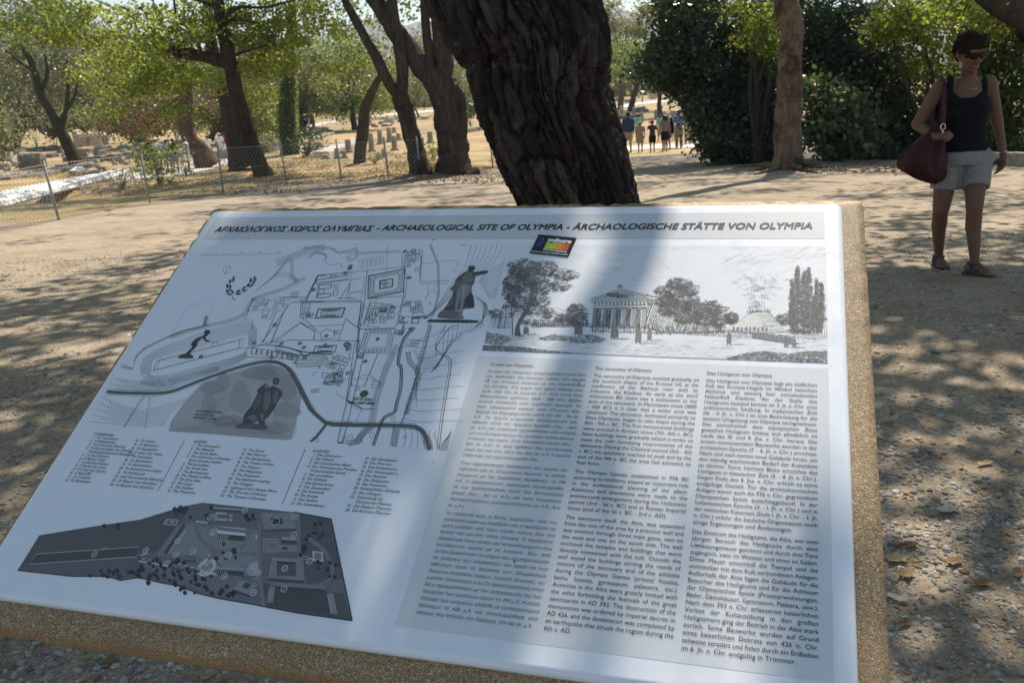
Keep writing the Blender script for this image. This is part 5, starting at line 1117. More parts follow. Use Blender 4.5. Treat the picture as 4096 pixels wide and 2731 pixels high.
def limb(pts, rad, seg=9, n=None, noisy=.06, seed=0, flare=None):
    n = n or max(6, len(pts)*(14 if seg >= 14 else 5)); P = spline(np.array(pts, float), n); R_ = np.interp(np.linspace(0, 1, n), np.linspace(0, 1, len(rad)), rad)
    V, F = tube(P, R_, seg); r = np.random.default_rng(seed); c = np.repeat(P, seg, 0); ph = np.tile(np.arange(seg), n)*2*math.pi/seg; tt = np.repeat(np.arange(n), seg)
    k = 1+noisy*(np.sin(ph*3+tt*.21+seed)+.7*np.sin(ph*2-tt*.5+seed*2)+r.uniform(-.6, .6, len(V)))
    if seg >= 14: a_ = ph*np.repeat(R_, seg); L_ = np.repeat(np.concatenate([[0], np.cumsum(np.linalg.norm(np.diff(P, axis=0), axis=1))]), seg); k = k-.13*(1-smooth01(np.abs(2*vnoise(ph*3+seed, L_*.35, .5, seed)-1)/.35))+.10*(vnoise(ph*2, L_*.8, .35, seed+4)-.5)
    return c+(V-c)*k[:, None], F
def pxlimb(spec, Y, dy=0):
    """spec: [(px, py, width_px)]; Y forward distance (number or list)"""
    Ys = Y if isinstance(Y, (list, tuple)) else [Y]*len(spec)
    P = [at(px, py, y) for (px, py, w), y in zip(spec, Ys)]
    return P, [w*.5*y/F_PX/1.03 for (px, py, w), y in zip(spec, Ys)]
def tree(name, label, base, limbs, bmat, crown, lmat, lsize, cat='tree', group=None, seed=0, seg=10, asp=.6, flat=0, tint=None, twigs=True):
    """limbs: [(pts, radii)]; crown: [(centre, radii, clumps, leaves per clump, clump size)]"""
    root = empty(name, base, label, cat, group)
    mb = MB()
    for i, (p, r) in enumerate(limbs): mb.add(*limb(p, r, seg=seg if i == 0 else max(6, seg-3), seed=seed+i))
    mb.build('trunk', bmat, root, smooth=True)
    if crown:
        L = np.concatenate([clumps(c, ra, nc, nl, cs, seed*13+i) for i, (c, ra, nc, nl, cs) in enumerate(crown)])
        leaf_mesh('crown', L, lsize, lmat, root, seed=seed, asp=asp, flat=flat, tint=tint)
    return root
def ellp_at(cx, cy, rx, ry, Y, dep=None):
    c = at(cx, cy, Y); s = Y/F_PX
    return c, (rx*s, (dep if dep else rx*s), ry*s)
def boughs(frm, ends, r0, seed=0):
    """twig limbs running from a point to the middle of leaf masses"""
    rr = random.Random(seed); out = []
    for e in ends:
        a = np.array(frm, float); e = np.array(e, float); m_ = (a+e)/2+np.array([rr.uniform(-.2, .2), rr.uniform(-.2, .2), rr.uniform(.0, .3)])*np.linalg.norm(e-a)*.4
        out.append(([a, m_, e], [r0, r0*.6, r0*.2]))
    return out

# ================================================================ the big leaning tree behind the board
MY = 4.2
prof = [(1900, -420, 640), (1975, -200, 660), (2046, 0, 615), (2129, 180, 585), (2147, 330, 552), (2192, 480, 522), (2260, 640, 516), (2330, 808, 498), (2400, 1000, 520), (2450, 1200, 590), (2470, 1400, 700), (2475, 1540, 880)]
Pm = spline(np.array([at(x, y, MY) for x, y, w in prof]), 285); Rm = -.028+np.interp(np.linspace(0, 1, 285), np.linspace(0, 1, len(prof)), [w*.5*MY/F_PX for x, y, w in prof])
seg = 225; nR = len(Pm)
V, F = tube(Pm, Rm, seg, caps=False)
cc_ = np.repeat(Pm, seg, 0); ang = np.tile(np.arange(seg), nR)/seg*2*math.pi; Ls = np.repeat(np.concatenate([[0], np.cumsum(np.linalg.norm(np.diff(Pm, axis=0), axis=1))]), seg)
def cell2(u, v, seed, wrap):
    """distance to nearest / second nearest jittered point, u wraps"""
    ui = np.floor(u); vi = np.floor(v); f1 = np.full(u.shape, 9.); f2 = np.full(u.shape, 9.); idc = np.zeros(u.shape)
    for du in (-1, 0, 1):
        for dv in (-1, 0, 1):
            cu = ui+du; cv = vi+dv; k = np.mod(cu, wrap)
            h1_ = np.sin(k*127.1+cv*311.7+seed)*43758.5453; h1_ -= np.floor(h1_); h2_ = np.sin(k*269.5+cv*183.3+seed)*43758.5453; h2_ -= np.floor(h2_)
            d = np.hypot(cu+.15+.7*h1_-u, cv+.15+.7*h2_-v); nw = d < f1; f2 = np.where(nw, f1, np.minimum(f2, d)); f1 = np.where(nw, d, f1); idc = np.where(nw, h1_, idc)
    return f1, f2, idc
WR = 38; tw = 1.1*(vnoise(ang*1.0, Ls, .55, 3)-.5)+.5*(vnoise(ang*3, Ls, .25, 4)-.5)
u = ang/(2*math.pi)*WR+tw*1.6; vv = Ls*4.3+1.3*(vnoise(ang*2, Ls, .3, 7)-.5)
f1, f2, idc = cell2(u, vv, 3.3, WR); edge = f2-f1
plate = smooth01(edge/.27)
f1b, f2b, idb = cell2(u*2.6+3, vv*3.6, 9.1, int(WR*2.6)); fine = smooth01((f2b-f1b)/.35)
groove = np.abs(vnoise(ang*4.2+tw, Ls*.55, .30, 21)-.5)*2
disp = -.026*(1-plate)+.010*(idc-.5)*plate+.010*(fine-1)+.016*(vnoise(ang*9, Ls*3, .33, 6)-.5)-.012*np.abs(2*vnoise(ang*.33, Ls*.6, .030, 8)-1)+.009*(vnoise(ang*.33, Ls, .017, 18)-.5)-.030*(1-smooth01(groove/.25))
lump = .045*np.sin(ang*2+Ls*2.2)+.03*np.sin(ang*3-Ls*3.1+1); 
d_ = V-cc_; d_ /= np.linalg.norm(d_, axis=1)[:, None]; V = V+d_*(disp*.8+lump*.6)[:, None]
cavity = np.clip(plate*.75+.25*fine, 0, 1)
m, nt, b = nodemat('plated_bark'); a = attr(nt, 'ink'); sc_ = nt.nodes.new('ShaderNodeSeparateColor'); nt.links.new(a.outputs['Color'], sc_.inputs[0]); v = coords(nt)
pc = ramp(nt, sc_.outputs[1], [(0, (.020, .015, .012)), (.4, (.036, .028, .022)), (.75, (.058, .047, .038)), (1, (.085, .072, .06))])
pc = mixc(nt, pc, (.16, .145, .125), ramp(nt, noise(nt, 18, 6, .7, v), [(.56, 0), (.70, .75)])); pc = mixc(nt, pc, (.055, .025, .014), ramp(nt, noise(nt, 7, 4, .6, v), [(.55, 0), (.7, .6)]))
c = mixc(nt, (.009, .007, .006), pc, sc_.outputs[0]); nt.links.new(c, b.inputs['Base Color']); b.inputs['Roughness'].default_value = .9; b.inputs['Specular IOR Level'].default_value = .2
h_ = bump(nt, noise(nt, 70, 6, .7, v), .8, .008, None); bump(nt, noise(nt, 22, 5, .7, coords(nt, (1, 1, .4))), .8, .02, b, h_)
big = empty('leaning_tree', ground(*proj(at(2475, 1530, MY)) if False else (2475, 1530)), 'massive leaning tree with dark deeply furrowed bark right behind the board', 'tree')
F = np.array(F); mesh('trunk', V, F, MATS['plated_bark'], big, smooth=True, vcol=np.column_stack([cavity, idc, fine]))
topP = Pm[0]
def sunpt(P, t): return np.array(P)+SUN*t
bA, bB, bC = PW(*px2uv(2560, 830)), PW(*px2uv(2330, 1350)), PW(*px2uv(2120, 2050))
lA, lB, lC = sunpt(bA, 4.6), sunpt(bB, 4.9), sunpt(bC, 5.2)  # unseen limb laid out sunward so its shadow bands the board
mb = MB()
for i, (p, r) in enumerate([([topP, topP+[-.5, .1, .9], topP+[-1.3, -.2, 2.2], topP+[-1.9, -.9, 4.0]], [.36, .25, .16, .06]), ([topP+[.05, 0, -.1], topP+[.5, .2, 1.0], topP+[.9, .5, 2.0], topP+[1.3, 1.4, 3.4]], [.30, .19, .13, .05]),
        ([topP+[.9, .5, 2.0], (topP+[.9, .5, 2.0]+lA)/2+[0, .1, .2], lA, lB, lC, lC+(lC-lB)*1.6], [.10, .07, .042, .038, .042, .025]), ([topP+[-.5, .1, .9], topP+[-1.6, .6, 1.9], topP+[-2.8, 1.4, 3.0]], [.14, .09, .04])]):
    mb.add(*limb(p, r, seg=12, seed=i+3, n=24))
mb.build('bough', BK_DARK, big, smooth=True)
# ================================================================ leaf canopy overhead: unseen clumps placed sunward of ground meant to be shaded
def inpoly(x, y, P):
    P = np.array(P, float); r = np.zeros(np.shape(x), bool); j = len(P)-1
    for i in range(len(P)):
        xi, yi = P[i]; xj, yj = P[j]; c = ((yi > y) != (yj > y)) & (x < (xj-xi)*(y-yi)/(yj-yi+1e-12)+xi); r ^= c; j = i
    return r
def projs(P):
    c = (P-CAM) @ R_CW; z = -c[:, 2]; z = np.where(z < .05, np.nan, z)
    return 2048+F_PX*c[:, 0]/z, 1365.5-F_PX*c[:, 1]/z
cr = np.random.default_rng(77)
GX = np.concatenate([cr.uniform(-17, 14, 5200), cr.uniform(-34, -2, 3600)]); GY = np.concatenate([cr.uniform(-4, 36, 5200), cr.uniform(22, 48, 3600)]); EXT_ = np.arange(8800) >= 5200
G = np.column_stack([GX, GY, H(GX, GY)]); px, py = projs(G)
cov = .42+1.1*(vnoise(GX*1.0, GY*.75, .85, 31)-.5)+.8*(vnoise(GX, GY*.7, 2.6, 32)-.5)
LITZ = [[(-2500, 850), (-300, 842), (560, 838), (830, 828), (800, 900), (700, 1010), (300, 1060), (0, 1120), (-2500, 1300)],       # bright gravel, left
        [(-1500, 660), (540, 655), (560, 700), (0, 835), (-1500, 1000)], [(830, 780), (1950, 775), (2060, 800), (1700, 812), (850, 830)], [(1000, 725), (1700, 700), (1750, 720), (1400, 740), (1000, 765)]]
for Z in LITZ: cov = np.where(inpoly(px, py, Z), .02 if Z is LITZ[0] or Z is LITZ[1] else cov-.08, cov)
STR_ = inpoly(px, py, [(2480, 660), (4400, 690), (4400, 880), (3450, 850), (2620, 830)]); cov = np.where(STR_, .30+1.6*(vnoise(GX*.28, GY*1.1, .8, 35)-.5), cov)
SH = inpoly(px, py, [(3470, 880), (4800, 860), (6000, 3000), (3600, 3200)]); cov = np.where(SH, cov+.62, cov)
cov = np.where(inpoly(px, py, [(-1500, 1130), (100, 1110), (560, 1060), (430, 1500), (0, 2200), (-1500, 2400)]), cov+.68, cov)
cov = np.where(inpoly(px, py, [(300, 700), (640, 722), (1000, 640), (1100, 640), (1250, 735), (900, 785), (400, 815), (0, 848), (-500, 870), (-500, 800), (180, 790)]), cov+.5, cov)
cov = np.where(inpoly(px, py, [(1100, 690), (2060, 640), (2100, 700), (2100, 760), (1300, 790), (1000, 790)]), cov+.12+.9*(vnoise(GX*.3, GY, .7, 37)-.5), cov)
cov = np.where(inpoly(px, py, [(2380, 592), (2900, 585), (3400, 640), (3400, 690), (2480, 665)]), .95, cov)
cov = np.where(GY < .6, .75, cov); cov = np.where((GX > 4) & (GY > 14), cov+.2, cov)
WX, WY = float(at(3860, 600, 6.68)[0]), 6.68
BAND = inpoly(px, py, [(300, 700), (640, 722), (1000, 640), (1100, 640), (1250, 735), (900, 785), (400, 815), (0, 848), (-500, 870), (-500, 800), (180, 790)])
cov = np.where(EXT_ & ~BAND, 0, cov); cov = np.where(BAND, .35+1.4*(vnoise(GX*.5, GY, .9, 41)-.25), cov)
keep = cr.random(len(G)) < cov
G = G[keep]; t = np.where(G[:, 1] > 13, cr.uniform(9.0, 14.0, len(G)), cr.uniform(5.6, 10.5, len(G)))/SUN[2]
C = G+SUN*t[:, None]
fx_ = cr.uniform(-3.2, 3.4, 2600); fy_ = cr.uniform(-1.5, 5.2, 2600); FG_ = np.column_stack([fx_, fy_, H(fx_, fy_)]); pxf, pyf = projs(FG_)
fc = .62+1.2*(vnoise(fx_, fy_, .5, 51)-.5)+.6*(vnoise(fx_, fy_, 1.3, 52)-.5); fc = np.where(inpoly(pxf, pyf, [(3850, 2150), (4300, 2100), (4300, 2480), (3880, 2420)]) | inpoly(pxf, pyf, [(3540, 2600), (3760, 2560), (3800, 2800), (3540, 2800)]), .05, fc); fc = np.where(inpoly(pxf, pyf, LITZ[0]), 0, fc); fc = np.where((fx_ > .9) & (fc > .06), fc+.22, fc)
FC = FG_[cr.random(2600) < fc]; FC = FC+SUN*(cr.uniform(4.2, 8.0, len(FC))/SUN[2])[:, None]
# the board is handled on its own
def shadow_uv(C):
    """where a clump's shadow meets the board plane"""
    k = ((C-OBw)@NDw)/(SUN@NDw); P = C-SUN*k[:, None]-OBw; return P@D1w, P@D2w
su, sv = shadow_uv(FC); FC = FC[~((su > UL-.30) & (su < UR+.34) & (sv < VT+.32) & (sv > VB-.30))]
su, sv = shadow_uv(C); ok = ~((su > UL-.95) & (su < UR+.95) & (sv < VT+.95) & (sv > VB-.95)); C = C[ok]
# keep the sun on the two kinds of place the photograph shows lit
def sh_ground(C, z0=0): k = (C[:, 2]-z0)/SUN[2]; return C-SUN*k[:, None]
# unseen leaf clumps added sunward of the woman to keep her in shade
WS = np.column_stack([cr.uniform(-.55, .45, 150)+WX, cr.uniform(-.4, .3, 150)+WY, cr.uniform(0, 1.7, 150)]); WS = WS+SUN*(cr.uniform(5.5, 8.0, 150)/SUN[2])[:, None]
def panel_px(n, polys, seed):
    r = np.random.default_rng(seed); out = []
    while len(out) < n:
        x = r.uniform(-100, 3700, 400); y = r.uniform(780, 2900, 400); k = np.zeros(400, bool)
        for P in polys: k |= inpoly(x, y, P)
        for a, b_ in zip(x[k], y[k]): out.append((a, b_))
    return out[:n]
SHADE = [[(-300, 800), (2330, 800), (2120, 1080), (1900, 1330), (1740, 1500), (1580, 1720), (1400, 1800), (1200, 2050), (900, 2150), (800, 2350), (-300, 2300)],
         [(-300, 2100), (900, 2250), (1150, 2400), (700, 2900), (-300, 2900)],
         [(3180, 2180), (3480, 2150), (3600, 2600), (3350, 2620), (3200, 2450)], [(2400, 2250), (2650, 2150), (2700, 2420), (2500, 2560), (2300, 2480)], [(1650, 2300), (2000, 2420), (2500, 2731), (2500, 3000), (1700, 3000), (1500, 2700)]]
DENSE = [[(400, 860), (2250, 850), (2000, 1250), (1750, 1500), (1100, 1800), (300, 2000), (0, 1900)]]
PP = panel_px(26, [[(-300, 2380), (1000, 2500), (1900, 2660), (1900, 2900), (-300, 2900)]], 11)+panel_px(72, SHADE, 5)+panel_px(100, DENSE, 6)
Q = []
r = np.random.default_rng(8)
for (x, y) in PP:
    uu, v2 = px2uv(x, y); Q.append(PW(uu, v2)+SUN*r.uniform(4.4, 7.6))
Q = np.array(Q)
def mk_leaves(C, n, s, seed): rr = np.random.default_rng(seed); return C.repeat(n, 0)+rr.normal(size=(len(C)*n, 3))*s*np.array([1, 1, .6])
ov = np.column_stack([cr.uniform(-13, 14, 1100), cr.uniform(-9, 20, 1100), cr.uniform(5.6, 10.5, 1100)]); kk = ov[:, 2]/SUN[2]; og = ov-SUN*kk[:, None]; ox, oy = projs(og)  # extra unseen clumps added overhead to cut the skylight
ou_, ovv = shadow_uv(ov); okk = ~((ou_ > UL-1) & (ou_ < UR+1) & (ovv < VT+1) & (ovv > VB-1)); okk &= ~(inpoly(ox, oy, LITZ[0]) | inpoly(ox, oy, LITZ[1]) | inpoly(ox, oy, [(2480, 660), (4400, 690), (4400, 880), (3450, 850), (2620, 830)]))
okk &= (og[:, 0] > .8) | (og[:, 0] < -1.2) | (og[:, 1] < -1); okk &= ~((np.hypot(ov[:, 0], ov[:, 1]-1.4) < 3.2)); C = np.concatenate([C, ov[okk]])
qx, qy = projs(C); out = ~((qx > -250) & (qx < 4350) & (qy > -140) & (qy < 2900)); C = C[out]
# hand each shading clump to the crown of the nearest tree
anch = {'big': np.array([.3, 4.0]), 'pale': np.array(ground(3150, 670)[:2]), 'twin': np.array(ground(1800, 690)[:2]), 'mul': np.array(ground(1020, 705)[:2])}
D_ = np.stack([np.hypot(C[:, 0]-a[0], C[:, 1]-a[1]) for a in anch.values()], 1); who = D_.argmin(1)
CAN = {k: mk_leaves(C[who == i], 40, .27, 100+i) for i, k in enumerate(anch)}
for k_ in CAN:
    a_, b_ = shadow_uv(CAN[k_]); CAN[k_] = CAN[k_][~((a_ > .10) & (a_ < UR+.06) & (b_ > -.60) & (b_ < VT+.06))]
L = np.concatenate([CAN['big'], mk_leaves(WS, 30, .22, 61)])
NL = np.concatenate([mk_leaves(Q, 9, .05, 62), mk_leaves(FC, 9, .085, 63)]); nu_, nv_ = shadow_uv(NL); NL = NL[~((nu_ > .36) & (nu_ < UR+.06) & (nv_ > -.60) | (nu_ > .12) & (nv_ > -.42))]
leaf_mesh('shade_leaves', NL, .085, LF_GREEN, big, seed=5, asp=.7, flat=.3)  # unseen leaves placed to shade the board and the gravel beside it
leaf_mesh('crown', L, .17, LF_GREEN, big, seed=5, asp=.7, flat=.3)
# twigs carrying the near clumps
mb = MB(); rr = random.Random(4); ends = [Q[i] for i in range(98, len(Q), 14)]+[WS[i] for i in range(0, 150, 12)]+[c for c in C[who == 0][::14]]
for e in ends:
    a = topP+np.array([1.3, 1.4, 3.4]) if e[0] > 1.6 else topP+np.array([-1.3, -.2, 2.2]); mid = (a+e)/2+np.array([rr.uniform(-.3, .3), rr.uniform(-.3, .3), rr.uniform(.1, .6)])
    tu, tv = shadow_uv(spline(np.array([a, mid, e]), 240))
    if ((tu > -.12) & (tu < UR+.2) & (tv < VT+.25) & (tv > VB-.1)).any(): continue
    mb.add(*limb([a, mid, e], [.035, .018, .006], seg=5, n=9, seed=1))
mb.build('branches', BK_DARK, big, smooth=True)
# ================================================================ standing trees one can tell apart
def gz(px, py): return ground(px, py)
# pale trunk on the right
b0 = gz(3150, 672); Yp = b0[1]
P, R = pxlimb([(3152, 690, 142), (3150, 640, 118), (3150, 520, 110), (3155, 400, 104), (3160, 250, 92), (3168, 130, 88), (3150, 30, 96), (3120, -120, 90), (3080, -400, 80), (3000, -900, 50)], Yp)
tree('pale_barked_tree', 'straight tree with pale peeling bark standing at the edge of the shrubs', b0, [(P, R), ([P[7], P[7]+[1.2, .6, 1.6], P[7]+[2.4, 1, 3.4]], [.2, .12, .05]), ([P[8], P[8]+[-1, -.8, 1], P[8]+[-2, -2, 2.4]], [.18, .1, .04])], BK_PALE, [], LF_GREEN, .1, seed=11, seg=20)
pale = [o for o in COL.objects if o.name == 'pale_barked_tree'][0]
leaf_mesh('crown', CAN['pale'], .17, LF_GREEN, pale, seed=6, asp=.7, flat=.3)
mb = MB()
for i in range(7): a = 2*math.pi*i/7+.3; L_ = .9+.5*(i % 3); p0 = b0+[0, 0, .10]; e = p0+np.array([math.cos(a)*L_, math.sin(a)*L_*.9, 0]); e[2] = H(e[0], e[1])+.0; md = (p0+e)/2; md[2] = H(md[0], md[1])+.05; mb.add(*limb([p0, md, e], [.085, .045, .015], seg=7, n=9, seed=i))
mb.build('root', BK_PALE, pale, smooth=True)
# forked double trunk, centre left
b0 = gz(1815, 690); Yt = b0[1]
P, R = pxlimb([(1825, 712, 210), (1815, 670, 150), (1808, 560, 116), (1790, 440, 116), (1755, 330, 118), (1735, 280, 101)], Yt)
Pa, Ra = pxlimb([(1760, 340, 92), (1690, 270, 84), (1620, 180, 77), (1560, 90, 71), (1500, 0, 67), (1420, -150, 59), (1300, -420, 42), (1150, -900, 25)], Yt)
Pb, Rb = pxlimb([(1770, 350, 80), (1776, 250, 69), (1760, 130, 60), (1745, 0, 55), (1740, -200, 50), (1800, -700, 34)], Yt)
Pc, Rc = pxlimb([(1730, 290, 50), (1712, 180, 37), (1700, 60, 34), (1690, -80, 30), (1660, -400, 20)], Yt)
Pd, Rd = pxlimb([(1835, 640, 50), (1850, 500, 44), (1845, 400, 34), (1822, 345, 29)], Yt)
tw = tree('forked_tree', 'thick grey tree forking into several leaning trunks beside the chain-link fence', b0, [(P, R), (Pa, Ra), (Pb, Rb), (Pc, Rc), (Pd, Rd)], BK_GREY, [], LF_GREEN, .1, seed=21, seg=22)
leaf_mesh('crown', CAN['twin'], .17, LF_GREEN, tw, seed=7, asp=.7, flat=.3)
# slimmer forked tree left of it
b0 = gz(1670, 693); Y2 = b0[1]
P, R = pxlimb([(1690, 702, 101), (1660, 600, 74), (1635, 500, 69), (1615, 430, 72), (1600, 380, 76)], Y2)
Pa, Ra = pxlimb([(1600, 385, 50), (1555, 330, 47), (1510, 240, 42), (1470, 170, 37), (1420, 80, 34), (1380, 0, 30), (1330, -120, 25), (1240, -400, 17)], Y2)
Pb, Rb = pxlimb([(1605, 380, 52), (1608, 280, 49), (1590, 150, 45), (1570, 20, 42), (1560, -150, 37), (1600, -600, 20)], Y2)
tree('slender_forked_tree', 'slender grey-brown forked tree just left of the thick forked tree', b0, [(P, R), (Pa, Ra), (Pb, Rb)], BK_GREY, [(at(1480, 60, Y2+3), (1.6, 1.5, 1.2), 26, 26, .22), (at(1450, 210, Y2+4), (1.0, 1, .7), 12, 26, .2), (at(1700, -60, Y2+3), (2, 2, .8), 40, 30, .25)], LF_GREEN, .12, seed=23, seg=14)
# crooked two-toned trunk
b0 = gz(1440, 652); Y3 = b0[1]
P, R = pxlimb([(1438, 665, 56), (1440, 600, 48), (1452, 520, 46), (1458, 450, 44), (1480, 390, 36), (1505, 335, 30), (1530, 290, 22)], Y3)
tree('crooked_tree', 'crooked tree with a blackened foot and a pale upper trunk behind the fence', b0, [(P, R)], BK_GREY, [(at(1540, 260, Y3+1), (1.4, 1.4, .8), 24, 24, .3), (at(1400, 300, Y3+3), (2.2, 2, 1.2), 46, 24, .3)], LF_OLIVE, .15, seed=25, seg=12)
# ivy-covered trunk
b0 = gz(1165, 618); Y4 = b0[1]
P, R = pxlimb([(1160, 640, 90), (1158, 580, 66), (1150, 470, 70), (1150, 380, 62), (1155, 300, 46), (1160, 180, 34), (1170, 20, 26), (1180, -200, 18)], Y4)
iv = tree('ivy_covered_tree', 'upright trunk sheathed in ivy with a sunlit tip left of the crooked tree', b0, [(P, R)], BK_IVY, [], LF_GREEN, .1, seed=27, seg=12)
L = []
rr = np.random.default_rng(3); Pi_ = spline(np.array(P[1:7]), 240); Ri_ = np.interp(np.linspace(0, 1, 240), np.linspace(0, 1, 6), R[1:7])
for p, r_ in zip(Pi_, Ri_):
    a = rr.uniform(0, 6.28, 22); q = p+np.column_stack([np.cos(a), np.sin(a), rr.normal(0, .12, 22)])*(r_*rr.uniform(.9, 1.35, 22))[:, None]; L.append(q)
leaf_mesh('ivy', np.concatenate(L), .13, LF_GREEN, iv, seed=3)
# mulberry with twin trunks, left
b0 = gz(1030, 706); Y5 = b0[1]
P, R = pxlimb([(1060, 722, 96), (1035, 660, 72), (1000, 560, 62), (965, 440, 60), (930, 300, 56), (905, 180, 52), (888, 90, 50), (870, 0, 44), (840, -160, 40), (800, -500, 30)], Y5)
Pa, Ra = pxlimb([(940, 270, 52), (885, 244, 50), (830, 232, 46), (770, 220, 44), (715, 212, 42), (690, 200, 30)], Y5)
Pz = [pxlimb(s, Y5) for s in ([(700, 205, 18), (640, 150, 13), (560, 90, 11), (470, 40, 8), (380, 0, 5)], [(705, 205, 16), (660, 120, 12), (620, 40, 10), (600, -60, 8)], [(715, 205, 16), (710, 130, 11), (700, 40, 9), (690, -60, 7)], [(800, 215, 16), (790, 130, 11), (770, 40, 9)], [(690, 210, 14), (620, 190, 9), (560, 150, 6)], [(895, 60, 22), (960, 30, 14), (1060, 30, 9), (1180, 0, 6)], [(885, 50, 20), (840, 20, 14), (760, -10, 10)], [(890, 90, 18), (960, 80, 10), (1040, 95, 6)], [(920, 230, 14), (1000, 200, 9), (1080, 180, 5)], [(850, 200, 14), (850, 130, 9), (830, 60, 7)])]
mul = [(x, y, rx, ry, dz, nc) for x, y, rx, ry, dz, nc in [(60, 60, 150, 60, -6, 12), (120, 130, 160, 50, -5, 14), (330, 130, 190, 40, -4, 20), (480, 160, 170, 30, -3, 18), (350, 60, 140, 30, -2, 14), (560, 60, 160, 36, -2, 22), (700, 130, 170, 46, -1, 40), (600, 205, 170, 34, 0, 26), (450, 240, 120, 24, 0, 12), (380, 300, 70, 36, 0, 10),
       (540, 300, 150, 44, 1, 34), (680, 290, 150, 40, 1, 34), (620, 355, 150, 30, 1, 26), (480, 370, 90, 30, 1, 16), (700, 440, 60, 30, 0, 8), (420, 445, 60, 30, 1, 8), (850, 60, 150, 60, 1, 36), (960, 130, 120, 70, 1, 38), (1050, 60, 150, 50, 2, 34), (1040, 180, 120, 50, 2, 34), (1150, 130, 110, 60, 2, 30), (1180, 30, 120, 36, 2, 24), (1040, 270, 90, 50, 1, 26), (1120, 250, 70, 50, 0, 18), (1290, 110, 90, 26, 0, 14), (1350, 135, 60, 14, 0, 7), (1330, 270, 60, 12, -1, 7), (900, 330, 70, 40, 2, 12), (1030, 370, 50, 50, 2, 10), (1250, 20, 60, 26, 0, 6), (1390, 20, 30, 20, 0, 4), (820, 300, 80, 30, 3, 14), (250, 30, 120, 40, -6, 12)]]
cw = [(at(x, y, Y5+dz), (rx*(Y5+dz)/F_PX, 1.6, ry*(Y5+dz)/F_PX), int(nc*2.2), 16, .19) for x, y, rx, ry, dz, nc in mul]
mt = tree('mulberry_tree', 'mulberry tree with a long side limb and bright yellow-green backlit leaves', b0, [(P, R), (Pa, Ra)]+Pz, BK_DARK, cw, LF_YG, .135, seed=31, seg=16, asp=.75, flat=.25)
leaf_mesh('upper_crown', CAN['mul'], .17, LF_YG, mt, seed=9, asp=.75, flat=.3)
# dark companion trunk
b0 = gz(965, 645); Y6 = min(b0[1], 46); b0 = at(965, 645, Y6); b0[2] = H(b0[0], b0[1])
P, R = pxlimb([(985, 668, 180), (965, 630, 110), (935, 540, 72), (915, 440, 68), (890, 340, 66), (868, 270, 60), (850, 200, 50), (835, 80, 40), (820, -100, 34)], Y6)
tree('dark_trunk_tree', 'nearly black trunk leaning beside the mulberry tree', b0, [(P, R)], BK_DARK, [(at(800, -80, Y6), (3, 2, 1), 20, 20, .4), (at(1000, 240, Y6+2), (1.6, 1.5, 1.6), 40, 22, .35)], LF_OLIVE, .2, seed=33, seg=14)
# reddish leaning pine in the middle left
b0 = gz(850, 655); Y7 = min(b0[1], 50); 
P, R = pxlimb([(838, 668, 110), (805, 615, 84), (762, 560, 70), (742, 500, 66), (745, 430, 60), (742, 360, 50), (730, 290, 34), (700, 200, 20)], Y7)
b0 = P[0].copy(); b0[2] = H(b0[0], b0[1])
tree('leaning_pine', 'leaning reddish-brown pine with dead hanging branches beside the footpath', b0, [(P, R)]+[pxlimb(s, Y7) for s in ([(745, 420, 22), (790, 430, 12), (830, 440, 6)], [(742, 380, 22), (700, 400, 14), (640, 450, 8)], [(745, 350, 20), (800, 330, 10), (850, 340, 6)])], BK_BROWN,
     [(at(x, y, Y7+d), (rx*Y7/F_PX, 2.0, ry*Y7/F_PX), nc, 22, .34) for x, y, rx, ry, d, nc in [(520, 450, 140, 60, 3, 60), (600, 400, 130, 50, 2, 40), (470, 500, 90, 40, 3, 30), (650, 460, 90, 60, 4, 40), (830, 420, 60, 60, 4, 24), (560, 520, 90, 30, 4, 24)]], LF_BROWN, .17, seed=35, seg=14, tint=(.35, (.7, 1.25, .8)))
# left willow-like tree with a green mossy foot
b0 = gz(300, 642); Y8 = min(b0[1], 58)
P, R = pxlimb([(305, 650, 66), (275, 590, 48), (240, 520, 40), (200, 440, 34), (160, 370, 32), (140, 290, 28), (110, 220, 22), (60, 160, 14)], Y8)
b0 = P[0].copy(); b0[2] = H(b0[0], b0[1])
tree('grey_willow', 'grey-leaved willow with a mossy leaning trunk at the far left among the ruins', b0, [(P, R)]+[pxlimb(s, Y8) for s in ([(245, 520, 24), (265, 430, 18), (272, 340, 12), (268, 240, 8)], [(160, 370, 20), (190, 300, 14), (180, 220, 8)], [(140, 290, 14), (80, 250, 9), (20, 200, 6)], [(230, 500, 16), (300, 380, 10), (305, 300, 7)])], BK_IVY,
     [(at(x, y, Y8+d), (rx*Y8/F_PX, 3.0, ry*Y8/F_PX), nc, 24, .5) for x, y, rx, ry, d, nc in [(60, 200, 150, 100, 2, 60), (200, 180, 120, 90, 3, 50), (80, 340, 130, 80, 3, 50), (230, 320, 110, 80, 3, 46), (340, 380, 90, 80, 4, 40), (150, 460, 100, 50, 5, 26), (300, 480, 70, 40, 5, 18), (50, 90, 140, 60, 0, 40), (330, 240, 80, 70, 4, 30), (400, 480, 60, 50, 5, 14)]], LF_GREY, .22, seed=37, seg=12)
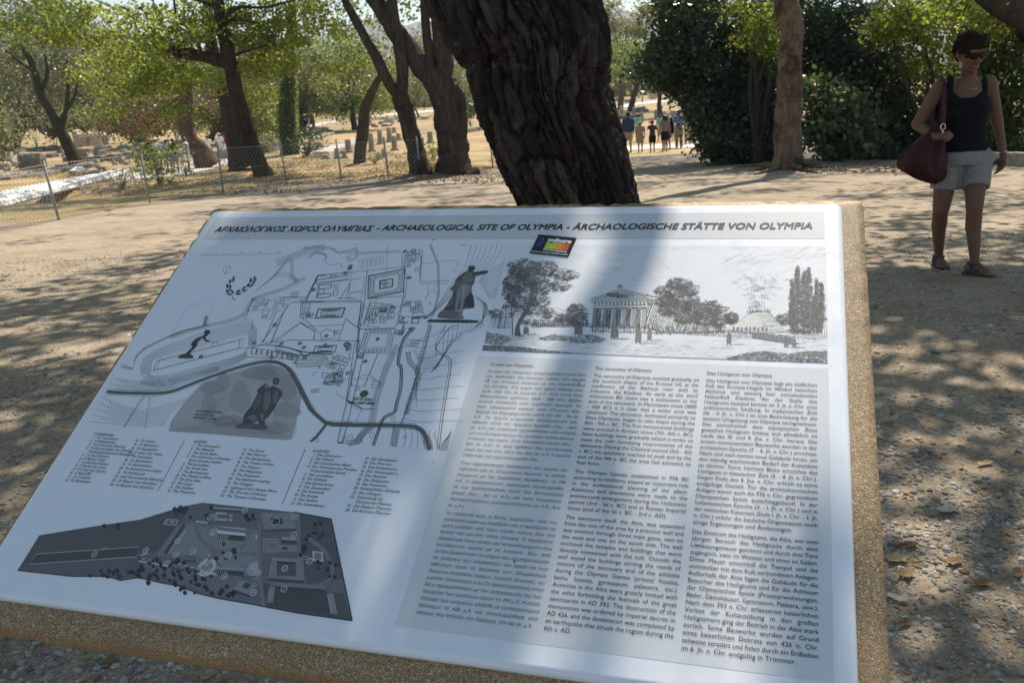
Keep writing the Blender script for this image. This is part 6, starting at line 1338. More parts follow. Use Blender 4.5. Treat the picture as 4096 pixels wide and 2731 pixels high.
# large backdrop trees: (label, px, base py, Y, leaf mat, bark, [ellipses], leaf)
def bgtree(label, px, py, Y, lm, bm, ells, lsize, seed, tw_=26, nl=20, cs=.5, tint=None, name='tree'):
    base = at(px, py, Y); base[2] = float(H(base[0], base[1])); s = Y/F_PX
    cs_ = [at(x, y, Y+(i % 3-1)*1.5) for i, (x, y, rx, ry, nc) in enumerate(ells)]
    top = np.mean(cs_, axis=0); mid = base*.5+top*.5+np.array([tw_*.2*s, 0, 0])
    limbs = [([base, base*.7+top*.3, mid, top], [tw_*s*.5, tw_*s*.4, tw_*s*.34, tw_*s*.14])]+boughs(mid, cs_, tw_*s*.2, seed)
    return tree(name, label, base, limbs, bm, [(c, (rx*s, max(rx, ry)*s*.9, ry*s), int(nc*1.45), int(nl*1.5), cs) for c, (x, y, rx, ry, nc) in zip(cs_, ells)], lm, lsize*1.0, seed=seed, seg=9, group='background trees', tint=tint)
bgtree('silvery olive tree cut by the left edge of the frame above the ramp', -90, 700, 45, LF_GREY, BK_GREY, [(-60, 560, 110, 90, 60), (-40, 480, 60, 60, 30)], .16, 41, nl=26, cs=.35, name='olive_tree')
bgtree('tall pale grey-green tree rising at the top left corner', 60, 560, 95, LF_GREY, BK_GREY, [(60, 90, 200, 120, 90), (0, 250, 180, 120, 70), (200, 60, 120, 90, 40), (120, 400, 150, 80, 46)], .34, 42, cs=.9, name='tall_tree')
bgtree('grey-green tree standing second from the left behind the willow', 330, 560, 100, LF_GREY, BK_DARK, [(330, 200, 130, 120, 60), (300, 330, 140, 90, 60), (420, 280, 90, 90, 40), (250, 470, 120, 60, 36), (400, 430, 80, 70, 30)], .34, 43, cs=.8, name='tall_tree')
bgtree('olive-green pine with browned lower boughs between the willow and the leaning pine', 560, 545, 88, LF_PINE, BK_BROWN, [(560, 240, 150, 70, 60), (640, 330, 140, 60, 50), (480, 320, 100, 60, 40), (560, 410, 120, 50, 36), (700, 250, 120, 80, 40), (450, 190, 80, 50, 18)], .28, 44, cs=.7, tint=(.3, (1.3, .75, .7)), name='pine_tree')
bgtree('yellow-green pine glowing behind the dark leaning trunk', 830, 560, 85, LF_PINE, BK_BROWN, [(820, 420, 110, 70, 50), (900, 330, 110, 80, 50), (760, 500, 80, 34, 24), (1000, 430, 80, 90, 50), (1050, 500, 60, 40, 20), (980, 260, 100, 60, 40)], .28, 45, cs=.6, name='pine_tree')
bgtree('feathery olive-toned pine right of the ivy trunk', 1215, 520, 95, LF_OLIVE, BK_BROWN, [(1230, 330, 60, 70, 40), (1235, 420, 60, 50, 34), (1220, 250, 60, 50, 26), (1100, 420, 60, 70, 30), (1080, 520, 60, 30, 12)], .26, 46, cs=.5, name='pine_tree')
bgtree('broad dark green tree behind the column stumps', 1420, 515, 100, LF_GREEN, BK_DARK, [(1340, 250, 120, 70, 60), (1420, 330, 130, 80, 80), (1330, 400, 100, 60, 50), (1480, 400, 90, 60, 46), (1430, 200, 80, 50, 30), (1360, 450, 80, 26, 18)], .28, 47, cs=.6, name='dark_tree')
bgtree('low bright green tree with a thin stem between the forked trees', 1675, 450, 130, LF_OLIVE, BK_DARK, [(1680, 380, 70, 34, 26), (1620, 400, 60, 40, 22), (1560, 420, 50, 34, 16), (1690, 300, 40, 50, 18)], .30, 48, tw_=8, cs=.6, name='small_tree')
bgtree('hazy green tree showing through the fork of the thick tree', 1900, 420, 140, LF_OLIVE, BK_GREY, [(1860, 300, 90, 90, 50), (1880, 390, 70, 36, 20), (1640, 230, 70, 90, 34), (1700, 170, 60, 60, 20), (1560, 300, 50, 60, 18), (1810, 180, 60, 80, 26)], .34, 49, cs=.8, name='small_tree')
bgtree('pale olive pine with bare patches right of the leaning tree', 2480, 350, 120, LF_OLIVE, BK_BROWN, [(2430, 60, 70, 80, 40), (2480, 160, 90, 60, 40), (2560, 110, 70, 50, 26), (2460, 250, 60, 60, 30), (2600, 40, 60, 34, 18)], .32, 50, cs=.5, name='pine_tree')
bgtree('rounded green tree in front of the far columns', 2520, 340, 110, LF_GREEN, BK_DARK, [(2530, 215, 100, 50, 50), (2600, 260, 70, 44, 34), (2460, 300, 50, 40, 18), (2660, 210, 60, 50, 24)], .28, 51, cs=.5, name='small_tree')
bgtree('dark tree with a leaning black stem beside the far low wall', 2640, 385, 90, LF_DARK, BK_DARK, [(2620, 290, 90, 30, 40), (2700, 310, 60, 40, 30), (2560, 300, 60, 16, 16)], .22, 52, tw_=22, cs=.4, name='dark_tree')
# tall wood far off that closes the view between the trees (one mass)
L = []
r2 = np.random.default_rng(5)
for x in np.arange(-400, 4700, 34):
    top = 300+20*math.sin(x*.01)+r2.uniform(-60, 30)+(-70 if x < 1300 else 0)+(-40 if 2400 < x < 2700 else 0)
    for y in np.arange(top, 450, 28): L.append(clumps(at(x+r2.uniform(-15, 15), y, 215+r2.uniform(-18, 18)), (3.4, 3, 2.2), 6, 11, .9, int(abs(x*7+y))))
o = leaf_mesh('far_woods', np.concatenate(L), 1.15, LF_OLIVE, None, seed=71, tint=(.5, (.7, .8, .7))); o['kind'] = 'stuff'; o['label'] = 'mixed woodland closing the far side of the field'

# ================================================================ dense shrubs on the right
def shrub(label, ells, lm, lsize, seed, stem=None, nl=26, cs=.26, tint=None, cat='shrub', name='shrub', dens=1.0):
    xs = [e[0] for e in ells]; px = float(np.mean(xs))+(120 if 'overhanging' in label else 0); Y = ells[0][4]; base = at(px, 640, Y); base[2] = float(H(base[0], base[1]))
    root = empty(name, base, label, cat, 'tangled shrubs at the right')
    L = [clumps(at(x, y, Yy), (rx*Yy/F_PX, d, ry*Yy/F_PX), int(nc*dens), nl, cs, seed+i) for i, (x, y, rx, ry, Yy, d, nc) in enumerate(ells)]
    leaf_mesh('foliage', np.concatenate(L), lsize, lm, root, seed=seed, asp=.7, tint=tint)
    mb = MB()
    for i, e in enumerate(ells): c = at(e[0], e[1], e[4]); mb.add(*limb([base+[.2*math.sin(i), 0, -.1], (base+c)/2+[.3*math.cos(i*2), 0, .2], c], [.09, .06, .02], seg=6, n=8, seed=i))
    mb.build('stem', BK_DARK, root, smooth=True); return root
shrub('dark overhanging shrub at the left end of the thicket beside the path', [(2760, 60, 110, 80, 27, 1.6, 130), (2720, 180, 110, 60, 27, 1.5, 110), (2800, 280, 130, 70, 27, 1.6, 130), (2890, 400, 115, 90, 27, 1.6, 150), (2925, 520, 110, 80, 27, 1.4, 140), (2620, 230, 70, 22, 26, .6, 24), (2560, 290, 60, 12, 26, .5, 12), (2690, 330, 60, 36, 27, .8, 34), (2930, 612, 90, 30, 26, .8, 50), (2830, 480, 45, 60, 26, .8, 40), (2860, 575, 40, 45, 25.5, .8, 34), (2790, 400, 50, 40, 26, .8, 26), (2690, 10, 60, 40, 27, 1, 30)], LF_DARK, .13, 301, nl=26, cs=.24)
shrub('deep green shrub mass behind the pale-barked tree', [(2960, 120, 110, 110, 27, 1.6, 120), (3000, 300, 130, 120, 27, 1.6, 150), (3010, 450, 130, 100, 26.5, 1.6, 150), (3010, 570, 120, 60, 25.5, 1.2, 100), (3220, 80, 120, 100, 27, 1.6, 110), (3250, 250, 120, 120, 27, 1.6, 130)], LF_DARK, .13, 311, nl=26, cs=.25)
shrub('yellow-green sprays tinted as if sunlit in front of the thicket left of the pale-barked tree', [(3040, 70, 60, 60, 24, .5, 26), (3020, 150, 66, 50, 24, .5, 34), (3080, 190, 50, 40, 24, .5, 24), (2940, 40, 40, 20, 24, .4, 8)], LF_GREEN, .11, 321, nl=18, cs=.16, tint=(.8, (1.8, 1.5, 1.1)), name='sun_tinted_shrub')  # sunlight put into the leaf colour by a brighter tint
shrub('pale large-leaved shrub beside the foot of the pale-barked tree', [(3320, 400, 90, 50, 22.5, .8, 46), (3380, 480, 110, 60, 22.5, .8, 60), (3300, 520, 80, 60, 22, .6, 46), (3420, 560, 70, 40, 22.5, .6, 26), (3240, 350, 50, 30, 22, .5, 14)], LF_GREY, .17, 331, nl=16, cs=.24, name='pale_shrub', tint=(.75, (.38, .62, .45)))
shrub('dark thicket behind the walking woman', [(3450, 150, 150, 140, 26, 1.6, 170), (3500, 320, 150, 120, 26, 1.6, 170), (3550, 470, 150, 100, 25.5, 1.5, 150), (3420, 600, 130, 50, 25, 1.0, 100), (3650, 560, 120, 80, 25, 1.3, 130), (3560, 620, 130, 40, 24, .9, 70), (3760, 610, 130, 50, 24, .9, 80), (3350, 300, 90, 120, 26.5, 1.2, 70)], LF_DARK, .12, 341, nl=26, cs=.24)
shrub('bright green boughs tinted as if sunlit above the thicket at the upper right', [(3640, 70, 140, 60, 23.5, 1.0, 90), (3560, 120, 90, 50, 23.5, .8, 46), (3750, 160, 110, 70, 23.5, .9, 60), (3700, 280, 90, 60, 24, .7, 30), (3980, 80, 130, 70, 23, 1.0, 60)], LF_GREEN, .115, 351, nl=20, cs=.2, tint=(.7, (1.9, 1.6, 1.1)), name='bright_shrub')  # brighter leaf tint stands in for sun on these boughs
shrub('speckled green shrub at the right edge of the frame', [(4020, 180, 130, 100, 24.5, 1.4, 110), (3960, 330, 130, 110, 24.5, 1.4, 110), (4060, 450, 110, 120, 24, 1.4, 110), (3900, 500, 110, 80, 24.5, 1.2, 120), (3950, 590, 140, 50, 23.6, 1.0, 110), (4060, 60, 120, 80, 24.5, 1.4, 90), (3850, 30, 120, 60, 25, 1.4, 80), (4250, 250, 140, 200, 24, 1.5, 90), (3800, 400, 90, 90, 25, 1.2, 60)], LF_GREEN, .12, 361, nl=24, cs=.22, tint=(.35, (.4, .55, .55)))
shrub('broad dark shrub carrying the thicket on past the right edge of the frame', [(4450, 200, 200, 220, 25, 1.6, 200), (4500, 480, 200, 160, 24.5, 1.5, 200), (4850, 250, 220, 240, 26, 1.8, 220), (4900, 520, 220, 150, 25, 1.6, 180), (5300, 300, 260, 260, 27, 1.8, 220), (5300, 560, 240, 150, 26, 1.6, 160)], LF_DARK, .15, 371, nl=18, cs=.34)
# canopy above and behind the thicket keeps it dark
r3 = np.random.default_rng(9); C = np.column_stack([r3.uniform(4.5, 26, 240), r3.uniform(27, 36, 240), r3.uniform(4.6, 9.5, 240)])
b0 = at(4420, 560, 28.); b0[2] = H(b0[0], b0[1])
hb = empty('tall_broadleaf_tree', b0, 'tall dark tree whose bough hangs into the upper right corner', 'tree')
leaf_mesh('crown', mk_leaves(C, 42, .5, 5), .2, LF_DARK, hb, seed=15, asp=.7)
mb = MB(); P, R = pxlimb([(4420, 600, 260), (4350, 300, 220), (4230, 160, 190), (4090, 60, 120), (3990, 10, 90), (3900, -60, 70), (3700, -300, 50)], [26, 25, 24, 22.4, 22, 22, 22]); mb.add(*limb(P, R, seg=12, seed=2)); mb.build('trunk', BK_DARK, hb, smooth=True)
# small bushes on the left
def bush(label, px, py, w, h, lm, lsize, seed, nc=40, nl=18, Y=None, dens=1, name='bush', tint=None):
    base = ground(px, py) if Y is None else at(px, py, Y)
    if Y is not None: base[2] = H(base[0], base[1])
    Y = base[1]; s = Y/F_PX; root = empty(name, base, label, 'bush')
    c = at(px, py-h*.52, Y); L = clumps(c, (w*s*.5, w*s*.45, h*s*.5), nc, nl, .11*h*s, seed, shell=.3)
    leaf_mesh('foliage', L, lsize, lm, root, seed=seed, tint=tint); mb = MB(); rr = random.Random(seed)
    for i in range(9): e = c+np.array([rr.uniform(-.4, .4)*w*s, rr.uniform(-.3, .3)*w*s, rr.uniform(-.1, .45)*h*s]); mb.add(*limb([base, (base+e)/2+[rr.uniform(-.05, .05), 0, 0], e], [.02, .012, .005], seg=5, n=6))
    mb.build('stem', BK_BROWN, root, smooth=True); return root
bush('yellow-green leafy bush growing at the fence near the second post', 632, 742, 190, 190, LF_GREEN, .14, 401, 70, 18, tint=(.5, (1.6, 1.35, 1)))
bush('sparse dry seedling bush left of the leafy bush', 490, 758, 120, 90, LF_OLIVE, .09, 402, 30, 9)
bush('dark green bush at the foot of the ivy-covered tree', 1225, 628, 120, 120, LF_DARK, .16, 403, 50, 20)
bush('pale green low bush behind the mulberry trunk', 1060, 612, 110, 80, LF_OLIVE, .16, 404, 36, 16)
bush('small green weed bush by the forked tree', 1735, 640, 80, 70, LF_GREEN, .10, 405, 24, 12)
bush('scraggly dry bush beside the footpath', 745, 706, 60, 70, LF_BROWN, .08, 406, 22, 10)
bush('dark bush left of the leaning pine among the ruins', 545, 580, 90, 90, LF_DARK, .25, 407, 34, 16, Y=70)
bush('low green weeds against the mound under the leaning tree', 1500, 655, 70, 50, LF_GREEN, .10, 408, 14, 10)
bush('dark shrub on the ruined wall behind the forked tree', 1880, 470, 90, 60, LF_DARK, .28, 409, 26, 14, Y=90)

us = random.Random(77)
for i, (x, y, w, h, lm_, lb) in enumerate([(30, 560, 130, 110, LF_GREY, 'grey-green thicket left of the standing slabs'), (215, 545, 110, 90, LF_OLIVE, 'dark thicket between the standing slabs and the lintel'), (300, 520, 120, 90, LF_GREEN, 'thicket behind the stone lintel'), (440, 530, 120, 90, LF_DARK, 'dark thicket right of the stone lintel'),
        (600, 540, 150, 110, LF_BROWN, 'brown shaded thicket under the olive-green pine'), (700, 520, 120, 110, LF_BROWN, 'brown brush behind the leaning pine'), (900, 545, 110, 90, LF_OLIVE, 'yellowish thicket behind the dark trunk'), (1010, 540, 100, 90, LF_GREEN, 'green thicket behind the mulberry trunk'), (1100, 530, 90, 80, LF_GREEN, 'green thicket left of the ivy-covered tree'), (130, 500, 140, 90, LF_DARK, 'dark thicket far behind the grey willow'), (820, 500, 120, 90, LF_PINE, 'yellow-green thicket beyond the leaning pine')]):
    bush(lb, x, y, w, h, lm_, .38, 500+i, 85, 26, Y=92+us.uniform(-6, 8), name='thicket')
# ================================================================ ruins
ST_W = simple('weathered_limestone', (.36, .31, .25), .9, .2, .35, 2.2, bmp=.01, bscale=20); ST_D = simple('grey_fieldstone', (.22, .20, .17), .95, .2, .4, 3, bmp=.012, bscale=18); ST_P = simple('pale_limestone', (.50, .45, .38), .9, .2, .25, 2, bmp=.01, bscale=20)
STM = []
def stone_mesh(i):
    r = random.Random(i); V = []; s = .5; c = .08+.06*r.random()
    # chamfered, jittered block
    for sx in (-1, 1):
        for sy in (-1, 1):
            for sz in (-1, 1):
                for k in range(3):
                    p = [sx*s, sy*s, sz*s]; p[k] -= (sx, sy, sz)[k]*c*2*r.uniform(.5, 1.3); V.append([q+r.uniform(-.05, .05) for q in p])
    bm = bmesh.new()
    for v_ in V: bm.verts.new(v_)
    bmesh.ops.convex_hull(bm, input=bm.verts); me = bpy.data.meshes.new('stone'); bm.to_mesh(me); bm.free(); return me
for i in range(8):
    for mt_ in (ST_W, ST_D, ST_P): me = stone_mesh(i); me.materials.append(mt_); STM.append(me)
def stone(loc, size, rz=0, mat=0, seed=0, name='stone_block', label=None, group=None, parent=None, tilt=0.0):
    o = bpy.data.objects.new(name, STM[(seed % 8)*3+mat]); l = np.array(loc, float)
    if parent is not None: l = l-parent_world(parent)
    o.location = tuple(l); o.scale = tuple(size); o.rotation_euler = (tilt, tilt*.6, rz); link(o, parent)
    if label: tag(o, label, 'stone', group)
    return o
def drum(name, px, py, h, w, Y, label, sq=False, group='column stumps of the ruined colonnade', base=True, mat=None):
    b_ = at(px, py, Y); b_[2] = float(H(b_[0], b_[1])); s = Y/F_PX; hh, r_ = h*s, w*s*.5
    root = empty(name, b_, label, 'column', group)
    P = [b_+[0, 0, -.1], b_+[0, 0, hh*.5], b_+[0, 0, hh*.97], b_+[0, 0, hh]]; V, F = tube(P, [r_*1.03, r_, r_*.97, r_*.9], 4 if sq else 14)
    if sq: M = np.array(Matrix.Rotation(math.pi/4+.1, 3, 'Z')); V = (V-b_)@M.T*np.array([1.25, 1.25, 1])+b_
    V = V+rng.uniform(-.012, .012, V.shape)*r_*4; mesh('shaft', V, F, mat or ST_W, root, smooth=not sq)
    if base: V, F = box(b_+[0, 0, .04], (r_*3.0, r_*2.6, .16), .1); mesh('plinth', V, F, ST_W, root)
    return root
YC = 62
for (px, pt, pb, w, Y, sq, lab) in [(1393, 537, 587, 24, YC, 0, 'broken column stump directly left of the crooked tree foot'), (1520, 497, 552, 20, 70, 0, 'column stump left of the tall one standing between the crooked tree and slender forked tree'),
    (1557, 487, 542, 20, 72, 0, 'tall column stump on a dark plinth, left of the slender forked tree'), (1592, 503, 529, 18, 74, 0, 'column stump half hidden behind the slender forked tree trunk'), (1486, 518, 588, 22, YC, 0, 'tall column stump just right of the crooked tree trunk'),
    (1578, 528, 584, 22, YC, 0, 'pale column stump nearest the left side of the slender forked tree'), (1535, 568, 600, 20, 56, 0, 'low broken column stump behind the fence post between the two forked trees'), (1376, 577, 607, 20, 56, 1, 'low square stump right of the fourth fence post'),
    (1347, 566, 606, 20, 56, 0, 'column stump directly behind the fifth fence post'), (1300, 586, 604, 26, 56, 1, 'lowest squat stump at the left end of the row of stumps'), (1686, 511, 541, 18, 66, 0, 'short column stump in the gap between the two forked trees'),
    (1719, 488, 532, 22, 68, 0, 'thick column stump touching the left side of the thick forked tree'), (1660, 476, 500, 18, 84, 0, 'far small stump seen between the two forked trees'), (1574, 474, 495, 14, 88, 0, 'farthest thin stump behind the colonnade row')]:
    drum('column_stump', px, pb, pb-pt, w, Y, lab, bool(sq))
for (px, pt, pb, w, Y, sq, lab) in [(2485, 344, 392, 14, 92, 0, 'column stump nearest the leaning tree in the far ruins'), (2535, 353, 392, 12, 92, 0, 'second far column stump from the leaning tree'), (2567, 370, 408, 12, 82, 1, 'square pillar stump standing alone in front of the far ruins'),
    (2623, 362, 397, 12, 86, 1, 'square pillar stump with a slanted top beside the dark leaning stem'), (2693, 367, 394, 16, 86, 1, 'pillar stump at the right end of the far low wall'), (2540, 320, 351, 8, 150, 0, 'thin distant column behind the far stumps'), (2569, 310, 346, 7, 150, 0, 'tallest of the distant thin columns under the trees')]:
    drum('far_column', px, pb, pb-pt, w, Y, lab, bool(sq), group='column stumps in the far ruins', base=False)
# walls made of separate blocks
def wall(name, label, A, B, Y0, Y1, hpx, n, rows=1, mat=0, seed=1, dep=.6, gap=.04, group=None):
    a = at(*A, Y0); b_ = at(*B, Y1); root_p = (a+b_)/2; root_p[2] = float(H(root_p[0], root_p[1])); root = empty(name, root_p, label, 'wall', group)
    r = random.Random(seed); L = np.hypot(*(b_-a)[:2]); rz = math.atan2(*(b_-a)[1::-1]); w = L/n; hh = hpx*Y0/F_PX/rows
    for k in range(rows):
        for i in range(n):
            if k == rows-1 and r.random() < .25 and rows > 1: continue
            t = (i+.5+(k % 2)*.5)/n
            if t > 1: continue
            p = a+(b_-a)*t; z = float(H(p[0], p[1])); stone((p[0], p[1], z+hh*(k+.45)), ((w-gap)*r.uniform(.85, 1.05), dep*r.uniform(.8, 1.1), hh*r.uniform(.9, 1.04)), rz+r.uniform(-.04, .04), mat, r.randrange(8), 'stone', parent=root)
    return root
wall('low_wall', 'long pale low wall running back towards the column stumps', (1275, 572), (1440, 530), 58, 72, 26, 9, 1, 2, 3, 1.2)
wall('stepped_wall', 'low wall of blocks behind the stumps right of the ivy trunk', (1180, 540), (1320, 516), 75, 92, 12, 9, 1, 0, 4, .8)
wall('ruined_wall', 'upright stone wall of tall slabs right of the leaning pine', (800, 580), (910, 566), 60, 62, 36, 7, 1, 1, 5, .7)
wall('terrace_wall', 'long rubble wall crossing behind the grey willow', (20, 700), (480, 590), 48, 74, 14, 22, 1, 1, 6, .6)
wall('terrace_wall', 'rubble wall in front of the tomb slabs', (300, 615), (560, 590), 64, 72, 22, 12, 2, 1, 7, .8)
wall('terrace_wall', 'sunlit tiered wall under the brown pine', (530, 560), (700, 545), 80, 84, 26, 9, 2, 2, 8, .9)
wall('terrace_wall', 'dark low wall between the pine and the footpath', (560, 618), (745, 600), 66, 70, 18, 10, 1, 1, 9, .7)
wall('broken_wall', 'broken wall of grey blocks behind the mulberry trunk', (1030, 580), (1110, 560), 66, 70, 40, 5, 2, 1, 10, .8)
wall('far_wall', 'far low wall of smooth pale blocks in the right-hand ruins', (2650, 392), (2722, 386), 92, 94, 18, 4, 1, 2, 11, .8)
wall('far_wall', 'dark rubble wall with gaps under the far trees beside the leaning trunk', (2432, 408), (2558, 402), 90, 92, 16, 12, 1, 1, 12, .9)
wall('far_wall', 'far wall base at the foot of the woods behind the thick forked tree', (1850, 498), (1960, 490), 80, 84, 16, 7, 1, 0, 13, .9)
wall('terrace_wall', 'row of worn blocks lying along the left edge below the standing slabs', (-40, 660), (260, 628), 52, 60, 16, 12, 1, 0, 21, .8)
wall('terrace_wall', 'tumbled double row of blocks right of the stone lintel', (430, 612), (600, 596), 66, 70, 26, 9, 2, 1, 22, .8)
wall('terrace_wall', 'sunlit course of long blocks behind the leaning pine foot', (640, 585), (800, 572), 70, 74, 18, 7, 1, 2, 23, .8)
# tomb-like pair of slabs and the beam structure
def slab_obj(name, label, px, py, w, h, Y, dep, rz, mat, group=None, seed=0, tilt=0.):
    b_ = at(px, py, Y); z = float(H(b_[0], b_[1])); s = Y/F_PX; return stone((b_[0], b_[1], z+h*s*.5), (w*s, dep, h*s), rz, mat, seed, name, label, group, tilt=tilt)
slab_obj('standing_slab', 'left standing grey slab of the pair at the far left', 93, 592, 48, 58, 62, .7, .1, 1, seed=1); slab_obj('standing_slab', 'right standing grey slab of the pair at the far left', 140, 590, 44, 56, 62, .7, -.1, 1, seed=2)
bs = at(365, 572, 66); bs[2] = H(bs[0], bs[1]); bst = empty('stone_lintel', bs, 'ancient pale stone lintel carried on thick piers behind the grey willow', 'ruin')
s_ = 66/F_PX
stone(at(312, 555, 66), (22*s_, .8, 62*s_), 0, 2, 1, 'pier', parent=bst); stone(at(340, 562, 66), (30*s_, .8, 36*s_), 0, 2, 2, 'pier', parent=bst); stone(at(425, 560, 66.5), (28*s_, .8, 34*s_), 0, 2, 3, 'pier', parent=bst); stone(at(385, 560, 65.6), (34*s_, .5, 40*s_), 0, 2, 4, 'pier', parent=bst, tilt=.15); stone(at(365, 538, 66), (120*s_, 1.0, 9*s_), 0, 2, 5, 'beam', parent=bst); stone(at(372, 545, 65.8), (104*s_, .9, 7*s_), .01, 2, 6, 'beam', parent=bst)
# scattered blocks: clusters with their own words
rs = random.Random(12)
_o1 = 'first second third fourth fifth sixth seventh eighth ninth tenth eleventh twelfth thirteenth fourteenth fifteenth sixteenth seventeenth eighteenth nineteenth'.split()
def ORD(i): i += 1; return _o1[i-1] if i < 20 else ({20: 'twentieth', 30: 'thirtieth'}[i] if i in (20, 30) else {2: 'twenty', 3: 'thirty'}[i//10]+'-'+_o1[i % 10-1])
def cluster(n, boxp, sz, mat, label, group, seed):
    r = random.Random(seed)
    pq = sorted((r.uniform(boxp[0], boxp[2]), r.uniform(boxp[1], boxp[3])) for _ in range(n)); gs = ground_many(*np.array(pq).T)
    for i in range(n):
        px, py = pq[i]; g_ = gs[i]; k = g_[1]/F_PX; w = r.uniform(*sz)*k*1.5; h = w*r.uniform(.35, .65)
        stone((g_[0], g_[1], g_[2]+h*.35), (w, w*r.uniform(.5, .9), h), r.uniform(-.5, .5), mat if r.random() < .7 else 0, r.randrange(8), 'stone_block', ('%s, %s from the left of %s' % ('large block' if w/k > sz[1] else 'low block' if h < .4*w else 'small block', ORD(i), label)) if n > 2 else ('%s flat stone %s' % (('broader', 'smaller')[i], label)), group, tilt=r.uniform(-.15, .15))
cluster(26, (0, 600, 130, 690), (14, 34), 0, 'the weathered blocks strewn left of the willow', 'blocks strewn left of the willow', 1)
cluster(34, (150, 600, 420, 690), (10, 28), 1, 'the grey rubble around the willow foot', 'rubble around the willow', 2)
cluster(22, (380, 590, 560, 665), (12, 30), 0, 'the blocks lying right of the willow', 'blocks right of the willow', 3)
cluster(26, (540, 575, 760, 640), (12, 26), 2, 'the pale ruins under the leaning pine', 'pale blocks under the pine', 4)
cluster(10, (300, 690, 480, 700), (10, 22), 0, 'the stones in the grass above the ramp', 'stones above the ramp', 5)
cluster(26, (1060, 500, 1330, 545), (8, 24), 2, 'the field blocks behind the ivy-covered tree', 'blocks on the field behind the ivy-covered tree', 6)
cluster(12, (1270, 590, 1420, 615), (12, 24), 0, 'the stones by the square stumps', 'low stones by the stumps', 7)
cluster(16, (1440, 470, 1700, 510), (10, 24), 2, 'the blocks behind the column stumps', 'blocks behind the column stumps', 8)
cluster(10, (1850, 440, 1990, 480), (12, 26), 1, 'the grey blocks behind the forked tree', 'blocks behind the forked tree', 9)
cluster(12, (2440, 385, 2740, 412), (8, 20), 0, 'the blocks around the far stumps', 'blocks around the far stumps', 10)
cluster(2, (2545, 446, 2575, 452), (24, 30), 1, 'lying on the open field behind the walking family', 'stones on the field', 11)
cluster(14, (880, 560, 980, 600), (12, 24), 1, 'the dark blocks left of the mulberry tree', 'blocks left of the mulberry tree', 12)
# ================================================================ boardwalk ramp over the dug pit
DECK = simple('white_decking', (.74, .73, .70), .6, .3, .06, 3); RAILM = simple('white_painted_steel', (.62, .62, .60), .5, .4, .1, 5)
a0, a1, c0, c1 = at(-260, 812, 26.5), at(-260, 878, 24.5), at(523, 669, 50), at(523, 677, 48.2)
dk = empty('boardwalk_ramp', (a0+c0)/2, 'long white boardwalk ramp crossing the dug pit at the far left', 'ramp')
nb = 60
for i in range(nb):
    t0, t1 = i/nb, (i+.94)/nb
    q = [a0+(c0-a0)*t0, a1+(c1-a1)*t0, a1+(c1-a1)*t1, a0+(c0-a0)*t1]; V = np.array(q+[p-[0, 0, .07] for p in q]); mesh('plank', V, [(0, 1, 2, 3), (7, 6, 5, 4), (0, 4, 5, 1), (1, 5, 6, 2), (2, 6, 7, 3), (3, 7, 4, 0)], DECK, dk)
for A, B in ((a0, c0), (a1, c1)):
    V, F = tube([A-[0, 0, .12], B-[0, 0, .12]], .08, 6); mesh('beam', V, F, RAILM, dk)
for t in (.2, .42, .62, .8, .97):
    p = a1+(c1-a1)*t; g_ = float(H(p[0], p[1])); V, F = tube([[p[0], p[1], g_-.2], [p[0], p[1], p[2]-.05]], .05, 6); mesh('support_post', V, F, RAILM, dk)
rl = empty('white_railing', ground(400, 745), 'thin white metal railing standing in the dug pit beside the ramp', 'railing')
rp = [ground(*p) for p in ((83, 812), (192, 805), (338, 778), (332, 776), (540, 735), (570, 740))]
tops = [at(px, py, p[1]) for (px, py), p in zip(((78, 796), (188, 772), (318, 726), (314, 726), (522, 671), (560, 676)), rp)]
for p, q in zip(rp, tops): V, F = tube([p, q], .035, 6); mesh('post', V, F, RAILM, rl)
for i, j in ((0, 1), (1, 2), (2, 4), (4, 5)): V, F = tube([tops[i], tops[j]], .028, 6); mesh('rail', V, F, RAILM, rl)
# little sign on a stone by the ramp
g_ = ground(298, 704); k = g_[1]/F_PX; sg_ = empty('field_sign', g_, 'small white reading panel on a stone block above the ramp', 'sign')
stone(g_+[0, 0, 10*k], (36*k, .3, 22*k), .1, 0, 3, 'stone_foot', parent=sg_)
c_ = at(303, 677, g_[1]); q = [c_+[-20*k, -.12, -6*k+.02], c_+[14*k, -.12, -9*k], c_+[21*k, .35, 5*k], c_+[-13*k, .35, 9*k]]; V = np.array(q+[p-[0, 0, .05] for p in q]); mesh('panel', V, [(0, 1, 2, 3), (7, 6, 5, 4), (0, 4, 5, 1), (1, 5, 6, 2), (2, 6, 7, 3), (3, 7, 4, 0)], DECK, sg_)
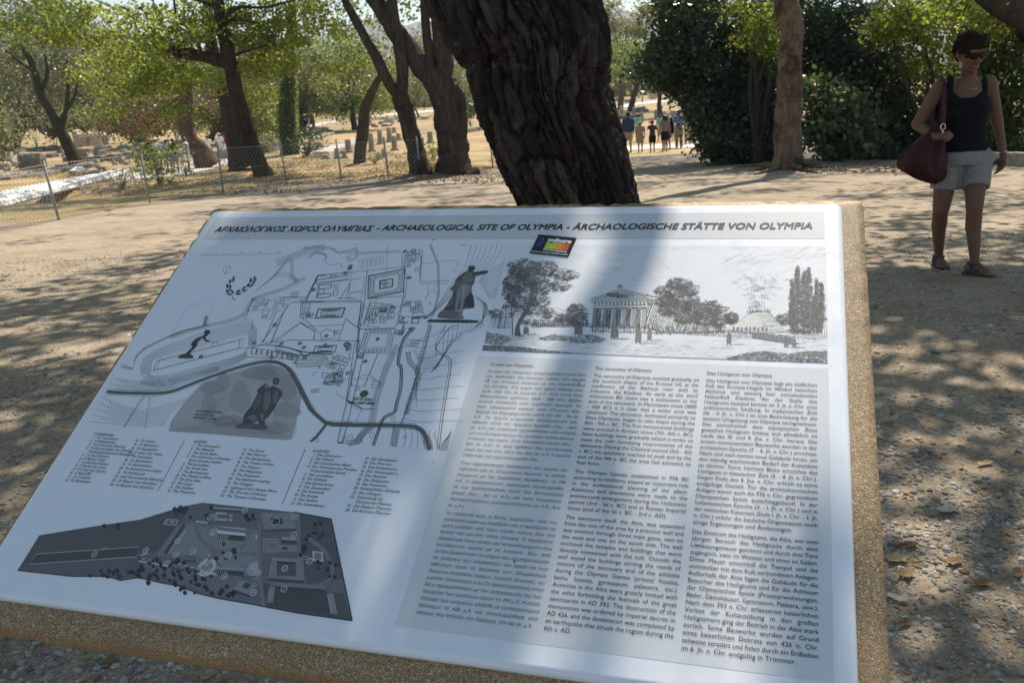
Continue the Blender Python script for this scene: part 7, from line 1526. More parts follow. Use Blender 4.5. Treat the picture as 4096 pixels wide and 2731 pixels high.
# ================================================================ chain-link fence
GALV = simple('galvanised_steel', (.27, .27, .26), .6, .4, .2, 9); WIRE = simple('fence_wire', (.36, .35, .32), .6, .4, .1, 9)
fn = empty('chain_link_fence', FB[4], 'low chain-link fence on thin grey metal posts along the edge of the gravel', 'fence')
FT = []
ptv = [( -40, 945, -150, 700)]+[(p[0][0], p[0][1], p[1][0], p[1][1]) for p in POSTS]
FBa = [ground(max(-400, p[0]), p[1]) for p in ptv]
for (bx, by, tx, ty), g_ in zip(ptv, FBa):
    tp = at(tx, ty, g_[1]); r_ = .025 if g_[1] < 30 else .034; V, F = tube([g_-[0, 0, .15], tp], r_, 8); mesh('post', V, F, GALV, fn, smooth=True)
    V, F = tube([tp, tp+(tp-g_)*.012], r_*1.25, 8); mesh('post_cap', V, F, GALV, fn); FT.append(tp)
for i in range(len(FBa)-1):
    if i == 7: continue
    A0, A1, B0, B1 = FBa[i]+[0, 0, .04], FT[i]-(FT[i]-FBa[i])*.06, FBa[i+1]+[0, 0, .04], FT[i+1]-(FT[i+1]-FBa[i+1])*.06
    hgt_ = np.linalg.norm(A1-A0); L_ = np.linalg.norm(B0-A0); mb = MB()
    def FP(s, t): return (A0*(1-s)+B0*s)*(1-t)+(A1*(1-s)+B1*s)*t
    stp = .15; nd = int((L_+hgt_)/stp); wr = .0026
    for sgn in (1, -1):
        for q in range(nd):
            x0 = q*stp-hgt_; x1 = x0+hgt_; y0, y1 = 0., 1.
            if x0 < 0: y0 = -x0/hgt_; x0 = 0
            if x1 > L_: y1 = 1-(x1-L_)/hgt_; x1 = L_
            if y1-y0 < .02: continue
            if sgn < 0: x0, x1 = L_-x0, L_-x1
            p, r_ = FP(x0/L_, y0), FP(x1/L_, y1); V, F = tube([p+[0, wr*sgn, 0], r_+[0, wr*sgn, 0]], wr, 3, caps=False); mb.add(V, F)
    mb.build('wire_netting', WIRE, fn)['kind'] = 'stuff'
    for t in (.02, .98, .5): V, F = tube([FP(0, t), FP(1, t)], .0035, 4, caps=False); mesh('tension_wire', V, F, WIRE, fn)
# dark netted cap on nearby trunk etc. kerb behind the woman
kb0, kb1 = ground(3880, 655), ground(4300, 676); root = empty('stone_kerb', (kb0+kb1)/2, 'low rendered kerb wall under the thicket behind the woman', 'kerb')
n_ = 7
for i in range(n_):
    p, q = kb0+(kb1-kb0)*i/n_, kb0+(kb1-kb0)*(i+.97)/n_; c_ = (p+q)/2; V, F = box((c_[0], c_[1]+.1, float(H(c_[0], c_[1]))+.08), (np.hypot(*(q-p)[:2]), .3, .34), math.atan2((q-p)[1], (q-p)[0])); mesh('kerb_stone', V, F, ST_W, root)
# dry grass and litter
r5 = np.random.default_rng(4); C = []
for (x0, y0, x1, y1, n) in [(200, 640, 1200, 780, 2600), (1080, 640, 1780, 720, 2200), (1700, 690, 2080, 730, 700), (3060, 660, 3800, 690, 500)]:
    G_ = ground_many(r5.uniform(x0, x1, n//8), r5.uniform(y0, y1, n//8)); C.append(G_.repeat(8, 0)+r5.normal(size=(len(G_)*8, 3))*[.35, .35, 0])
C = np.concatenate(C); C[:, 2] = H(C[:, 0], C[:, 1])+.010
o = leaf_mesh('leaf_litter', C, .06, simple('dry_leaf', (.26, .16, .07), .8, .2, .5, 4), None, seed=6, flat=.92); o['kind'] = 'stuff'
C = []
for (x0, y0, x1, y1, n) in [(1080, 600, 1300, 690, 60), (1480, 610, 1760, 690, 110), (1980, 640, 2100, 660, 20), (860, 640, 1000, 680, 30), (100, 690, 500, 720, 60)]:
    G_ = ground_many(r5.uniform(x0, x1, n), r5.uniform(y0, y1, n)).repeat(14, 0); C.append(G_+np.column_stack([r5.normal(0, .16, len(G_)), r5.normal(0, .1, len(G_)), r5.uniform(.03, .16, len(G_))]))
o = leaf_mesh('dry_grass', np.concatenate(C), .22, simple('straw', (.38, .28, .13), .9, .1, .3, 4), None, seed=8, asp=.10); o['kind'] = 'stuff'
# fallen leaves one can count, on the gravel by the board
def fallen(px, py, L_, rz, col, label, lobes=False):
    g_ = ground(px, py)+np.array([0, 0, .006]); r = random.Random(int(px)); a = L_*.5; n = 12; ring = []
    for k in range(n):
        t = 2*math.pi*k/n; rr = a*(.62+.38*abs(math.cos(t)))*(1+(.28*math.cos(5*t) if lobes else 0))*r.uniform(.9, 1.1)
        x, y = rr*math.cos(t), rr*math.sin(t)*(.9 if lobes else .55); ring.append((x, y, .35*abs(y)+.12*x*x/a+r.uniform(0, .004)))
    V = np.array(ring+[(0, 0, 0.001)]); c, s = math.cos(rz), math.sin(rz); V = np.column_stack([V[:, 0]*c-V[:, 1]*s, V[:, 0]*s+V[:, 1]*c, V[:, 2]])+g_
    F = [(k, (k+1) % n, n) for k in range(n)]; st, sf = tube([g_+[c*-a*.8, s*-a*.8, .004], g_+[c*-a*1.6, s*-a*1.6, .010]], .0012, 4); F += [tuple(i+n+1 for i in f) for f in sf]; V = np.vstack([V, st])
    o = mesh('fallen_leaf', V, F, simple('leaf_'+col[0], col[1], .75, .25, .2, 30), org=g_); tag(o, label, 'leaf', 'fallen leaves on the gravel')
CW, CY, CB, CO = ('whitish', (.55, .50, .40)), ('straw_yellow', (.36, .28, .13)), ('russet', (.13, .065, .03)), ('ochre', (.22, .14, .06))
for a_ in [(3787, 2050, .075, .3, CW, 'whitish leaf lying alone furthest up the gravel right of the board', True), (3629, 2190, .08, .2, CB, 'russet leaf on the gravel just right of the slab edge'), (3584, 2246, .075, .1, CY, 'pale yellow curled leaf close to the slab edge', True), (3655, 2262, .05, -.4, CO, 'narrow ochre leaf beside the pale yellow curled leaf'),
           (3624, 2302, .065, .9, CO, 'dull ochre leaf below the pale yellow leaf', True), (3584, 2400, .06, -.8, CW, 'cream leaf with a stalk leaning against the gravel by the slab'), (3818, 2254, .06, .5, CO, 'ochre lobed leaf out in the middle of the shaded gravel', True), (3928, 2342, .06, .0, CO, 'brown-gold leaf lying by the sunlit pebbles', True),
           (3620, 2500, .045, .4, CB, 'small rust-coloured leaf low down beside the slab'), (4070, 2300, .06, 1.0, CO, 'ochre leaf cut by the right edge of the frame'), (350, 2637, .035, .4, CY, 'small yellow leaf fragment on the gravel under the lower left corner of the board'), (450, 2643, .045, .9, CO, 'ochre leaf right of the small yellow fragment', True),
           (838, 2712, .05, .7, CY, 'bright yellow leaf lying at the bottom edge of the frame'), (436, 845, .16, .2, CO, 'orange leaf near the first fence post', True), (3505, 1230, .08, .8, CO, 'brown leaf on the gravel near the upper right slab corner'), (305, 1310, .06, 1.2, CO, 'brownish leaf on the shaded gravel left of the board'), (512, 1232, .05, 1.5, CB, 'dark leaf beside the upper left slab edge'), (3560, 1700, .06, .4, CO, 'small leaf halfway down beside the right slab edge'), (3940, 1860, .07, .3, CY, 'yellowish leaf on the shaded gravel in front of the woman')]:
    fallen(*a_)
# ================================================================ people
def cap(p0, p1, r0, r1, e=1.0, seg=12, flat=(False, False), side=None):
    """closed tapered capsule; e squashes front-to-back (y)"""
    p0 = np.array(p0, float); p1 = np.array(p1, float); L = np.linalg.norm(p1-p0); d = (p1-p0)/(L+1e-9); P = []; R_ = []
    if not flat[0]:
        for t in (-.98, -.8, -.45): P.append(p0+d*r0*t); R_.append(r0*math.sqrt(1-t*t))
    P.append(p0); R_.append(r0)
    P.append((p0+p1)/2); R_.append((r0+r1)/2); P.append(p1); R_.append(r1)
    if not flat[1]:
        for t in (.45, .8, .98): P.append(p1+d*r1*t); R_.append(r1*math.sqrt(1-t*t))
    V, F = tube(P, R_, seg)
    if e != 1.0: c = np.repeat(np.array(P), seg, 0); V = c+(V-c)*np.array([1, e, 1])
    return V, F
def loft(secs, seg=20):
    """secs: [(centre, rx, ry)] horizontal ellipses bottom to top"""
    a = np.linspace(0, 2*math.pi, seg, endpoint=False); V = np.concatenate([np.array(c)+np.column_stack([rx*np.cos(a), ry*np.sin(a), np.zeros(seg)]) for c, rx, ry in secs]); n = len(secs)
    F = [(i*seg+j, i*seg+(j+1) % seg, (i+1)*seg+(j+1) % seg, (i+1)*seg+j) for i in range(n-1) for j in range(seg)]+[tuple(range(seg))[::-1], tuple((n-1)*seg+j for j in range(seg))]
    return V, F
def ball(c, r, seg=12):
    r = np.broadcast_to(np.array(r, float), (3,)); P = [(np.array(c)+[0, 0, r[2]*math.sin(t)], r[0]*math.cos(t), r[1]*math.cos(t)) for t in np.linspace(-1.5, 1.5, 9)]; return loft(P, seg)
def fuse(name, parts_, voxel, mat, parent, smooth_it=4, sub=0):
    V = np.concatenate([p[0] for p in parts_]); F = []; n = 0
    for p in parts_: F += [tuple(i+n for i in f) for f in p[1]]; n += len(p[0])
    org = parent_world(parent); me = bpy.data.meshes.new('t'); me.from_pydata([tuple(v) for v in V-org], [], F)
    o = bpy.data.objects.new('t', me); COL.objects.link(o); md = o.modifiers.new('r', 'REMESH'); md.mode = 'VOXEL'; md.voxel_size = voxel; md.use_smooth_shade = True
    if smooth_it: sm = o.modifiers.new('s', 'SMOOTH'); sm.factor = .5; sm.iterations = smooth_it
    ev = o.evaluated_get(bpy.context.evaluated_depsgraph_get()); m2 = bpy.data.meshes.new_from_object(ev); bpy.data.objects.remove(o); bpy.data.meshes.remove(me)
    m2.name = name; m2.materials.clear(); m2.materials.append(mat); m2.polygons.foreach_set('use_smooth', np.ones(len(m2.polygons), bool))
    q = bpy.data.objects.new(name, m2); q.location = (0, 0, 0); return link(q, parent)
def cloth(c, nm): return simple('cloth_'+nm, c, .9, .15, .12, 40)
SKIN = simple('skin', (.30, .17, .11), .55, .3, .06, 12); SKIN_T = simple('tanned_skin', (.34, .18, .11), .55, .3, .06, 12)
HAIR_D = simple('dark_hair', (.018, .012, .009), .5, .4, .3, 60); HAIR_L = simple('grey_blond_hair', (.38, .32, .24), .5, .4, .2, 60)
def person(label, px, py, hgt, yaw, top, bot, hair=HAIR_D, skin=SKIN, hat=None, pose='walk', long_legs=False, extra=None, Y=None, seed=0, group=None, topc=None, wide=1.0, skirt=False):
    g_ = ground(px, py) if Y is None else at(px, py, Y)
    g_[2] = float(H(g_[0], g_[1])); root = empty('person', g_, label, 'person', group); Hh = hgt*1.05
    M = np.array(Matrix.Rotation(yaw, 3, 'Z')); vx = max(.013, Hh*.0115); r = random.Random(seed)
    def W(x, y, z): return g_+M@np.array([x*Hh, y*Hh, z*Hh])
    st = .055 if pose == 'walk' else .015; lean = .0
    hipL, hipR = W(-.052, 0, .50), W(.052, 0, .50); knL, knR = W(-.055, st*.8+.02, .275), W(.055, -st*.2+.02, .275); anL, anR = W(-.055, st*1.3, .045), W(.052, -st*1.3, .05)
    shL, shR = W(-.105*wide, 0, .815), W(.105*wide, 0, .815)
    elL, elR = W(-.135*wide, -.01, .64), W(.135*wide, .01, .64); haL, haR = W(-.135*wide, .03, .49), W(.135*wide, -.01, .49)
    if pose == 'shade': elL, haL = W(-.155, .02, .74), W(-.075, .06, .87)
    if pose == 'shade': elR, haR = W(.16, 0, .70), W(.22, 0, .54)
    if pose == 'carry': elR, haR = W(.17, .02, .66), W(.12, .10, .62)
    if pose == 'hips': elL, elR, haL, haR = W(-.2, -.02, .68), W(.2, -.02, .68), W(-.10, .03, .60), W(.10, .03, .60)
    body = [cap(hipL, knL, .052*Hh, .036*Hh), cap(knL, anL, .034*Hh, .021*Hh), cap(hipR, knR, .052*Hh, .036*Hh), cap(knR, anR, .034*Hh, .021*Hh), cap(W(0, 0, .52), W(0, 0, .62), .085*Hh, .075*Hh, .7), cap(W(0, 0, .62), W(0, 0, .78), .078*Hh, .088*Hh, .62), cap(shL, shR, .036*Hh, .036*Hh), cap(W(0, 0, .80), W(0, .01, .88), .032*Hh, .030*Hh),
            cap(shL, elL, .030*Hh, .024*Hh), cap(elL, haL, .023*Hh, .016*Hh), cap(shR, elR, .030*Hh, .024*Hh), cap(elR, haR, .023*Hh, .016*Hh), cap(haL, haL+(haL-elL)*.22, .018*Hh, .014*Hh, .6), cap(haR, haR+(haR-elR)*.22, .018*Hh, .014*Hh, .6),
            ball(W(0, .012, .925), (.046*Hh, .054*Hh, .066*Hh)), ball(W(0, .055, .905), .014*Hh)]
    fuse('body', body, vx, skin, root, 2)
    tp = [cap(W(0, 0, .555), W(0, 0, .66), .098*Hh*wide, .088*Hh*wide, .74, flat=(True, False)), cap(W(0, 0, .66), W(0, 0, .785), .090*Hh*wide, .098*Hh*wide, .68), cap(shL, shR, .045*Hh, .045*Hh)]
    if pose != 'tank': tp += [cap(shL, shL+(elL-shL)*.75, .044*Hh, .040*Hh, flat=(False, True)), cap(shR, shR+(elR-shR)*.75, .044*Hh, .040*Hh, flat=(False, True))]
    if extra == 'cape':      # shirt draped loose over both arms
        tp += [loft([(W(0, -.01, .52), .145*Hh, .075*Hh), (W(0, -.01, .62), .175*Hh, .085*Hh), (W(0, 0, .74), .15*Hh, .08*Hh), (W(0, 0, .83), .085*Hh, .06*Hh), (W(0, 0, .86), .045*Hh, .045*Hh)])]
    fuse('top', tp, vx, top, root, 3)
    if skirt: fuse('skirt', [loft([(W(0, 0, .37), .115*Hh, .085*Hh), (W(0, 0, .48), .105*Hh, .08*Hh), (W(0, 0, .575), .082*Hh, .066*Hh)])], vx, bot, root, 2)
    elif long_legs: fuse('trousers', [cap(W(0, 0, .50), W(0, 0, .575), .098*Hh, .084*Hh, .74), cap(hipL, knL, .068*Hh, .050*Hh), cap(knL, anL+[0, 0, .0], .050*Hh, .042*Hh, flat=(False, True)), cap(hipR, knR, .068*Hh, .050*Hh), cap(knR, anR, .050*Hh, .042*Hh, flat=(False, True))], vx, bot, root, 2)
    else: fuse('shorts', [cap(W(0, 0, .50), W(0, 0, .575), .098*Hh, .084*Hh, .74), cap(hipL, hipL+(knL-hipL)*.82, .069*Hh, .062*Hh, flat=(False, True)), cap(hipR, hipR+(knR-hipR)*.82, .069*Hh, .062*Hh, flat=(False, True))], vx, bot, root, 2)
    hp = [ball(W(0, -.008, .945), (.053*Hh, .058*Hh, .058*Hh))]
    if extra == 'longhair' or extra == 'bag_longhair': hp += [cap(W(0, -.035, .93), W(0, -.045, .80), .05*Hh, .045*Hh, .6)]
    if extra == 'bushy': hp = [ball(W(0, -.01, .93), (.085*Hh, .08*Hh, .078*Hh)), ball(W(.02, -.02, .89), (.075*Hh, .06*Hh, .06*Hh))]
    fuse('hair', hp, vx*.9, hair, root, 1)
    if hat is not None: fuse('cap', [ball(W(0, -.004, .965), (.058*Hh, .063*Hh, .044*Hh)), cap(W(-.0, .05, .955), W(-.01, .105, .95), .04*Hh, .03*Hh, .6, 10)] if seed % 2 else [ball(W(0, -.004, .965), (.058*Hh, .063*Hh, .044*Hh)), cap(W(-.03, .0, .955), W(-.10, .03, .95), .035*Hh, .025*Hh, .6, 10)], vx*.9, hat, root, 1)
    for a, k in ((anL, 0), (anR, 1)):
        f = M@np.array([0, 1, 0]); a = a.copy(); a[2] = min(a[2], g_[2]+.05*Hh); z0 = g_[2]+.022*Hh
        fuse('shoe', [cap([a[0], a[1], z0], [a[0]+f[0]*.085*Hh, a[1]+f[1]*.085*Hh, z0-.004*Hh], .024*Hh, .020*Hh), cap([a[0], a[1], z0+.01], a, .024*Hh, .022*Hh)], vx, simple('dark_shoe', (.03, .026, .024), .7), root, 1)
    if extra in ('bag', 'bag_longhair'): fuse('shoulder_bag', [loft([(W(.13, -.02, .44), .05*Hh, .04*Hh), (W(.13, -.02, .52), .055*Hh, .04*Hh), (W(.125, -.02, .68), .04*Hh, .05*Hh), (W(.11, -.02, .82), .02*Hh, .03*Hh)])], vx, cloth((.02, .02, .022), 'black'), root, 2)
    return root
NAVY, BLUE, BEIGE, DARKC, GREYC, KHAKI, BLACK, WHITE, OLIVEC, PINK, GREENC, DENIM, RED = [cloth(c, n) for c, n in (((.035, .045, .13), 'navy'), ((.13, .16, .33), 'blue'), ((.30, .25, .20), 'beige'), ((.05, .05, .065), 'dark'), ((.20, .185, .17), 'grey'), ((.30, .25, .17), 'khaki'), ((.012, .012, .014), 'black'), ((.75, .74, .72), 'white'), ((.05, .055, .03), 'olive'), ((.6, .35, .38), 'pink'), ((.18, .42, .34), 'mint'), ((.12, .18, .30), 'denim'), ((.6, .06, .05), 'red'))]
FAM = 'visitors walking away down the sunlit path'
person('man in a loose navy shirt, dark cap and shorts, nearest the leaning tree', 2514, 612, 1.72, .05, NAVY, KHAKI, hat=BLACK, extra='cape', seed=1, group=FAM, wide=1.05)
person('child in a beige top and cap walking beside the man in navy', 2562, 612, 1.30, .0, BEIGE, BEIGE, hat=PINK, seed=2, group=FAM, pose='stand')
person('boy in a dark T-shirt shading his eyes and holding a hand', 2610, 610, 1.30, .0, DARKC, BLACK, hat=BLACK, pose='shade', seed=4, group=FAM)
person('woman with bushy dark hair, grey sleeveless top and a black bag on her shoulder', 2660, 606, 1.50, .0, GREYC, BLACK, extra='bushy', pose='tank', seed=5, group=FAM)
person('woman with fair hair just in front of the bushy-haired woman', 2670, 600, 1.62, .1, BLACK, DARKC, hair=HAIR_L, extra='bag_longhair', seed=6, group=FAM)
person('man in a blue shirt, long grey trousers and cap', 2716, 594, 1.72, -.1, BLUE, GREYC, hat=NAVY, long_legs=True, seed=7, group=FAM, pose='walk', wide=1.05)
person('tall man in a dark olive top and pale trousers by the bushes', 2752, 576, 1.82, .1, OLIVEC, KHAKI, long_legs=True, seed=8, group=FAM, pose='hips')
person('person in a mint T-shirt walking ahead of the child in beige', 2553, 566, 1.62, .1, GREENC, DARKC, seed=9, group=FAM, pose='carry')
person('person in a bright green top ahead of the woman with bushy hair', 2641, 566, 1.52, .1, GREENC, PINK, seed=10, group=FAM)
person('small child in pink ahead of the man in the blue shirt', 2694, 562, 1.05, .0, PINK, PINK, seed=11, group=FAM, pose='stand')
LG = 'visitors on the footpath at the left'
person('woman in a black top and denim shorts seen from behind on the footpath', 707, 690, 1.62, .5, BLACK, DENIM, skin=SKIN, pose='tank', seed=12, group=LG)
person('woman with long brown hair and white shorts striding on the footpath', 757, 690, 1.66, -1.2, WHITE, WHITE, hair=simple('brown_hair', (.08, .045, .025), .5, .4, .3, 60), pose='tank', extra='longhair', seed=13, group=LG)
person('visitor in pale blue behind the leafy bush', 682, 690, 1.58, .3, cloth((.35, .40, .50), 'pale_blue'), WHITE, seed=14, group=LG)
person('visitor in a white hat showing above the leafy bush', 640, 688, 1.66, .2, WHITE, WHITE, hat=WHITE, seed=15, group=LG)
person('visitor in a red cap at the left of the leafy bush', 612, 685, 1.66, .2, BLACK, DARKC, hat=RED, seed=16, group=LG)
person('woman in a long white dress right of the leaning pine', 842, 650, 1.60, .3, WHITE, WHITE, skirt=True, seed=17, group=LG, pose='stand')
person('visitor in white with a hat left of the dark trunk', 888, 636, 1.60, .2, WHITE, WHITE, hat=WHITE, seed=18, group=LG)
person('visitor in a red top partly behind the dark trunk', 906, 630, 1.6, .2, RED, WHITE, seed=19, group=LG)
FG = 'dark distant figures under the far trees'
for i, (x, y, lb) in enumerate([(1215, 486, 'distant dark figure standing leftmost under the far trees'), (1228, 486, 'distant dark figure in the middle of the small far group'), (1244, 484, 'distant dark figure at the right of the small far group')]): person(lb, x, y, 1.75, .4*i, DARKC, BLACK, long_legs=True, seed=20+i, group=FG, Y=112)
person('distant visitor in a red top crossing the field behind the ivy-covered tree', 1258, 530, 1.6, 1.2, RED, GREYC, seed=26, Y=98, group='visitor on the field')
# ================================================================ the woman walking towards the board
WYd = 6.68; KW = 1.07
cap0_, loft0_, ball0_ = cap, loft, ball
def cap(p0, p1, r0, r1, *a, **k): return cap0_(p0, p1, r0*KW, r1*KW, *a, **k)
def loft(secs, seg=20): return loft0_([(c, rx*KW, ry*KW) for c, rx, ry in secs], seg)
def ball(c, r, seg=12): r = np.array(np.broadcast_to(np.array(r, float), (3,))); r[2] *= KW; return ball0_(c, r, seg)
def J(px, py, dy=0.0): return at(px, py, WYd+dy)
def thing_root(name, p, label, cat): return empty(name, p, label, cat)
gw = at(3850, 1075, WYd); gw[2] = float(H(gw[0], gw[1]))
wr = thing_root('person', gw, 'woman in a black tank top, pale grey shorts and sunglasses looking down as she walks', 'person')
WSK = simple('warm_skin', (.17, .09, .062), .6, .25, .08, 14)
hd_ = J(3880, 212, -.05); 
neck0, neck1 = J(3868, 350, .03), J(3876, 285, 0.0)
shR_, shL_ = J(3762, 345, .0), J(3958, 330, .02)
elR_, wrR_ = J(3668, 498, .03), J(3742, 552, -.16); haR_ = J(3782, 540, -.22)
elL_, wrL_ = J(3992, 505, .06), J(4014, 622, -.02); haL_ = J(4006, 668, -.05)
hipR_, hipL_ = J(3795, 640, .02), J(3905, 632, .0); knR_, knL_ = J(3764, 836, .0), J(3898, 832, -.17)
anR_, anL_ = J(3756, 1010, .26), J(3900, 1038, -.20)
def zfix(p, z): p = p.copy(); p[2] = H(p[0], p[1])+z; return p
anR_, anL_ = zfix(anR_, .085), zfix(anL_, .10)
cx = lambda px, py, dy=0.0: J(px, py, dy)
B = [loft([(cx(3850, 640), .150, .105), (cx(3850, 600), .158, .108), (cx(3853, 560), .142, .098), (cx(3856, 520), .127, .092), (cx(3860, 470), .138, .100), (cx(3862, 425), .150, .112), (cx(3862, 385), .152, .105), (cx(3864, 350), .135, .082), (cx(3866, 325), .085, .062), (cx(3868, 312), .05, .05)], 28),
     cap(shR_+[.02, 0, 0], shL_-[.02, 0, 0], .046, .046, .9), cap(neck0, neck1, .052, .048), cap(shR_, elR_, .050, .038), cap(elR_, wrR_, .038, .024), cap(shL_, elL_, .050, .038), cap(elL_, wrL_, .037, .023),
     cap(hipR_, knR_, .088, .056), cap(knR_, (knR_*.62+anR_*.38)+[0, .02, 0], .052, .052), cap((knR_*.62+anR_*.38)+[0, .02, 0], anR_, .050, .030), cap(hipL_, knL_, .088, .056), cap(knL_, (knL_*.62+anL_*.38)+[0, .02, 0], .052, .053), cap((knL_*.62+anL_*.38)+[0, .02, 0], anL_, .051, .030),
     ball(cx(3850, 622, .03), (.155, .11, .11)), ball(cx(3828, 452, -.075), (.060, .045, .055)), ball(cx(3900, 448, -.075), (.060, .045, .055))]
# head tilted down
tilt = Matrix.Rotation(.32, 3, 'X') @ Matrix.Rotation(.16, 3, 'Z'); TM = np.array(tilt)
def Hd(x, y, z): return hd_+TM@np.array([x, y, z])*1.055
def tball(c, r):
    V, F = ball((0, 0, 0), r, 14); return V@TM.T+c, F
B += [tball(Hd(0, .015, .02), (.074, .092, .100)), tball(Hd(0, -.035, -.055), (.056, .055, .062)), tball(Hd(0, -.062, -.098), (.028, .024, .022)), cap(Hd(0, -.083, .012), Hd(0, -.108, -.028), .010, .015), ball(Hd(0, -.100, -.032), .015), cap(Hd(-.030, -.070, -.02), Hd(-.045, -.045, -.03), .028, .024), cap(Hd(.030, -.070, -.02), Hd(.045, -.045, -.03), .028, .024),
      tball(Hd(-.078, .010, -.008), (.010, .018, .030)), tball(Hd(.078, .010, -.008), (.010, .018, .030)), cap(Hd(-.045, -.076, .035), Hd(.045, -.076, .035), .016, .016), cap(Hd(0, -.02, -.07), neck0+[0, -.01, .02], .048, .052)]
# feet
def foot(a, dirx, diry):
    d = np.array([dirx, diry, 0.]); d /= np.linalg.norm(d); z = float(H(a[0], a[1])); h = a-d*.045; out = [cap([h[0], h[1], z+.045], a, .032, .032), cap([h[0], h[1], z+.045], [a[0]+d[0]*.09, a[1]+d[1]*.09, z+.038], .034, .036, 1), cap(a+[0, 0, -.02], [a[0]+d[0]*.10, a[1]+d[1]*.10, z+.042], .030, .026)]
    s = np.array([-d[1], d[0], 0])
    for i, o_ in enumerate((-.034, -.017, -.001, .014, .029)):
        L_ = .165-.010*abs(i-1)-(0 if i else .004); p = np.array([a[0], a[1], z+.034])+d*.095+s*o_; out.append(cap(p, np.array([a[0], a[1], z+.028])+d*L_+s*o_*1.12, .012 if i else .015, .009 if i else .013, seg=8))
    return out, d, s, z
fR, dR, sR, zR = foot(anR_, -.10, -1); fL, dL, sL, zL = foot(anL_, .42, -.9)
B += fR+fL
# hands: the right closed on the strap, the left hanging open
def hand(w, e, curl, thumb_side, palm_n, grip=False):
    """w wrist, e direction to knuckles, palm_n normal out of the palm"""
    e = np.array(e, float); e /= np.linalg.norm(e); n = np.array(palm_n, float); n -= (n@e)*e; n /= np.linalg.norm(n); s = np.cross(e, n)*thumb_side; out = []
    k = w+e*.088; out += [cap(w, w+e*.04, .024, .028, seg=10)]
    for i, (o_, L_) in enumerate(((.030, .070), (.010, .078), (-.010, .072), (-.028, .056))):
        b_ = w+e*(.085-.005*i)+s*o_; out.append(cap(w+e*.022+s*o_*.6, b_, .016, .0125, seg=8)); a = curl; p = b_
        for j, f in enumerate((.46, .30, .24)):
            dd = e*math.cos(a)+n*math.sin(a); q = p+dd*L_*f; out.append(cap(p, q, .0100-.0011*j, .0090-.0011*j, seg=8)); p = q; a += curl*1.15
    t0 = w+e*.022+s*.024; t1 = t0+(e*.5+s*.62+n*.45)*.042; t2 = t1+(e*.85+s*(-.05 if grip else .25)+n*(.75 if grip else .3))*.030; t3 = t2+(e*.8-s*(.45 if grip else 0)+n*.4)*.024
    out += [cap(t0, t1, .016, .013, seg=8), cap(t1, t2, .0125, .0105, seg=8), cap(t2, t3, .0105, .0085, seg=8)]
    return out
B += hand(wrR_, haR_-wrR_, 1.05, 1, (.1, .55, -.75), True)
B += hand(wrL_, haL_-wrL_+np.array([0, 0, -.02]), .30, 1, (-.9, -.2, 0))
fuse('body', B, .0072, WSK, wr, 3)
# clothes
BT = cloth((.010, .010, .013), 'black_jersey'); SHO = cloth((.25, .24, .235), 'pale_grey_cotton')
def shell(secs, seg=40, cut=None):
    return loft(secs, seg)
tk = [loft([(cx(3850, 606), .171, .122), (cx(3852, 575), .158, .114), (cx(3855, 530), .140, .106), (cx(3858, 490), .143, .112), (cx(3862, 445), .158, .128), (cx(3864, 405), .160, .118), (cx(3864, 388), .156, .108)], 40), ball(cx(3826, 450, -.080), (.066, .050, .060)), ball(cx(3902, 446, -.080), (.066, .050, .060)), cap(cx(3812, 400, .05), cx(3915, 400, .05), .07, .07, .8)]
for sgn, px_ in ((-1, 3795), (1, 3938)):
    tk += [cap(cx(px_, 372, -.082), cx(px_-sgn*26, 404, -.112), .026, .034, .5), cap(cx(px_-sgn*10, 384, -.095), cx(px_-sgn*40, 412, -.118), .028, .03, .5)]
    tk += [cap(cx(px_, 392, -.085), cx(px_-sgn*2, 352, -.060), .030, .026, .5), cap(cx(px_-sgn*2, 352, -.060), cx(px_-sgn*4, 318, .010), .027, .026, .9), cap(cx(px_-sgn*4, 318, .010), cx(px_-sgn*4, 360, .085), .026, .034, .7), cap(cx(px_-sgn*4, 360, .085), cx(px_-sgn*10, 400, .09), .036, .05, .6)]
fuse('tank_top', tk, .0072, BT, wr, 3)
sh_ = [loft([(cx(3850, 655), .172, .130), (cx(3850, 625), .171, .130), (cx(3850, 596), .160, .118)], 40)]
for a_, b_ in ((hipR_, knR_), (hipL_, knL_)):
    d = b_-a_; sh_.append(cap(a_+d*.02, a_+d*.60, .106, .092, flat=(False, True), seg=28))
so_ = fuse('shorts', sh_, .0072, SHO, wr, 2)
V, F = box(J(3925, 715, -.10), (.045, .006, .008)); mesh('cargo_tag', V, F, BT, wr)
mb = MB()
for sgn, a_ in ((-1, hipR_), (1, hipL_)):
    p = a_+np.array([sgn*.085, -.055, -.07]); mb = MB(); V, F = tube([p, p+[sgn*.012, .01, -.05], p+[sgn*.006, 0, -.11]], .004, 6); mb.add(V, F); mb.build('pocket_seam', SHO, wr)
# hair, glasses, lips, jewellery
hp = [tball(Hd(0, .022, .045), (.086, .099, .093)), tball(Hd(0, .055, .005), (.078, .066, .074)), tball(Hd(.015, -.030, .085), (.066, .052, .040))]
rr = random.Random(3)
for i in range(90):
    a = rr.uniform(-1.9, 1.9); z = rr.uniform(.035, .105); p = Hd(.086*math.sin(a), .015-.088*math.cos(a), z); q = p+TM@np.array([.026*math.sin(a)+rr.uniform(-.02, .02), -.012*math.cos(a), -.035-rr.uniform(0, .02)])
    hp.append(cap(p, q, .015, .006, seg=6))
for s_ in (-1, 1): hp += [cap(Hd(s_*.076, -.012, .04), Hd(s_*.078, .0, .008), .011, .007, seg=6), cap(Hd(s_*.050, .07, -.02), Hd(s_*.035, .06, -.065), .022, .012)]
fuse('hair', hp, .0055, simple('dark_brown_hair', (.016, .009, .006), .75, .15, .4, 90, bmp=.004, bscale=160), wr, 1)
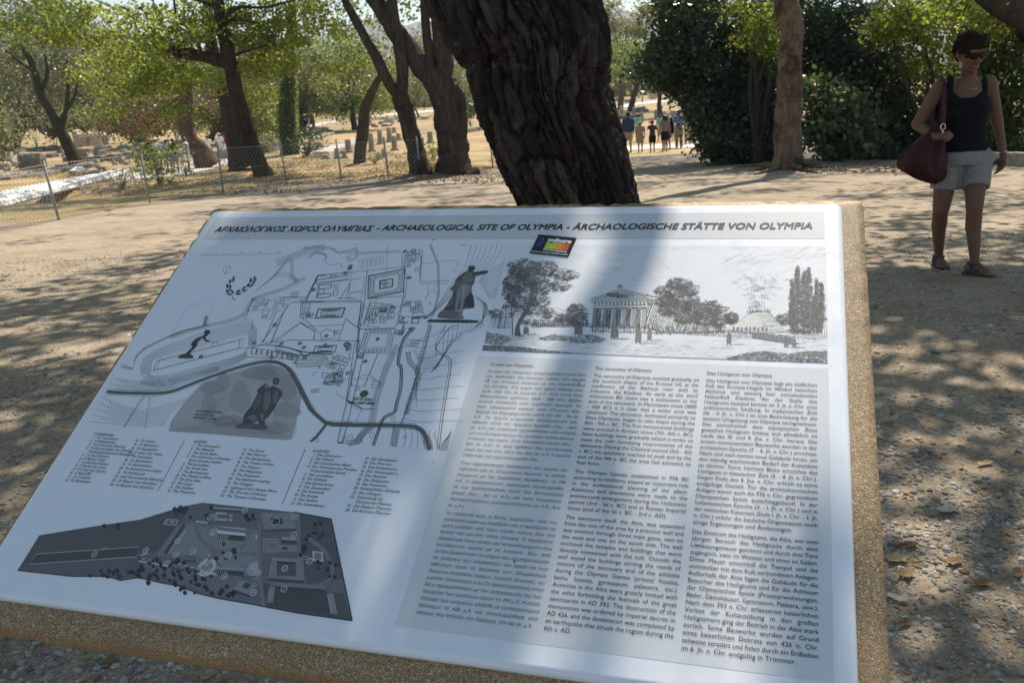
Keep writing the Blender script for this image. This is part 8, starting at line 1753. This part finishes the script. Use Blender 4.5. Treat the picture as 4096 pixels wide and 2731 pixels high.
LENS = simple('dark_lens', (.004, .004, .005), .3, .3, .05, 2)
gl = []
for s_ in (-1, 1):
    V, F = loft([((0, 0, -.021), .022, .006), ((0, 0, -.012), .030, .0075), ((0, 0, .006), .034, .0085), ((0, 0, .018), .032, .0075), ((0, 0, .022), .024, .006)], 16)
    Rz = np.array(Matrix.Rotation(s_*.22, 3, 'Z')); gl.append((((V@Rz.T)+[s_*.036, -.1015, .006])@TM.T+hd_, F)); gl.append(cap(Hd(s_*.068, -.092, .016), Hd(s_*.085, .0, .010), .0065, .0045, seg=8))
gl.append(cap(Hd(-.012, -.108, .013), Hd(.012, -.108, .013), .005, .005, seg=8))
fuse('sunglasses', gl, .0028, LENS, wr, 1)
fuse('lips', [cap(Hd(-.020, -.094, -.064), Hd(.0, -.102, -.061), .0045, .006, seg=8), cap(Hd(.0, -.102, -.061), Hd(.020, -.094, -.064), .006, .0045, seg=8), cap(Hd(-.014, -.094, -.071), Hd(.014, -.094, -.071), .006, .006, seg=8)], .0022, simple('lip_skin', (.32, .13, .10), .45), wr, 1)
cr_ = []
for k in range(22):
    a = math.pi+math.pi*k/21; cr_.append(cx(3868, 338)+np.array([.072*math.cos(a), -.010+.088*math.sin(a), -.030*abs(math.sin(a))]))
V, F = tube(cr_, .0014, 6); mesh('necklace', V, F, simple('silver', (.6, .6, .58), .25, .6, .05, 3, metal=1), wr)
dw = (wrL_-elL_)/np.linalg.norm(wrL_-elL_); ax = np.cross(dw, [0, 1, 0]); ax /= np.linalg.norm(ax); ay = np.cross(dw, ax)
V, F = tube([wrL_-dw*.02+.0265*(ax*math.cos(t)+ay*math.sin(t)) for t in np.linspace(0, 6.283, 20)], .0045, 6, caps=False); mesh('bracelet', V, F, MATS['silver'], wr)
# sandals
SND = simple('grey_sandal', (.055, .05, .048), .7, .3, .2, 30)
for a, d, s, z in ((anR_, dR, sR, zR), (anL_, dL, sL, zL)):
    a0 = np.array([a[0], a[1], z+.010]); out = [(-.085, .018), (-.080, .033), (-.03, .036), (.04, .042), (.10, .050), (.145, .044), (.175, .026), (.185, .006)]
    ring = [a0+d*x+s*w for x, w in out]+[a0+d*x-s*w*.9 for x, w in out[::-1]]; n = len(ring); V = np.array([p+[0, 0, .006] for p in ring]+[p-[0, 0, .014] for p in ring])
    F = [tuple(range(n)), tuple(range(2*n-1, n-1, -1))]+[(i, n+i, n+(i+1) % n, (i+1) % n) for i in range(n)]; mesh('sandal_sole', V, F, SND, wr)
    st = [cap(a0+d*.115+[0, 0, .028], a0+d*.06+s*.040+[0, 0, .03], .0085, .0085, seg=8), cap(a0+d*.115+[0, 0, .028], a0+d*.06-s*.038+[0, 0, .03], .0085, .0085, seg=8), cap(a0+d*.06+s*.040+[0, 0, .03], a0+d*.02+s*.034+[0, 0, .05], .0085, .008, seg=8), cap(a0+d*.06-s*.038+[0, 0, .03], a0+d*.02-s*.034+[0, 0, .05], .0085, .008, seg=8)]
    for k in range(10):
        t0, t1 = math.pi*k/10, math.pi*(k+1)/10; e0 = a0+[0, 0, .075]+s*.037*math.cos(t0)+d*.040*math.sin(t0); e1 = a0+[0, 0, .075]+s*.037*math.cos(t1)+d*.040*math.sin(t1); st.append(cap(e0, e1, .009, .009, seg=8))
        e0 = a0+[0, 0, .075]+s*.037*math.cos(t0)-d*.050*math.sin(t0); e1 = a0+[0, 0, .075]+s*.037*math.cos(t1)-d*.050*math.sin(t1); st.append(cap(e0, e1, .009, .009, seg=8))
    st += [cap(a0+s*.037+[0, 0, .02], a0+s*.037+[0, 0, .075], .008, .008, seg=8), cap(a0-s*.037+[0, 0, .02], a0-s*.037+[0, 0, .075], .008, .008, seg=8)]
    fuse('sandal_strap', st, .004, SND, wr, 1)
# the bag on her shoulder
BAGM = simple('maroon_leather', (.05, .011, .012), .62, .25, .35, 18, bmp=.006, bscale=50)
bgp = J(3690, 640, -.12); bag = thing_root('handbag', bgp, 'large slouchy maroon leather bag hanging from the woman\'s right shoulder', 'bag')
secs = [(3738, 732, .020, .012), (3728, 724, .085, .05), (3710, 700, .140, .085), (3692, 672, .165, .10), (3690, 640, .160, .105), (3700, 605, .140, .09), (3716, 570, .110, .07), (3732, 540, .080, .05), (3744, 515, .055, .035), (3750, 500, .03, .02)]
sg2 = 56; a = np.linspace(0, 2*math.pi, sg2, endpoint=False); V = []
sp2 = spline(np.array([[*J(x, y, -.10), rx, ry] for x, y, rx, ry in secs]), 44)
for i, q in enumerate(sp2):
    t = i/43; fold = 1+(.075*np.sin(a*7+t*3)+.05*np.sin(a*13-t*6)+.03*np.sin(a*23+t*9))*math.sin(math.pi*min(1, t*1.15+.02))*(1.2-.5*t)
    V.append(q[:3]+np.column_stack([q[3]*np.cos(a)*fold, q[4]*np.sin(a)*fold, .012*np.cos(a*2+t*4)]))
V = np.concatenate(V); F = [(i*sg2+j, i*sg2+(j+1) % sg2, (i+1)*sg2+(j+1) % sg2, (i+1)*sg2+j) for i in range(43) for j in range(sg2)]+[tuple(range(sg2))[::-1], tuple(43*sg2+j for j in range(sg2))]
mesh('pouch', V, F, BAGM, bag, smooth=True)
def strap(pts, w, th, name, mat):
    P = spline(np.array(pts), 30); T_ = np.gradient(P, axis=0); T_ /= np.linalg.norm(T_, axis=1)[:, None]; out = np.array([.15, -1, .0]); S = np.cross(T_, out); S /= np.linalg.norm(S, axis=1)[:, None]; Nn = np.cross(S, T_)
    V = np.concatenate([P+S*w/2+Nn*th/2, P-S*w/2+Nn*th/2, P-S*w/2-Nn*th/2, P+S*w/2-Nn*th/2]); n = 30; F = [(k*n+i, ((k+1) % 4)*n+i, ((k+1) % 4)*n+i+1, k*n+i+1) for k in range(4) for i in range(n-1)]
    mesh(name, V, F, mat, bag, smooth=False)
strap([J(3772, 505, -.19), J(3776, 440, -.18), J(3778, 380, -.145), J(3776, 335, -.09), J(3770, 306, -.01), J(3762, 312, .07), J(3752, 380, .13), J(3744, 470, .13), J(3738, 520, .05)], .032, .006, 'strap', BAGM)
strap([J(3770, 560, -.205), J(3768, 590, -.20), J(3752, 640, -.19)], .028, .006, 'strap_tab', BAGM)
ringp = J(3772, 508, -.205); V, F = tube([ringp+[.016*math.cos(t), 0, .022*math.sin(t)] for t in np.linspace(0, 6.283, 18)], .0035, 6, caps=False); mesh('ring', V, F, MATS['silver'], bag)
V, F = tube([ringp+[0, 0, -.02], ringp+[.002, 0, -.06]], .005, 6); mesh('clip', V, F, MATS['silver'], bag)
# ================================================================ air
hz = bpy.data.materials.new('air'); hz.use_nodes = True; nt = hz.node_tree; nt.nodes.clear()
ou = nt.nodes.new('ShaderNodeOutputMaterial'); pv_ = nt.nodes.new('ShaderNodeVolumePrincipled'); pv_.inputs['Color'].default_value = (.78, .86, 1, 1); pv_.inputs['Density'].default_value = .00024; pv_.inputs['Anisotropy'].default_value = .2
nt.links.new(pv_.outputs[0], ou.inputs['Volume'])
V, F = box((0, 1250, 145), (8000, 2700, 318)); o = mesh('haze', V, F, hz); o['kind'] = 'stuff'
